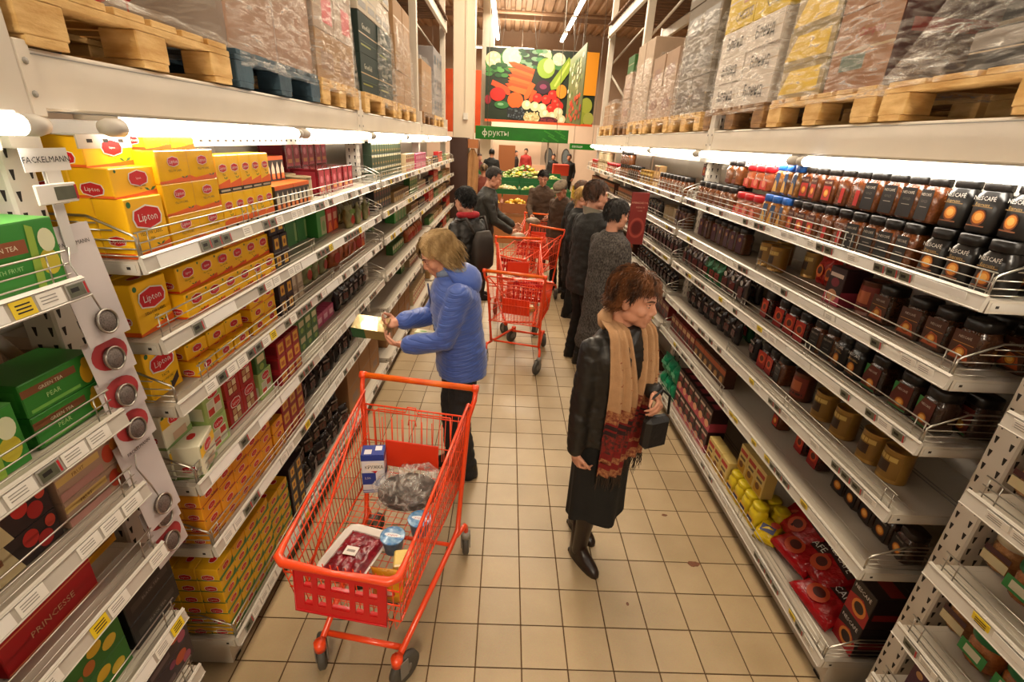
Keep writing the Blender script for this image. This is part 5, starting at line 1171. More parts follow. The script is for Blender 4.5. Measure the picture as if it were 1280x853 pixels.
soft_bag('shopping_bag', (.66, 6.18, .90), (.11, .07, .06), '#8f7a66', 'crumpled bag on the farthest trolley', 'bag')
# ------------------------------------------------------------------ people: one remeshed body each, clothes and hair over it
SKIN = mat('skin', '#c98f73', .5, var=.12, vscale=14, bump=.08, bscale=180)
LIP = mat('lips', '#a0604f', .4); EYEW = mat('eye_white', '#d9cfc6', .25); IRIS = mat('iris', '#33241a', .2); BROW = mat('brow_hair', '#4a3122', .8)
def remesh(mb, voxel, iters=4, fac=.5, name='body'):
    me = mb.mesh('tmp'); o = bpy.data.objects.new('tmp', me); COL.objects.link(o)
    m = o.modifiers.new('r', 'REMESH'); m.mode = 'VOXEL'; m.voxel_size = voxel; m.use_smooth_shade = True
    if iters: sm = o.modifiers.new('s', 'SMOOTH'); sm.factor = fac; sm.iterations = iters
    bpy.context.view_layer.update()
    r = bpy.data.meshes.new_from_object(o.evaluated_get(bpy.context.evaluated_depsgraph_get()))
    r.name = name; bpy.data.objects.remove(o); bpy.data.meshes.remove(me)
    r.materials.clear(); r.materials.append(mb.mats[0])
    return r
def wrinkle(me, amp, scale, aniso=(1, 1, 1), f=None, ridged=False):
    n = len(me.vertices); co = np.empty(n*3, 'f'); me.vertices.foreach_get('co', co); co = co.reshape(-1, 3)
    no = np.empty(n*3, 'f'); me.vertices.foreach_get('normal', no); no = no.reshape(-1, 3)
    for i in range(n):
        c = co[i]; p = Vector((c[0]*scale*aniso[0], c[1]*scale*aniso[1], c[2]*scale*aniso[2]))
        k = noise.noise(p)+.5*noise.noise(p*2.1)
        if ridged: k = .5-abs(k)*1.6
        a = amp*(f(c) if f else 1)
        co[i] = c+no[i]*(k*a)
    me.vertices.foreach_set('co', co.ravel()); me.update()
def ik(a, c, l1, l2, pole):
    d = c-a; L = min(d.length, (l1+l2)*.999); dn = d.normalized()
    x = (l1*l1-l2*l2+L*L)/(2*L); h = math.sqrt(max(l1*l1-x*x, 0))
    p = (pole-dn*pole.dot(dn)).normalized()
    return a+dn*x+p*h, a+dn*L
def hand(mb, w, d, n, side, s, curl=.5, spread=.05, m=None):
    """w wrist, d towards the fingers, n palm normal, side +1: thumb towards d x n"""
    d = d.normalized(); n = (n-d*n.dot(d)).normalized(); t = d.cross(n)*side
    m = m or SKIN
    kn = []
    for i, (o, L) in enumerate(((.030, .080), (.010, .086), (-.010, .082), (-.029, .074))):
        k = w+d*(L*s)+t*(o*s); kn.append((k, o, i)); mb.limb([w+d*.01*s+t*(o*.55*s), w+d*(L*.55*s)+t*(o*.9*s), k], [.0145*s, .0135*s, .0115*s], m, 8)
    for (k, o, i) in kn:
        ls = ((.040, .026, .021), (.044, .029, .022), (.041, .027, .021), (.032, .021, .018))[i]; p = k; a = .25+curl*.3; pts = [k]
        for q in range(3):
            a += curl*(.62, .75, .5)[q]; dd = d*math.cos(a)+n*math.sin(a)+t*(spread*o/.03)
            p = p+dd.normalized()*ls[q]*s; pts.append(p)
        mb.limb(pts, [.0098*s, .0088*s, .0080*s, .0068*s], m, 8)
    b = w+d*.025*s+t*.022*s
    mb.limb([b, b+(d*.5+t*.75+n*.25)*.045*s, b+(d*.8+t*.75+n*.5)*.045*s+(d*.8+n*.4)*.022*s, b+(d*.8+t*.75+n*.5)*.045*s+(d*.9+n*.55)*.046*s], [.0145*s, .0125*s, .0105*s, .008*s], m, 8)
    mb.limb([w-d*.05*s, w, w+d*.03*s], [.024*s, .022*s, .025*s], m, 10)
def head_parts(mb, M, s, fem):
    def e(c, r, n=14, k=10): mb.ell(c, r, SKIN, n, k, M)
    e((0, -.015, .028), (.073, .094, .088), 20, 14)
    e((0, .026, -.028), (.060, .062, .088), 18, 12)
    e((0, .048, -.088), (.034, .034, .026)); e((0, .072, -.100), (.020, .017, .015))
    for sx in (-1, 1):
        e((sx*.034, .052, -.030), (.027, .030, .028)); e((sx*.074, -.006, -.012), (.010, .021, .033)); e((sx*.078, -.010, .0), (.009, .018, .016))
        e((sx*.045, .014, -.068), (.017, .042, .026)); e((sx*.011, .092, -.036), (.0085, .011, .0075))
        mb.limb([(sx*.047, .062, .022), (sx*.026, .080, .026), (sx*.008, .083, .020)], [.009, .0095, .009], SKIN, 8, M)
        e((sx*.030, .066, .003), (.0165, .0145, .0115))
    mb.limb([(0, .080, .016), (0, .090, -.002), (0, .1035, -.024), (0, .100, -.032)], [.0080, .0085, .0100, .0095], SKIN, 10, M)
    e((0, .082, -.056), (.026, .014, .016)); e((0, .080, -.075), (.022, .014, .012))
    mb.limb([(-.019, .086, -.0605), (0, .0955, -.0585), (.019, .086, -.0605)], [.004, .0058, .004], SKIN, 8, M)
    mb.limb([(-.017, .084, -.0685), (0, .0925, -.0695), (.017, .084, -.0685)], [.004, .0065, .004], SKIN, 8, M)
def hair_mesh(name, m, style, seed=1, fine=True):
    """scalp shell plus tapered locks; head coordinates"""
    rg = random.Random(seed); b = MB()
    S = Vector((.082, .103, .097))*style.get('shell', 1.); Cc = Vector((0, -.016, .031))
    hl = style.get('line', .045); low = style.get('low', -.03); side = style.get('side', .02)
    def on(p):                                      # is this direction covered with hair?
        if p.y > .45 and p.z < hl/.097*1.0+.0: return False
        if p.y > .05 and p.z < side/.097: return False
        return p.z > low/.097
    n, k = 36, 20; vs = []; fs = []; P = []
    for i in range(k+1):
        t = PI*i/k
        for j in range(n):
            a = 2*PI*j/n; P.append(Vector((math.sin(t)*math.cos(a), math.sin(t)*math.sin(a), math.cos(t))))
    for p in P: vs.append(tuple(Cc+Vector((S.x*p.x, S.y*p.y, S.z*p.z))*(1+.025*noise.noise(p*5+Vector((seed, 0, 0))))))
    for i in range(k):
        for j in range(n):
            q = (i*n+j, i*n+(j+1) % n, (i+1)*n+(j+1) % n, (i+1)*n+j)
            if all(on(P[x]) for x in q): fs.append(q)
    b.add(vs, fs, m, True)
    N = style.get('n', 170) if fine else 60
    L = style.get('len', .07); drop = style.get('drop', .6); lift = style.get('lift', .25); curl = style.get('curl', .0); back = style.get('back', .3)
    c = 0; vol = style.get('vol', 1.16)
    while c < N:
        p = Vector((rg.gauss(0, 1), rg.gauss(0, 1), rg.gauss(0, 1))).normalized()
        if not on(p): continue
        c += 1
        r = Cc+Vector((S.x*p.x, S.y*p.y, S.z*p.z)); nn = Vector((p.x/S.x, p.y/S.y, p.z/S.z)).normalized()
        part = Vector((p.x*1.2+(math.copysign(style.get('sweep', .5), p.x+style.get('parting', .25)) if p.y > .1 else 0), style.get('fringe', .2) if p.y > .2 else -back, -drop*(1.2-max(0, p.z)*.6)))
        d = (part-nn*part.dot(nn)*.8).normalized(); q = r-nn*.004; pts = [q]; ll = L*rg.uniform(.6, 1.15)
        for st in range(4):
            d = (d+nn*lift*(1 if st == 0 else -.15)+Vector((rg.uniform(-1, 1), rg.uniform(-1, 1), rg.uniform(-1, 1)))*(.12+curl)+Vector((0, 0, -drop*.35))*(st > 0)).normalized()
            q = q+d*ll/4
            v = q-Cc; g = math.sqrt((v.x/S.x)**2+(v.y/S.y)**2+(v.z/S.z)**2)   # stay outside the head
            if g < 1.03: q = Cc+v*(1.03/g)
            if g > vol and v.z > -.05: q = Cc+v*(vol/g)
            pts.append(q)
        w = style.get('w', .0075)*rg.uniform(.7, 1.3)
        b.tube(pts, [w*.8, w, w*.95, w*.7, w*.15], m, 3 if w < .004 else 5)
    return b
def sleeve_pts(sh, el, wr, cut=.0): return [sh, sh.lerp(el, .5), el, el.lerp(wr, .5), el.lerp(wr, 1-cut)]
def person(label, H, loc, face, lean=0., head=(0., 0.), hands=None, poles=None, feet=None, top=None, legs=None, hair=None, hairm=None, fem=True, vox=.006, cvox=.011, fine=True, shoes='#1a1614', age=0, hand_dirs=None, curl=.5, bulk=1., shoulders=None, gloves=None):
    s = H/1.70; rot = heading(*face); root = None
    def warp(p):
        p = Vector(p); z = p.z/s; k = min(1, max(0, (z-.88)/.22)); a = -lean*k
        return Vector((p.x, p.y*math.cos(a)-(p.z-.92*s)*math.sin(a) if k else p.y, (p.z-.92*s)*math.cos(a)+p.y*math.sin(a)+.92*s if k else p.z))
    sw = (shoulders or (.165 if fem else .19))*s
    SH = {g: warp((g*sw, -.01*s, 1.352*s)) for g in (-1, 1)}
    HIP = {g: Vector((g*.088*s, 0, .88*s)) for g in (-1, 1)}
    FT = {g: Vector(feet[g])*s if feet else Vector((g*.09*s, 0, .0)) for g in (-1, 1)}
    AN = {g: FT[g]+Vector((0, -.02*s, .085*s)) for g in (-1, 1)}
    KN = {g: ik(HIP[g], AN[g], (HIP[g]-AN[g]).length*.503, (HIP[g]-AN[g]).length*.503, Vector((0, 1, 0)))[0] for g in (-1, 1)}
    hands = hands or {}; poles = poles or {}
    WR, EL = {}, {}
    for g in (-1, 1):
        tgt = Vector(hands.get(g, (g*(sw/s+.05), .04, .84)))*s
        EL[g], WR[g] = ik(SH[g], tgt, .285*s, .25*s, Vector(poles.get(g, (g*.5, -1, -.3))))
    # head frame
    nb = warp((0, -.02*s, 1.44*s)); yw, pt = head
    HM = Matrix.Translation(nb) @ Matrix.Rotation(yw, 4, 'Z') @ Matrix.Rotation(-pt-lean*.5, 4, 'X') @ Matrix.Translation((0, .022*s, .152*s)) @ Matrix.Scale(s*1.04, 4)
    # ---- the body: one continuous skin
    b = MB(); head_parts(b, HM, s, fem)
    hc = HM @ Vector((0, -.02, -.06))
    b.limb([nb-Vector((0, 0, .05*s)), nb, hc], [.062*s, .054*s, .052*s], SKIN, 14)
    tor = MB(); tor.loft([(0, 0, z*s, rx*s, ry*s, 2.3) for z, rx, ry in ((.80, .14, .10), (.90, .155, .105), (1.05, .125, .09), (1.22, .145, .10), (1.36, .15, .09), (1.43, .06, .06))], SKIN, 20)
    b.add([warp(v) for v in tor.v], tor.f, SKIN, True)
    for g in (-1, 1):
        b.limb([SH[g], SH[g].lerp(EL[g], .5), EL[g], EL[g].lerp(WR[g], .5), WR[g]], [.046*s, .043*s, .036*s, .034*s, .025*s], SKIN, 10)
        b.limb([HIP[g], HIP[g].lerp(KN[g], .5), KN[g], KN[g].lerp(AN[g], .35), AN[g]], [.078*s, .066*s, .05*s, .05*s, .034*s], SKIN, 12)
        b.limb([AN[g], FT[g]+Vector((0, .07*s, .024*s))], [.026*s, .014*s], SKIN, 8)
        hd_ = hand_dirs.get(g) if hand_dirs else None
        dd = Vector(hd_[0]) if hd_ else (WR[g]-EL[g]).normalized()
        nn = Vector(hd_[1]) if hd_ else Vector((-g, 0, 0))
        hand(b, WR[g]+dd*.01*s, dd, nn, (1 if g > 0 else -1), s*(.92 if fem else 1.), curl)
    me = remesh(b, vox*s, 3, .4)
    inv = HM.inverted()
    root = obj('person', me, None, loc, rot); tag(root, label, 'person')
    def sub(name, mb_or_me, par=None): return obj(name, mb_or_me.mesh(name) if isinstance(mb_or_me, MB) else mb_or_me, par or root)
    if fine:
        for g in (-1, 1):
            e = MB(); look = max(0, pt)
            e.ell((g*.030, .0735, .0025), (.0125, .0085, .0085-.003*min(1, look)), EYEW, 12, 8, HM)
            e.ell((g*.030+.001, .0795, .001-.003*look), (.0052, .0035, .0055), IRIS, 10, 6, HM)
            e.limb([(g*.044, .070, .008-.002*look), (g*.030, .0815, .0115-.005*look), (g*.017, .076, .006)], [.0016, .0028, .0016], mat('lash', '#3d2a22', .7), 6, HM)
            lid = MB().ell((g*.030, .0725, .0052-.0022*look), (.0142, .0108, .0078), SKIN, 12, 8, HM); sub('eye', e); sub('eyelid', lid)
            e = MB().limb([(g*.050, .066, .022), (g*.036, .0835, .030), (g*.014, .0905, .025)], [.0018, .0040, .0030], BROW, 6, HM); sub('eyebrow', e)
        e = MB().limb([(-.020, .0855, -.0615), (-.006, .0950, -.0590), (0, .0950, -.0598), (.006, .0950, -.0590), (.020, .0850, -.0615)], [.0012, .0034, .0030, .0034, .0012], LIP, 8, HM)
        e.limb([(-.018, .0850, -.0650), (0, .0925, -.0672), (.018, .0845, -.0650)], [.0012, .0042, .0012], LIP, 8, HM); sub('lips', e)
    # ---- hair
    if hair is not None:
        hb = hair_mesh('hair', hairm, hair, seed=int(H*1000)+int(loc[0]*37), fine=fine); hb.v = [tuple(HM @ Vector(v)) for v in hb.v]; sub('hair', hb)
    # ---- trousers or skirt
    L = legs or {}
    if L.get('kind', 'trousers') == 'trousers':
        t = MB(); m = L['m']; w = L.get('w', 1.)
        t.loft([(0, 0, z*s, rx*s*bulk, ry*s*bulk, 2.3) for z, rx, ry in ((.82, .165, .115), (.92, .172, .125), (1.02, .15, .11))], m, 22)
        for g in (-1, 1):
            a = AN[g]+Vector((0, 0, -.055*s))
            t.limb([HIP[g], HIP[g].lerp(KN[g], .5), KN[g], KN[g].lerp(AN[g], .5), a], [.098*s*w, .088*s*w, .070*s*w, .066*s*w, .062*s*w], m, 14)
        tm_ = remesh(t, cvox, 3); wrinkle(tm_, .009, 9, (1, 1, 2.2)); sub('trousers', tm_)
    else:
        m = L['m']; hem = L['hem']; n = 56; rr = []
        t = MB(); fl_ = L.get('flare', .0); off = L.get('off', (0, 0)); k = 22; vs = []
        for i in range(k+1):
            f = i/k; z = lerp(hem, 1.02, f)*s
            for j in range(n):
                a = 2*PI*j/n
                fold = 1+(1-f)**1.3*.07*(math.sin(a*5+.7)+.6*math.sin(a*9+f*2))
                rx = lerp(.185+fl_, .165, f**.7)*s*fold; ry = lerp(.15+fl_, .125, f**.7)*s*fold
                vs.append((rx*math.cos(a)+off[0]*(1-f), ry*math.sin(a)+off[1]*(1-f), z+(1-f)**4*.02*math.sin(a*3)))
        t.add(vs, [(i*n+j, i*n+(j+1) % n, (i+1)*n+(j+1) % n, (i+1)*n+j) for i in range(k) for j in range(n)], m, True)
        sub('skirt', t)
    for g in (-1, 1):                                   # shoes
        t = MB(); m = C(shoes, .35); f = FT[g]
        pw = 2.6; R_ = [(.012, .036, .105, .03), (.0, .040, .118, .03), (.03, .041, .118, .03), (.05, .036, .095, .015), (.075, .034, .062, -.02), (.12, .036, .045, -.035)]
        rings = [(f.x, f.y+yo*s, f.z+z*s, rx*s, ry*s, pw) for z, rx, ry, yo in [(.0, .040, .122, .03), (.022, .041, .122, .03), (.045, .037, .112, .022), (.07, .036, .075, -.012), (.10, .037, .052, -.03), (L.get('boot', .13), .040, .050, -.03)]]
        t.loft(rings, m, 20)
        if L.get('boot', 0) > .2: t.box((f.x, f.y-.062*s, .012), (.05*s, .05*s, .024), m); t.limb([AN[g]-Vector((0, 0, .02*s)), AN[g].lerp(KN[g], .3), AN[g].lerp(KN[g], .75)], [.042*s, .045*s, .055*s], m, 14)
        sub('shoe', t)
    # ---- the upper garment
    if top:
        m = top['m']; t = MB(); hem = top.get('hem', .80); w = top.get('w', 1.)*bulk; ps = top.get('puff', 0.)
        prof = [(hem, .190+top.get('flare', 0), .145+top.get('flare', 0)), (lerp(hem, .98, .5), .186, .142), (.98, .180, .137), (1.10, .170, .132), (1.22, .180, .138), (1.32, .184, .130), (1.385, .150, .108), (1.43, .105, .085), (1.46, .072, .072)]
        if not fem: prof = [(z, rx*1.06, ry*1.02) for z, rx, ry in prof]
        tt = MB().loft([(0, 0, z*s, (rx*w+ps)*s, (ry*w+ps)*s, 2.4) for z, rx, ry in prof], m, 26)
        t.add([warp(v) for v in tt.v], tt.f, m, True)
        cut = top.get('cut', .02)
        for g in (-1, 1):
            pts = sleeve_pts(SH[g], EL[g], WR[g], cut); q = top.get('sl', 1.)
            t.limb(pts, [(.062*q+ps)*s, (.061*q+ps)*s, (.057*q+ps)*s, (.052*q+ps)*s, (.046*q+ps)*s], m, 14)
        tm_ = remesh(t, cvox, 4)
        wa = top.get('wr', .010)
        wrinkle(tm_, wa, top.get('ws', 11), top.get('wan', (1, 1, 1.8)), ridged=top.get('ridged', False))
        jk = sub(top.get('name', 'jacket'), tm_)
        if top.get('collar'):
            c_ = MB(); n = 24; vs = []
            for i in range(5):
                f = i/4
                for j in range(n):
                    a = 2*PI*j/n; r = .078+.014*f
                    vs.append(warp((r*math.cos(a)*s, (r*math.sin(a)-.012)*s, (1.425+.055*f+.02*math.sin(-a)*f)*s)))
            c_.add(vs, [(i*n+j, i*n+(j+1) % n, (i+1)*n+(j+1) % n, (i+1)*n+j) for i in range(4) for j in range(n) if not (n*.19 < j < n*.31 and i > 1)], C(top['collar'], .6), True)
            sub('collar', c_, jk)
    return dict(root=root, HM=HM, warp=warp, s=s, SH=SH, EL=EL, WR=WR, sub=sub)
LEATHER = mat('black_leather', '#211d19', .46, var=.35, vscale=7, bump=.3, bscale=22, spec=.5)
QUILT = mat('blue_quilt', '#3f5aa6', .45, sheen=.3)
def quilt(m, k=100.):
    nt = m.node_tree; b = nt.nodes['Principled BSDF']; tc = nt.nodes.new('ShaderNodeTexCoord'); mp = nt.nodes.new('ShaderNodeMapping'); mp.inputs['Rotation'].default_value = (.25, .3, 0)
    wv = nt.nodes.new('ShaderNodeTexWave'); wv.bands_direction = 'Z'; wv.inputs['Scale'].default_value = k/2/PI; wv.inputs['Distortion'].default_value = .9; wv.inputs['Detail'].default_value = 2
    nt.links.new(tc.outputs['Object'], mp.inputs[0]); nt.links.new(mp.outputs[0], wv.inputs['Vector'])
    rp = nt.nodes.new('ShaderNodeValToRGB'); rp.color_ramp.elements[0].position = 0; rp.color_ramp.elements[1].position = .25; rp.color_ramp.elements[0].color = (0, 0, 0, 1)
    nt.links.new(wv.outputs['Fac'], rp.inputs[0]); bp = nt.nodes.new('ShaderNodeBump'); bp.inputs['Strength'].default_value = .38; bp.inputs['Distance'].default_value = .008
    nt.links.new(rp.outputs[0], bp.inputs['Height']); nt.links.new(bp.outputs[0], b.inputs['Normal'])
quilt(QUILT)
DARKCLOTH = mat('dark_cloth', '#1c1a17', .75, var=.3, vscale=9, bump=.3, bscale=60)
BLACKCLOTH = mat('black_cloth', '#12110f', .8, var=.3, vscale=9, bump=.2, bscale=60)
JEANS = mat('dark_jeans', '#252427', .75, var=.3, vscale=11, bump=.3, bscale=90)
TWEED = mat('grey_tweed', '#57504a', .85, col2='#1d1916', vscale=95, bump=.5, bscale=70, stretch=(1, 1, .6))
BROWNC = mat('brown_coat', '#4a3626', .8, var=.3, vscale=9, bump=.3, bscale=40)
def HAIR(h, h2): return mat('hair_'+h.strip('#'), h, .62, col2=h2, vscale=26, stretch=(1, 1, .35), bump=.5, bscale=120)
# 1 the woman with the scarf
BOB = dict(line=.05, low=-.075, side=-.03, n=2300, len=.125, drop=.9, lift=.14, back=.3, w=.0024, curl=.05, fringe=-.1, sweep=1.2, shell=1.03)
TOUSLED = dict(line=.045, low=-.07, side=.0, n=2600, len=.062, drop=.4, lift=.3, back=.45, w=.0024, curl=.2, fringe=.3, sweep=.5, vol=1.2, shell=1.07)
SHORT = dict(line=.042, low=-.06, side=.0, n=900, len=.045, drop=.5, lift=.12, back=.3, w=.0032, curl=.08, fringe=.2, sweep=.6, shell=1.02)
P1 = person('woman in black leather jacket and tan paisley scarf looking at the coffee shelves', 1.60, (.782, .645, 0), (.5, -.87), lean=.04, head=(.40, .16),
    hands={1: (.215, .03, .81), -1: (-.075, .20, 1.17)}, poles={-1: (-.8, -1, -.4), 1: (.3, -1, 0)}, feet={1: (.07, .02, 0), -1: (-.06, -.17, 0)},
    top=dict(name='leather_jacket', m=LEATHER, hem=.84, w=.98, wr=.007, ws=13, wan=(1, 1, 2.2), cut=.03, sl=.96, ridged=True), legs=dict(kind='skirt', m=BLACKCLOTH, hem=.345, flare=-.01, boot=.30), hair=TOUSLED, hairm=HAIR('#7a4a26', '#331d0e'),
    shoes='#241813', curl=.75, hand_dirs={-1: ((.25, .7, -.3), (.7, -.2, -.6)), 1: ((-.1, .15, -1), (-1, .1, 0))})
def scarf(P):
    s, w, HM = P['s'], P['warp'], P['HM']
    TAN = mat('scarf_tan', '#b38a63', .85, var=.12, vscale=30, bump=.3, bscale=160)
    PAT = mat('scarf_paisley', '#6d2a1e', .85, col2='#a8744a', vscale=70, bump=.2, bscale=160)
    RED = mat('scarf_red', '#7a1614', .85, var=.25, vscale=50); DRK = mat('scarf_dark', '#2e1614', .85, var=.25, vscale=50)
    PAT2 = mat('scarf_paisley_red', '#8a2018', .85, col2='#3a2018', vscale=60, bump=.2, bscale=160)
    FR = mat('scarf_fringe', '#33261a', .9)
    par = None
    for g, x0, x1, zend, wd in ((1, .075, .055, .68, .175), (-1, -.085, -.08, .77, .14)):
        nu, nv = 18, 74; vs = []; b = MB()
        for j in range(nv+1):
            t = j/nv
            if t < .14:                                  # over the shoulder, round the neck
                a = t/.14; z = 1.47+.03*math.sin(a*PI*.6)-.035*a; y = lerp(-.085, .085, a); x = g*lerp(.02, .085, math.sin(a*PI/2))
            else:
                a = (t-.14)/.86; z = lerp(1.44, zend, a); y = .10+.075*math.sin(min(1, a*2.2)*PI/2)-.02*a; x = lerp(g*.085, x1, min(1, a*2))
            ww = wd*(.55+.45*min(1, t*2.0))
            for i in range(nu+1):
                u = -1+2*i/nu; fold = .013*math.cos(u*PI*3.2+g)+.006*math.sin(u*9+t*5)
                p = Vector((x+u*ww/2, y+fold-.028*u*u, z+.02*u*g*(1 if t > .9 else 0)))
                vs.append(tuple(w(p*s)) if z > .8 else tuple(w(Vector((p.x, p.y, max(p.z, .5)))*s)))
        fs = [(j*(nu+1)+i, j*(nu+1)+i+1, (j+1)*(nu+1)+i+1, (j+1)*(nu+1)+i) for j in range(nv) for i in range(nu)]
        for q in fs:
            j = q[0]//(nu+1); t = (j+.5)/nv; t2 = t if g > 0 else t*1.03
            m = TAN if t2 < .535 else PAT if t2 < .615 else (RED if int((t2-.615)/.022) % 2 == 0 else DRK) if t2 < .70 else PAT2 if t2 < .83 else RED if t2 < .87 else PAT if t2 < .90 else RED if t2 < .94 else PAT
            b.add([vs[k] for k in q], [(0,1,2,3)], m, True)
        me = b.mesh('scarf'); bm = bmesh.new(); bm.from_mesh(me); bmesh.ops.remove_doubles(bm, verts=bm.verts, dist=1e-5)
        bmesh.ops.recalc_face_normals(bm, faces=bm.faces); bm.to_mesh(me); bm.free(); me.update(); me = thicken(me, .004*s)
        par = P['sub']('scarf', me) if par is None else P['sub']('scarf_end', me, par)
        fr = MB()
        for i in range(0, nu+1):
            for e in (0, .5):
                if i == nu and e: continue
                p = Vector(vs[nv*(nu+1)+i]).lerp(Vector(vs[nv*(nu+1)+min(i+1, nu)]), e); l = R.uniform(.05, .09)
                fr.tube([p, p+Vector((R.uniform(-.006, .006), R.uniform(-.006, .006), -l*.5)), p+Vector((R.uniform(-.014, .014), R.uniform(-.008, .008), -l))], [.0028, .0026, .001], FR, 4)
        f = P['sub']('fringe', fr, par); f['kind'] = 'stuff'
        dots = MB()
        for k in range(9):
            j = R.randrange(18, 38); i = R.randrange(3, nu-3); p = Vector(vs[j*(nu+1)+i]); dots.ell(p+Vector((0, .0005, 0)), (.006, .0016, .004), PAT, 8, 4)
        P['sub']('sprig_print', dots, par)['kind'] = 'stuff'
    n = MB(); pts = []                                   # the part round the nape
    for i in range(9):
        a = PI*(i/8); pts.append(w(Vector((.088*math.cos(a), -.02-.075*math.sin(a), 1.452+.03*math.sin(a)))*s))
    n.tube(pts, [.030*s, .036*s, .038*s, .038*s, .038*s, .038*s, .038*s, .036*s, .030*s], TAN, 10)
    P['sub']('neck_wrap', n, par)
scarf(P1)
b = MB(); b.ell((0, 0, .0), (.024, .018, .024), STEEL, 10, 6); 
rg_ = MB().tube([P1['WR'][1]+Vector((.026*math.cos(a), .024*math.sin(a), .012)) for a in [i*PI/6 for i in range(12)]], .004, STEEL, 5, closed=True); P1['sub']('wrist_watch', rg_)
hb = MB().box((0, 0, -.11), (.13, .06, .16), mat('dark_bag', '#1d1a18', .5, bump=.4, bscale=30), bev=.02)
hb.tube([(-.06, 0, -.03), (-.05, 0, .06), (0, 0, .10), (.05, 0, .06), (.06, 0, -.03)], .006, BLACK, 6)
o = obj('hand_bag', hb.mesh('hand_bag'), None, Matrix.Translation((.782, .645, 0)) @ Matrix.Rotation(heading(.5, -.87), 4, 'Z') @ (P1['WR'][-1]+Vector((.02, .06, -.06))), .4)
tag(o, 'dark handbag held by the woman in the paisley scarf', 'bag')
# 2 the woman in the blue coat
P2 = person('fair-haired woman in quilted blue hooded coat reading a carton', 1.63, (.008, 1.33, 0), (-.97, -.24), lean=.12, head=(.05, .52),
    hands={-1: (-.075, .35, 1.02), 1: (.085, .37, 1.11)}, poles={1: (.75, -.6, -.7), -1: (-.6, -.6, -.9)}, feet={-1: (-.09, -.02, 0), 1: (.09, .05, 0)},
    top=dict(name='quilted_coat', m=QUILT, hem=.80, w=1.06, puff=.008, wr=.0065, ws=26, wan=(.35, .35, 1.6), cut=.10, sl=1.08, flare=.0), legs=dict(m=JEANS), hair=BOB, hairm=HAIR('#a98c5e', '#75592f'), hand_dirs={-1: ((.25, .9, .1), (.2, -.2, .9)), 1: ((-.35, .85, .05), (-.6, .2, .6))}, curl=.55)
def hood(P):
    s, w = P['s'], P['warp']; b = MB(); n, k = 26, 9; vs = []
    prof = [(1.495, .088, .02), (1.475, .112, -.004), (1.445, .132, -.026), (1.41, .137, -.042), (1.37, .128, -.056), (1.335, .10, -.075), (1.32, .06, -.095)]
    for z, r, y in prof:
        for j in range(n+1):
            a = PI*(1.0+j/n) if True else 0
            a = PI*(.86+1.28*j/n)
            vs.append(w(Vector((r*math.cos(a)*1.02, y+r*math.sin(a)*.95, z+.012*math.sin(a*3)))*s))
    b.add(vs, [(i*(n+1)+j, i*(n+1)+j+1, (i+1)*(n+1)+j+1, (i+1)*(n+1)+j) for i in range(len(prof)-1) for j in range(n)], mat('blue_hood', '#3f5cad', .5, var=.12, vscale=9, bump=.2, bscale=40, sheen=.3), True)
    me = b.mesh('hood'); bm = bmesh.new(); bm.from_mesh(me); bmesh.ops.recalc_face_normals(bm, faces=bm.faces); bm.to_mesh(me); bm.free(); me.update(); me = thicken(me, .012)
    h = P['sub']('hood', me)
    c = MB(); pts = []
    for i in range(13):
        a = PI*(.62+1.76*i/12); pts.append(w(Vector((.083*math.cos(a), -.004+.085*math.sin(a), 1.462+.012*math.cos(a*2)))*s))
    c.tube(pts, [.026*s]*13, mat('grey_knit', '#7a8aa6', .85, bump=.5, bscale=90), 10); P['sub']('collar', c)
    z = MB(); zp = [w(Vector((0, .148+.0*i, 1.40-.06*i))*s) for i in range(10)]
    z.tube(zp, .005, mat('zip_dark', '#23305c', .5), 6); P['sub']('zip', z)
hood(P2)
M2 = Matrix.Translation((.008, 1.33, 0)) @ Matrix.Rotation(heading(-.97, -.24), 4, 'Z')
GOLD = mat('gold_card', '#d9c08a', .16, .55, coat=.6, bump=.15, bscale=30)
b = MB().box((0, 0, 0), (.115, .20, .075), C('#8f7a4a', .3), bev=.003).box((0, 0, .0378), (.112, .196, .001), GOLD)
pr = shapes(MB(), frame((0, .1, -.0375), (-1,0,0), (0,0,1)), .115, .075, [('r', -.5, .5, 0, .55, C('#2f5a36')), ('r', -.4, .4, .6, .9, C('#c9b27a'))])
shapes(pr, fx(.0575, 0, -.0375), .20, .075, [('r', -.5, -.1, 0, 1, C('#2f5a36')), ('r', .0, .4, .2, .7, C('#c9b27a'))]); shapes(pr, frame((-.0575, 0, -.0375), (0,-1,0), (0,0,1)), .20, .075, [('r', -.5, -.1, 0, 1, C('#2f5a36'))])
gb = Proto('gold_tea_carton', 'tea carton', b, [('print', pr, None)], (.115, .2, .075))
HL = M2 @ P2['WR'][-1]; HR = M2 @ P2['WR'][1]
o = gb.put(HL.lerp(HR, .5)+Vector((-.183, .012, .022)), 0); o.rotation_euler = (.06, -.42, 1.42); tag(o, 'gold-topped tea carton held by the woman in blue', 'tea carton')
gb2 = box_proto('pale_green_tea_carton', 'tea carton', .07, .155, .045, '#c9c79a', [('r', -.5, .5, .0, .35, C('#6a9a3a'))], top=[('r', -.45, .45, -.4, .4, C('#d9d2b0')), ('e', .2, .1, .14, .2, C('#7aa83f'))])
o = gb2.put(HL+Vector((.13, .02, .035)), 0); o.rotation_euler = (.05, .1, 1.5); tag(o, 'pale green carton tucked in the blue coat sleeve', 'tea carton')
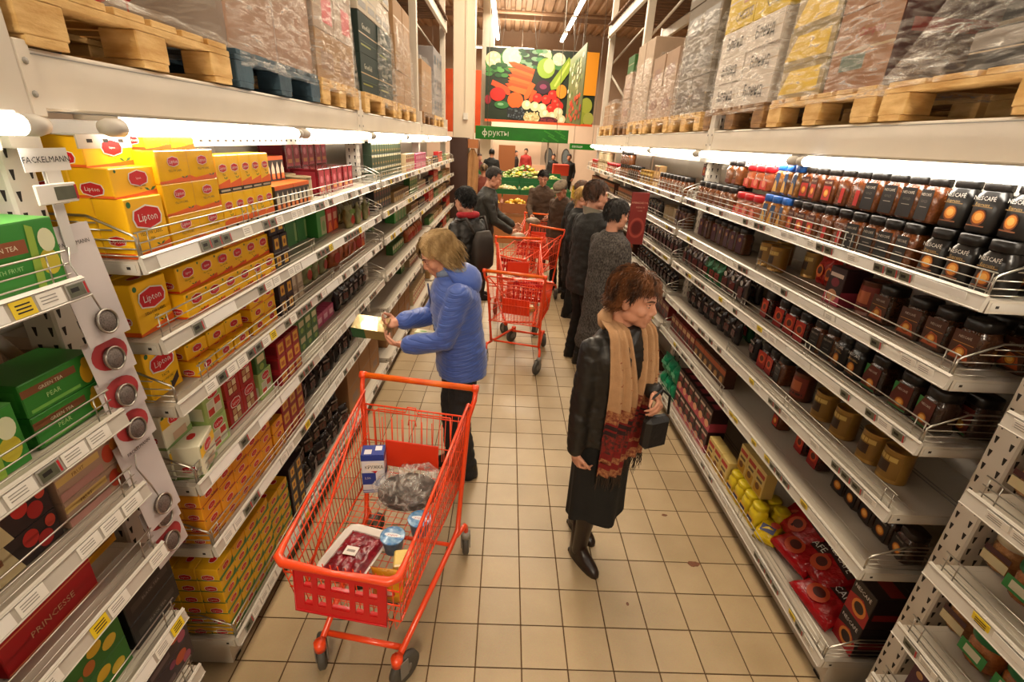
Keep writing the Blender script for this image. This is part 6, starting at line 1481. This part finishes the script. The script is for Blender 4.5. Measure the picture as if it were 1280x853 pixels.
# 3 the man in the dark jacket, 4 the woman in tweed
P3 = person('tall brown-haired man in dark jacket looking at the coffee', 1.78, (1.05, 3.24, 0), (.93, .36), lean=.02, head=(-.05, .08), fem=False,
    hands={-1: (-.22, .12, .86), 1: (.22, .1, .88)}, top=dict(name='dark_jacket', m=DARKCLOTH, hem=.72, w=1.04, wr=.010, ws=9, collar='#8a8578'), legs=dict(m=BLACKCLOTH, w=1.05), hair=SHORT, hairm=HAIR('#4a2c18', '#24150c'), vox=.007)
P4 = person('short-haired woman in long grey tweed coat seen from behind', 1.67, (1.145, 2.74, 0), (.86, .5), lean=.03, head=(-.1, .1), shoulders=.175,
    hands={-1: (-.23, .08, .82), 1: (.2, .15, .88)}, top=dict(name='tweed_coat', m=TWEED, hem=.36, w=1.08, wr=.008, ws=7, flare=.03), legs=dict(m=BLACKCLOTH), hair=SHORT, hairm=HAIR('#211811', '#0f0b08'), vox=.007)
# 5 onwards, farther down the aisle
P5 = person('woman in black leather jacket with backpack at the tea shelves', 1.66, (-.10, 3.28, 0), (-.75, .66), lean=.08, head=(.1, .15), hands={-1: (-.2, .16, .95), 1: (.2, .22, .98)},
    top=dict(name='leather_jacket', m=LEATHER, hem=.82, w=1.06, wr=.012, ws=11, ridged=True), legs=dict(m=JEANS), hair=dict(SHORT, low=-.08), hairm=HAIR('#14110f', '#080706'), vox=.008, cvox=.013)
b = MB(); b.loft([(0, -.185, z, x, y, 4.) for z, x, y in ((.94, .09, .03), (.97, .12, .05), (1.1, .125, .055), (1.22, .115, .045), (1.3, .08, .025))], mat('backpack', '#2a211a', .6, bump=.3, bscale=30), 22)
for g in (-1, 1): b.tube([(g*.09, -.16, 1.28), (g*.12, -.08, 1.41), (g*.13, .08, 1.36)], .014, mat('backpack', '#2a211a'), 6)
o = obj('backpack', b.mesh('backpack'), None, (-.10, 3.28, 0), heading(-.75, .66)); tag(o, 'dark backpack on the woman in leather by the tea shelves', 'backpack')
n = MB(); n.tube([P5['warp'](Vector((.085*math.cos(a), -.02+.085*math.sin(a), 1.46))*P5['s']) for a in [i*PI/8 for i in range(16)]], .03, mat('red_scarf', '#a31c24', .85, var=.3, vscale=30), 8, closed=True); P5['sub']('scarf', n)
o = soft_bag('pink_bag', (-.40, 3.42, .88), (.08, .05, .12), '#b0304a', 'pinkish red bag carried by the woman in leather', 'bag')
P6 = person('man in dark jacket bending over the third trolley', 1.77, (-.08, 5.2, 0), (.85, .1), lean=.16, head=(-.1, .3), fem=False, hands={-1: (-.15, .42, .98), 1: (.18, .35, .95)},
    top=dict(name='dark_jacket', m=mat('olive_dark', '#2b2a24', .6, var=.3, vscale=8, bump=.3, bscale=40), hem=.76, w=1.06), legs=dict(m=JEANS), hair=SHORT, hairm=HAIR('#2a1c12', '#120c08'), vox=.009, cvox=.014, fine=False)
P7 = person('dark-haired woman in brown coat facing us behind the farthest trolley', 1.66, (.84, 7.14, 0), (-.12, -1), lean=.08, head=(.05, .3), hands={-1: (-.15, .35, .98), 1: (.15, .35, .98)},
    top=dict(name='brown_coat', m=BROWNC, hem=.6, w=1.08), legs=dict(m=BLACKCLOTH), hair=SHORT, hairm=HAIR('#1d1410', '#0c0806'), vox=.008, cvox=.014)
P8 = person('person in brown coat and flat cap bent over shopping', 1.62, (1.07, 5.75, 0), (-.55, -.7), lean=.12, head=(.1, .5), top=dict(name='brown_coat', m=BROWNC, hem=.6, w=1.06), legs=dict(m=BLACKCLOTH), hair=SHORT, hairm=HAIR('#3a2a1c', '#20160e'), vox=.009, cvox=.014, fine=False)
cp = MB(); cp.ell((0, -.005, .085), (.10, .125, .045), mat('grey_cap', '#6d5d4a', .9, var=.3, vscale=40), 18, 8); cp.ell((0, .10, .066), (.065, .06, .012), mat('grey_cap', '#6d5d4a'), 14, 6)
cp.v = [tuple(P8['HM'] @ Vector(v)) for v in cp.v]; P8['sub']('flat_cap', cp)
P9 = person('blond woman in dark coat behind the man in the dark jacket', 1.62, (1.13, 4.62, 0), (.8, -.3), head=(0, .25), top=dict(name='dark_coat', m=BLACKCLOTH, hem=.5, w=1.04), legs=dict(m=BLACKCLOTH), hair=BOB, hairm=HAIR('#b9924f', '#86652f'), vox=.009, cvox=.014, fine=False)
P10 = person('brown-haired woman in dark coat beside the blond woman', 1.64, (1.22, 5.3, 0), (.7, .5), head=(.0, .2), top=dict(name='dark_coat', m=DARKCLOTH, hem=.5, w=1.06), legs=dict(m=BLACKCLOTH), hair=BOB, hairm=HAIR('#5d3a22', '#33200f'), vox=.009, cvox=.014, fine=False)
far = [('man in black seen from behind near the cash machines', 1.78, (-.34, 16.0, 0), (.1, 1), '#151413', '#120e0b', False),
       ('woman in dark red standing by the cash machines', 1.60, (-.78, 16.4, 0), (.6, -.6), '#5d2220', '#3a2012', True),
       ('dark-haired woman by the brown cabinet end', 1.60, (-.55, 10.4, 0), (.4, -.8), '#5a3a2c', '#20140d', True),
       ('grey-blond person by the green stall', 1.60, (-.27, 9.3, 0), (.1, 1), '#7a3a2c', '#a08058', True),
       ('vendor in dark clothes behind the produce heap', 1.66, (.55, 22.2, 0), (.8, -.4), '#2a201c', '#15100c', True),
       ('vendor in red with dark cap behind the produce heap', 1.76, (1.05, 23.2, 0), (-.3, -.9), '#9a2a26', '#15100c', False),
       ('shopper in black by the oval-window doors', 1.66, (2.1, 20.0, 0), (0, -1), '#1a1816', '#2a1c12', True),
       ('shopper in dark coat beside the yellow produce bin', 1.70, (2.62, 18.8, 0), (-.4, -.8), '#1d1b18', '#1a120c', False)]
for lab, h, l, f, c, hr, fem in far:
    person(lab, h, l, f, head=(0, .1), fem=fem, top=dict(name='coat', m=C(c, .75), hem=.7, w=1.05), legs=dict(m=BLACKCLOTH), hair=SHORT, hairm=HAIR(hr, '#0c0806'), vox=.014, cvox=.02, fine=False)
# ------------------------------------------------------------------ signs, strips and the produce hall beyond the aisle
# clip strip of tea strainers on the corner upright
STRIPX = -.86
def clip_strip():
    t = thing('clip_strip', 'hanging white card strip with price display on the corner upright', 'display strip', (STRIPX+.035, -.17, 0), 0)
    obj('strip_band', MB().box((0, 0, 1.42), (.002, .03, 1.15), C('#d9d6d2', .3)).mesh('strip_band'), t)
    h = obj('header_card', MB().box((.004, 0, 2.0), (.002, .12, .05), WHITE).box((.003, .01, 1.94), (.002, .04, .08), WHITE).mesh('header_card'), t)
    obj('lettering', MB().text('FACKELMANN', .019, INK, fx(.0062, 0, 2.0)).mesh('lettering'), h)
    d = obj('price_display', MB().box((.006, .0, 1.925), (.006, .11, .045), WHITE, bev=.002).box((.0095, .02, 1.925), (.0008, .055, .03), ESL).box((.0095, .051, 1.925), (.0008, .006, .034), REDM).mesh('price_display'), t)
    return t
clip_strip()
CARD = mat('strainer_card', '#cfc6c4', .45); MESHM = mat('strainer_steel', '#8a7f78', .55, .6, var=.5, vscale=260)
def strainer(z, big, label, dx):
    t = thing('tea_strainer', label, 'tea strainer', (STRIPX+.045+dx, -.165, z), (0, -.12, 0), 'tea strainers on the clip strip')
    h = .30 if big else .115
    obj('card', MB().box((0, 0, 0), (.0016, .14, h), CARD).mesh('card'), t)
    zc = -h/2+.05
    if big: obj('lettering', MB().text('FACKELMANN', .014, INK, fx(.0012, .01, h/2-.045)).mesh('lettering'), t)
    if not big: obj('red_print', MB().add([(.0012, .060*math.cos(a), zc+.012+.042*math.sin(a)) for a in [i*PI/10 for i in range(20)]], [tuple(range(20))], C('#b03a3c')).mesh('red_print'), t)
    b = MB().ell((.006, .0, zc), (.010, .032, .032), MESHM, 16, 10); obj('mesh_ball', b.mesh('mesh_ball'), t)
    r = MB().tube([(.012, .031*math.cos(a), zc+.031*math.sin(a)) for a in [i*PI/10 for i in range(20)]], .0028, STEEL, 6, closed=True); obj('rim', r.mesh('rim'), t)
    if big: obj('wire_handle', MB().tube([(.010, -.004, zc+.03), (.012, -.018, zc+.09), (.010, -.035, zc+.16), (.008, -.02, zc+.2)], .0022, STEEL, 5).mesh('wire_handle'), t)
for i, (z, big) in enumerate(((1.70, True), (1.50, False), (1.385, False), (1.275, False), (1.09, True), (.945, False), (.845, False))):
    strainer(z, big, ('tall card with a long-handled strainer' if big else 'small card with round strainer on red print')+', '+ORD[i]+' from the strip top', .0+i*.002)
# red hanging shelf sign on the coffee side
t = thing('shelf_sign', 'dark red hanging sign jutting from the middle coffee rack', 'sign', (1.43, 3.05, 1.50), .12)
SR = mat('sign_red', '#7a2620', .45, var=.1, vscale=6)
obj('board', MB().box((0, 0, 0), (.165, .006, .46), SR, bev=.003).mesh('board'), t)
b = MB().text('AMBASSADOR', .024, C('#c99a84'), fny(0, -.004, .14)).text('PREMIUM', .02, C('#b98a74'), fny(.01, -.004, .10)).text('COFFEE', .014, C('#b98a74'), fny(.01, -.004, .07))
obj('lettering', b.mesh('lettering'), t)
b = MB()
for r0, m in ((.072, C('#9a4236')), (.055, SR), (.045, C('#5d1a16'))): b.add([(r0*math.cos(a), -.0035-.0003*(.08-r0)*100, -.08+r0*1.25*math.sin(a)) for a in [i*PI/14 for i in range(28)]], [tuple(range(28))], m)
obj('emblem', b.mesh('emblem'), t)
obj('arm', MB().box((.13, .004, .2), (.12, .006, .02), STEEL).mesh('arm'), t)
# brown cabinet end, hanging paper bag
cab = thing('end_cabinet', 'tall dark brown cabinet at the end of the tea rack', 'cabinet', (-.72, 8.75, 0), 0)
CB = mat('dark_brown_board', '#3d241a', .5, var=.15, vscale=3)
obj('carcass', MB().box((0, 0, 1.05), (.34, .5, 2.1), CB, bev=.008).mesh('carcass'), cab); obj('top_box', MB().box((.26, -.05, 2.0), (.2, .3, .16), mat('orange_brown', '#a8683a', .5)).mesh('top_box'), cab)
b = MB(); n = 12; vs = []
for j in range(9):
    for i in range(n+1):
        u = -1+2*i/n; w = (.03, .09, .12, .125, .12, .12, .115, .11, .105)[j]
        vs.append((u*w, .02*math.cos(u*7+j*.4), -.11*j))
b.add(vs, [(j*(n+1)+i, j*(n+1)+i+1, (j+1)*(n+1)+i+1, (j+1)*(n+1)+i) for j in range(8) for i in range(n)], mat('kraft_cloth', '#b08254', .8, var=.15, vscale=8), True)
me = b.mesh('apron'); me = thicken(me, .006)
o = obj('hanging_apron', me, None, (-.46, 8.60, 1.915)); tag(o, 'tan apron hanging beside the brown cabinet', 'apron')
# orange wall posters, green hanging signs, vegetable banner
def board(name, label, cat, x, y, z, w, h, m, rot=0., thick=.03): 
    t = thing(name, label, cat, (x, y, z), rot); obj('panel', MB().box((0, 0, 0), (w, thick, h), m, bev=.004).mesh('panel'), t); return t
t = board('hanging_sign', 'long green hanging sign reading фрукты', 'sign', .55, 12.2, 2.25, 2.42, .32, mat('sign_green', '#1f7d22', .45, col2='#1a6d1e', vscale=3), -.06)
b = MB().text('рукты', .2, C('#d9e0cf'), fny(-.88, -.018, .0), sx=.95, align='LEFT')
q = [(math.cos(a), math.sin(a)) for a in [i*PI/12 for i in range(24)]]; L_ = C('#d9e0cf')
b.add([(-.965+.068*x*k, -.018, -.012+.058*y*e) for k, e in ((1, 1), (.66, .62)) for x, y in q], [(i, (i+1) % 24, 24+(i+1) % 24, 24+i) for i in range(24)], L_)
b.box((-.965, -.018, -.005), (.022, .001, .21), L_); obj('lettering', b.mesh('lettering'), t)
b = MB()
for k in range(22): b.add([(R.uniform(.5, 1.18)+.035*math.cos(a), -.0165, R.uniform(-.1, .1)*0+((k*37) % 19-9)*.013+.022*math.sin(a)) for a in [i*PI/4 for i in range(8)]], [tuple(range(8))], C('#2f9a2c')) if False else None
for k in range(26):
    cx, cz = .55+.6*((k*7) % 26)/26, ((k*11) % 23-11)*.011
    b.add([(cx+.03*math.cos(a), -.0165, cz+.02*math.sin(a)) for a in [i*PI/4 for i in range(8)]], [tuple(range(8))], C('#3a9a30'))
obj('leaf_print', b.mesh('leaf_print'), t)
w_ = MB()
for x in (-.9, .9): w_.tube([(x, 0, .16), (x, 0, 4.4)], .006, GREY, 5)
obj('hanger', w_.mesh('hanger'), t)
t = board('hanging_sign', 'smaller green hanging sign farther right', 'sign', 2.62, 15.4, 2.02, .85, .18, mat('sign_green', '#1f7d22'), 0.); obj('lettering', MB().text('овощи', .11, C('#d9e0cf'), fny(-.18, -.018, 0)).mesh('lettering'), t)
obj('hanger', MB().tube([(-.3, 0, .09), (-.3, 0, 4.7)], .006, GREY, 5).tube([(.3, 0, .09), (.3, 0, 4.7)], .006, GREY, 5).mesh('hanger'), t)
def veg_banner():
    t = thing('vegetable_banner', 'big hanging banner printed with carrots, peppers and cauliflower', 'banner', (1.16, 16.0, 3.72), -.02)
    w, h = 3.55, 2.08
    obj('sheet', MB().box((0, 0, 0), (w, .02, h), C('#1d2a1a', .4)).mesh('sheet'), t)
    P = C; fr = fny(0, -.0105, -h/2); it = []
    def E(px_, py_, rx, ry, c): it.append(('e', (px_-90)/1050-.5, 1-(py_-110)/620, rx/1050, ry/620, P(c, .4)))
    rr = random.Random(3)
    for x, y, a, c_ in ((160, 210, 75, '#d9cfa0'), (330, 170, 90, '#d6d2b8'), (770, 180, 60, '#d8cfae'), (640, 120, 60, '#cfcaa0')):
        E(x, y+20, a*1.2, a*1.15, '#3f7a3a'); E(x, y, a, a*.9, c_)
        for k in range(14): E(x+rr.uniform(-.7, .7)*a, y+rr.uniform(-.6, .6)*a, a*.16, a*.14, '#e6dfc2')
    for k in range(26): E(rr.uniform(380, 640), rr.uniform(110, 340), 34, 16, rr.choice(('#2f6a3a', '#4a8a4f', '#7aa07a', '#1f4a2a')))
    for k in range(12): E(rr.uniform(95, 300), rr.uniform(250, 340), 34, 18, rr.choice(('#3f7a3a', '#5a9a4a', '#24502a')))
    E(655, 260, 85, 85, '#8fae3a'); E(680, 240, 50, 60, '#c9cf8a'); E(640, 420, 70, 60, '#3a1a2a'); E(640, 415, 34, 22, '#8a3a5a')
    def carrot(x0, y0, x1, y1, w0, c_):
        A = Vector(((x0-90)/1050-.5, 1-(y0-110)/620)); B = Vector(((x1-90)/1050-.5, 1-(y1-110)/620)); d = Vector((B.x-A.x, (B.y-A.y)*.586)); n_ = Vector((-d.y, d.x)).normalized()*w0/1050; n_ = Vector((n_.x, n_.y/.586))
        it.append(('p', [tuple(A+n_), tuple(A-n_), tuple(A.lerp(B, .8)-n_*.8), tuple(B), tuple(A.lerp(B, .8)+n_*.8)], P(c_, .4)))
    for k in range(9): carrot(545-k*6, 300+k*22, 360-k*12 if k % 2 else 300, 225+k*26, 26, ('#e0581f', '#d24a18', '#e86a2a')[k % 3])
    for k in range(4): carrot(150+k*30, 400+k*12, 330, 460+k*14, 22, '#dc4a22')
    carrot(540, 390, 470, 540, 28, '#e26024'); carrot(560, 450, 520, 560, 24, '#d8521e')
    E(210, 500, 75, 60, '#b8221a'); E(380, 545, 75, 70, '#dd5a1c'); E(250, 590, 70, 34, '#2f6a34'); E(240, 585, 30, 12, '#7aa87a'); E(105, 550, 30, 40, '#8a1a2a')
    E(395, 660, 90, 55, '#1d2126')
    for k in range(40): E(395+rr.uniform(-80, 80), 665+rr.uniform(-50, 45), 8, 8, rr.choice(('#3a424a', '#111417', '#565f66')))
    for x, y in ((590, 515), (675, 525), (735, 480), (770, 545), (730, 600), (800, 575)): E(x, y, 45, 42, '#c02418'); E(x-10, y-12, 14, 10, '#e0604a')
    for x, y in ((490, 580), (570, 590), (640, 600), (665, 650), (740, 670), (800, 630), (830, 700)): E(x, y, 45, 42, '#d9c79a'); E(x+6, y-8, 20, 22, '#ebe0c2')
    E(545, 700, 80, 45, '#c9b884')
    for k in range(46): E(545+rr.uniform(-70, 70), 690+rr.uniform(-50, 36), 9, 7, rr.choice(('#e6d9ae', '#d6c48c', '#b39a62')))
    E(710, 720, 90, 30, '#4a1a20'); 
    for k in range(26): E(710+rr.uniform(-85, 85), 715+rr.uniform(-24, 20), 9, 7, '#7a2a32')
    it.append(('p', [((715-90)/1050-.5, 1-(440-110)/620), ((700-90)/1050-.5, 1-(390-110)/620), ((860-90)/1050-.5, 1-(160-110)/620), ((885-90)/1050-.5, 1-(180-110)/620), ((870-90)/1050-.5, 1-(290-110)/620), ((770-90)/1050-.5, 1-(430-110)/620)], P('#8fa82c', .4)))
    it.append(('p', [((740-90)/1050-.5, 1-(400-110)/620), ((860-90)/1050-.5, 1-(190-110)/620), ((868-90)/1050-.5, 1-(215-110)/620), ((750-90)/1050-.5, 1-(415-110)/620)], P('#bccb5a', .4)))
    E(815, 450, 50, 60, '#e08a24'); it.append(('r', .385, .5, .42, 1, P('#dd8f1c', .4))); E(1060, 560, 60, 70, '#9aa03a'); E(1020, 670, 55, 60, '#8a9432'); E(1110, 680, 50, 60, '#a0a24a')
    it.append(('r', -.5, .5, -.02, .015, P('#d8542a', .4)))
    clip = []
    for q in it:
        if q[0] == 'e':
            u, v = q[1], q[2]; u = min(max(u, -.5+q[3]*.9), .5-q[3]*.9); v = min(max(v, q[4]*.9), 1-q[4]*.9); q = ('e', u, v, q[3], q[4], q[5])
        clip.append(q)
    b = shapes(MB(), fr, w, h, clip, .0002); obj('vegetable_print', b.mesh('vegetable_print'), t)
    c = MB()
    for x in (-1.3, -.2, 1.0): c.tube([(x, 0, h/2), (x-.12, 0, h/2+.9)], .008, GREY, 5).tube([(x, 0, h/2), (x+.25, 0, h/2+2.0)], .006, GREY, 5)
    obj('hanger', c.mesh('hanger'), t)
veg_banner()
t = thing('side_banner', 'hanging vegetable banner seen almost edge-on', 'banner', (1.75, 11.5, 3.28), 0); 
b = MB().prism([(-.01, -1.5, -.80), (-.01, 1.5, -.66), (-.01, 1.5, .84), (-.01, -1.5, .74)], (.02, 0, 0), C('#5d6a3a', .5)); obj('sheet', b.mesh('sheet'), t)
it = []; rr = random.Random(5)
for k in range(60):
    v = rr.random(); it.append(('e', rr.uniform(-.46, .46), v*.9+.05, .05, .035, C(rr.choice(('#b8321f', '#d8542a', '#a8401f') if v < .45 else ('#7a8a4a', '#a3a878', '#cfc9a8', '#4a6a34')), .5)))
b = MB(); shapes(b, frame((-.0105, 0, -.74), (0,-1,0), (0,0,1)), 3.0, 1.44, it, .0002); obj('print', b.mesh('print'), t)
obj('hanger', MB().tube([(0, -1., .7), (0, -1., 3.6)], .006, GREY, 5).tube([(0, 1., .75), (0, 1., 3.6)], .006, GREY, 5).mesh('hanger'), t)
t = board('orange_poster', 'orange poster between column and tea rack', 'poster', -2.0, 19.5, 3.4, 2.2, 2.2, mat('poster_orange', '#c4491c', .5, col2='#b03c16', vscale=2)); 
b = MB()
for k in range(3): b.tube([(.2+.2*math.cos(a)*(1-.25*k), -.02, -.8+.3*math.sin(a)*(1-.25*k)) for a in [i*PI/8 for i in range(16)]], .012, C('#d98a3a'), 4, closed=True)
obj('curl_print', b.mesh('curl_print'), t)
obj('hanger', MB().tube([(-.8, 0, 1.1), (-.8, 0, 3.4)], .006, GREY, 5).tube([(.8, 0, 1.1), (.8, 0, 3.4)], .006, GREY, 5).mesh('hanger'), t)
# hall luminaires that show, hung from the ceiling
HGLOW = mat('hall_tube', (1, 1, 1), .4, emit=14, ecol=(1, .93, .82))
def strip(p0, p1, label):
    p0, p1 = Vector(p0), Vector(p1); c = (p0+p1)/2; d = p1-p0
    t = thing('strip_light', label, 'lamp', c, 0, 'hall strip lights')
    n = d.normalized(); sd = Vector((0,0,1)).cross(n)*.05
    a, b_ = -d/2, d/2
    obj('tube', MB().prism([a-sd, a+sd, a+sd+Vector((0,0,.03)), a-sd+Vector((0,0,.03))], d, HGLOW).mesh('tube'), t)
    obj('housing', MB().prism([a-sd*1.3+Vector((0,0,.03)), a+sd*1.3+Vector((0,0,.03)), a+sd+Vector((0,0,.09)), a-sd+Vector((0,0,.09))], d, WHITE).mesh('housing'), t)
    w = MB()
    for f in (.15, .85): q = a.lerp(b_, f); w.tube([q+Vector((0,0,.09)), q+Vector((0,0,7.0-c.z))], .006, GREY, 5)
    obj('hanger', w.mesh('hanger'), t)
strip((-.36, 12.4, 5.5), (-.36, 19.3, 5.5), 'long ceiling strip light above the column')
strip((1.98, 13.0, 5.5), (1.98, 14.9, 5.5), 'ceiling strip light in the right row, nearest one showing')
strip((1.98, 15.3, 5.5), (1.98, 17.0, 5.5), 'ceiling strip light in the right row, second')
strip((1.98, 17.6, 5.5), (1.98, 19.0, 5.5), 'ceiling strip light in the right row, farthest')
strip((-2.3, 22, 5.62), (1.1, 22, 5.62), 'crosswise ceiling strip light above the banner')
strip((1.9, 22, 5.62), (3.4, 22, 5.62), 'shorter crosswise ceiling strip light by the rack post')
# produce stalls
GCR = mat('green_crate', '#1f6a3a', .45, var=.12, vscale=5)
def stall(x, y, w, d, z, label, cols, prod, tilt=.25):
    t = thing('produce_stall', label, 'stall', (x, y, 0), 0)
    obj('table', MB().box((0, 0, z-.25), (w, d, .06), mat('stall_wood', '#8a5a34', .6)).box((0, -d/2+.03, (z-.28)/2), (w, .05, z-.28), mat('stall_front', '#a86a3c', .6, var=.1)).box((0, d/2-.03, (z-.28)/2), (w, .05, z-.28), mat('stall_wood', '#8a5a34')).mesh('table'), t)
    n = max(1, int(w/.62))
    for i in range(n):
        b = MB(); cw = w/n-.03; cx = -w/2+w/n*(i+.5)
        for yy, zz, ww, dd, hh in ((-d/2+.02, z-.11, cw, .02, .2), (d/2-.02, z-.05, cw, .02, .3)): b.box((cx, yy, zz), (ww, dd, hh), cols)
        b.box((cx-cw/2, 0, z-.1), (.02, d-.04, .2), cols).box((cx+cw/2, 0, z-.1), (.02, d-.04, .2), cols)
        obj('crate', b.mesh('crate'), t)
        k = prod[i % len(prod)]
        h = MB(); rg = random.Random(int(x*91+y*7)+i)
        for q in range(46):
            u, v = rg.uniform(-.42, .42)*cw, rg.uniform(-.42, .42)*d; r = rg.uniform(.035, .055)
            h.ell((cx+u, v, z-.14+.12*max(0, 1-(u/cw*2)**2-(v/d*2)**2)+rg.uniform(0, .05)), (r, r*rg.uniform(.8, 1.5), r), rg.choice(k), 7, 5)
        o = obj('produce_heap', h.mesh('produce_heap'), t, kind='stuff')
    return t
YF = [C('#d8a52a', .4), C('#e0b84a', .4), C('#c9952a', .4)]; RF = [C('#b5321f', .4), C('#c9562a', .4), C('#9a2a20', .4)]; GF_ = [C('#6a8a3a', .5), C('#8aa85a', .5), C('#c9c58a', .5)]; WF = [C('#d6cba0', .5), C('#b9a86a', .5)]
BRC = mat('brown_crate', '#9a5a34', .6, var=.15, vscale=5)
stall(.45, 9.6, 1.9, .8, .86, 'brown produce stall of yellow fruit behind the dark jacket', BRC, [YF, YF, RF])
stall(.55, 11.6, 2.6, .9, .98, 'green crate produce stall across the hall', GCR, [GF_, WF, GF_])
stall(.6, 14.0, 2.6, 1.0, 1.10, 'second green crate produce stall with a heap of greens', GCR, [GF_, GF_, WF])
stall(2.5, 11.9, 1.0, .9, .95, 'yellow produce bin of greens beyond the coffee rack', mat('yellow_bin', '#c2a024', .5), [GF_])
stall(-1.4, 11.6, .9, .8, .9, 'red fruit stall by the brown cabinet', BRC, [RF, YF])
h = MB(); rg = random.Random(77)
for q in range(170):
    a = rg.uniform(0, 2*PI); r = rg.random()**.5
    h.ell((.75*r*math.cos(a), .5*r*math.sin(a), 1.05+.34*(1-r)+rg.uniform(-.02, .03)), (rg.uniform(.04, .1), .05, .035), rg.choice(GF_+WF+[C('#d9c23a', .5)]), 7, 5)
o = tag(obj('greens_heap', h.mesh('greens_heap'), None, (.75, 14.1, .03)), 'big heap of pale green vegetables on the second green stall', 'vegetables', kind='stuff')
b = MB().box((0, 0, 1.15), (.6, .5, .4), mat('red_bin', '#c23a20', .5), bev=.02).box((0, 0, .475), (.5, .4, .95), GREY); o = obj('red_bin', b.mesh('red_bin'), None, (2.25, 18.2, 0)); tag(o, 'orange red bin on a grey base between two shoppers', 'bin')
# back wall fittings: cash machines, oval-window doors, lit counter
for i, x in enumerate((-1.75, -.95)):
    t = thing('cash_machine', ('first', 'second')[i]+' pale cash machine on the far wall', 'cash machine', (x, 25.7, 0), 0)
    obj('body', MB().box((0, 0, 1.1), (.66, .5, 2.2), C('#d9cfc4', .5), bev=.02).mesh('body'), t); obj('screen', MB().box((0, -.255, 1.5), (.34, .02, .26), C('#4a5560', .2)).mesh('screen'), t); obj('keypad', MB().box((0, -.27, 1.15), (.3, .06, .1), GREY).mesh('keypad'), t)
for i, x in enumerate((2.35, 3.25)):
    t = struct('door_%d' % (i+1), MB().box((0, 0, 1.05), (.86, .06, 2.1), C('#b9a898', .5), bev=.01)); t.location = (x, 25.94, 0)
    obj('oval_window', MB().add([(.2*math.cos(a), -.034, 1.4+.42*math.sin(a)) for a in [k*PI/12 for k in range(24)]], [tuple(range(24))], C('#6d7478', .2)).tube([(.2*math.cos(a), -.036, 1.4+.42*math.sin(a)) for a in [k*PI/12 for k in range(24)]], .025, C('#4d4038'), 5, closed=True).mesh('oval_window'), t)
    obj('door_handle', MB().tube([(.34, -.06, 1.0), (.34, -.06, 1.25)], .012, STEEL, 6).mesh('door_handle'), t)
t = thing('service_counter', 'lit service counter under the long green sign', 'counter', (.6, 24.6, 0), 0)
obj('base', MB().box((0, 0, .5), (3.0, .7, 1.0), C('#c9a184', .6)).mesh('base'), t); obj('canopy', MB().box((0, 0, 2.45), (3.6, .9, .12), C('#b98a50', .5)).mesh('canopy'), t)
lg = MB()
for k in range(7): lg.box((-1.5+.5*k, -.46, 2.36), (.36, .05, .08), mat('amber_lamp', (1, .7, .2), .4, emit=5, ecol=(1, .62, .15)))
obj('lamp_row', lg.mesh('lamp_row'), t, kind='stuff'); p_ = MB()
for x in (-1.6, 1.6): p_.box((x, .3, 1.2), (.08, .08, 2.4), GREY)
obj('post', p_.mesh('post'), t)
t = thing('tall_brown_panel', 'brown display panel behind the shoppers in the far hall', 'display', (.15, 20.5, 0), 0); obj('panel', MB().box((0, 0, .95), (.7, .06, 1.9), C('#8a5430', .6)).box((0, .1, .03), (.8, .4, .06), GREY).mesh('panel'), t)
name_queue()
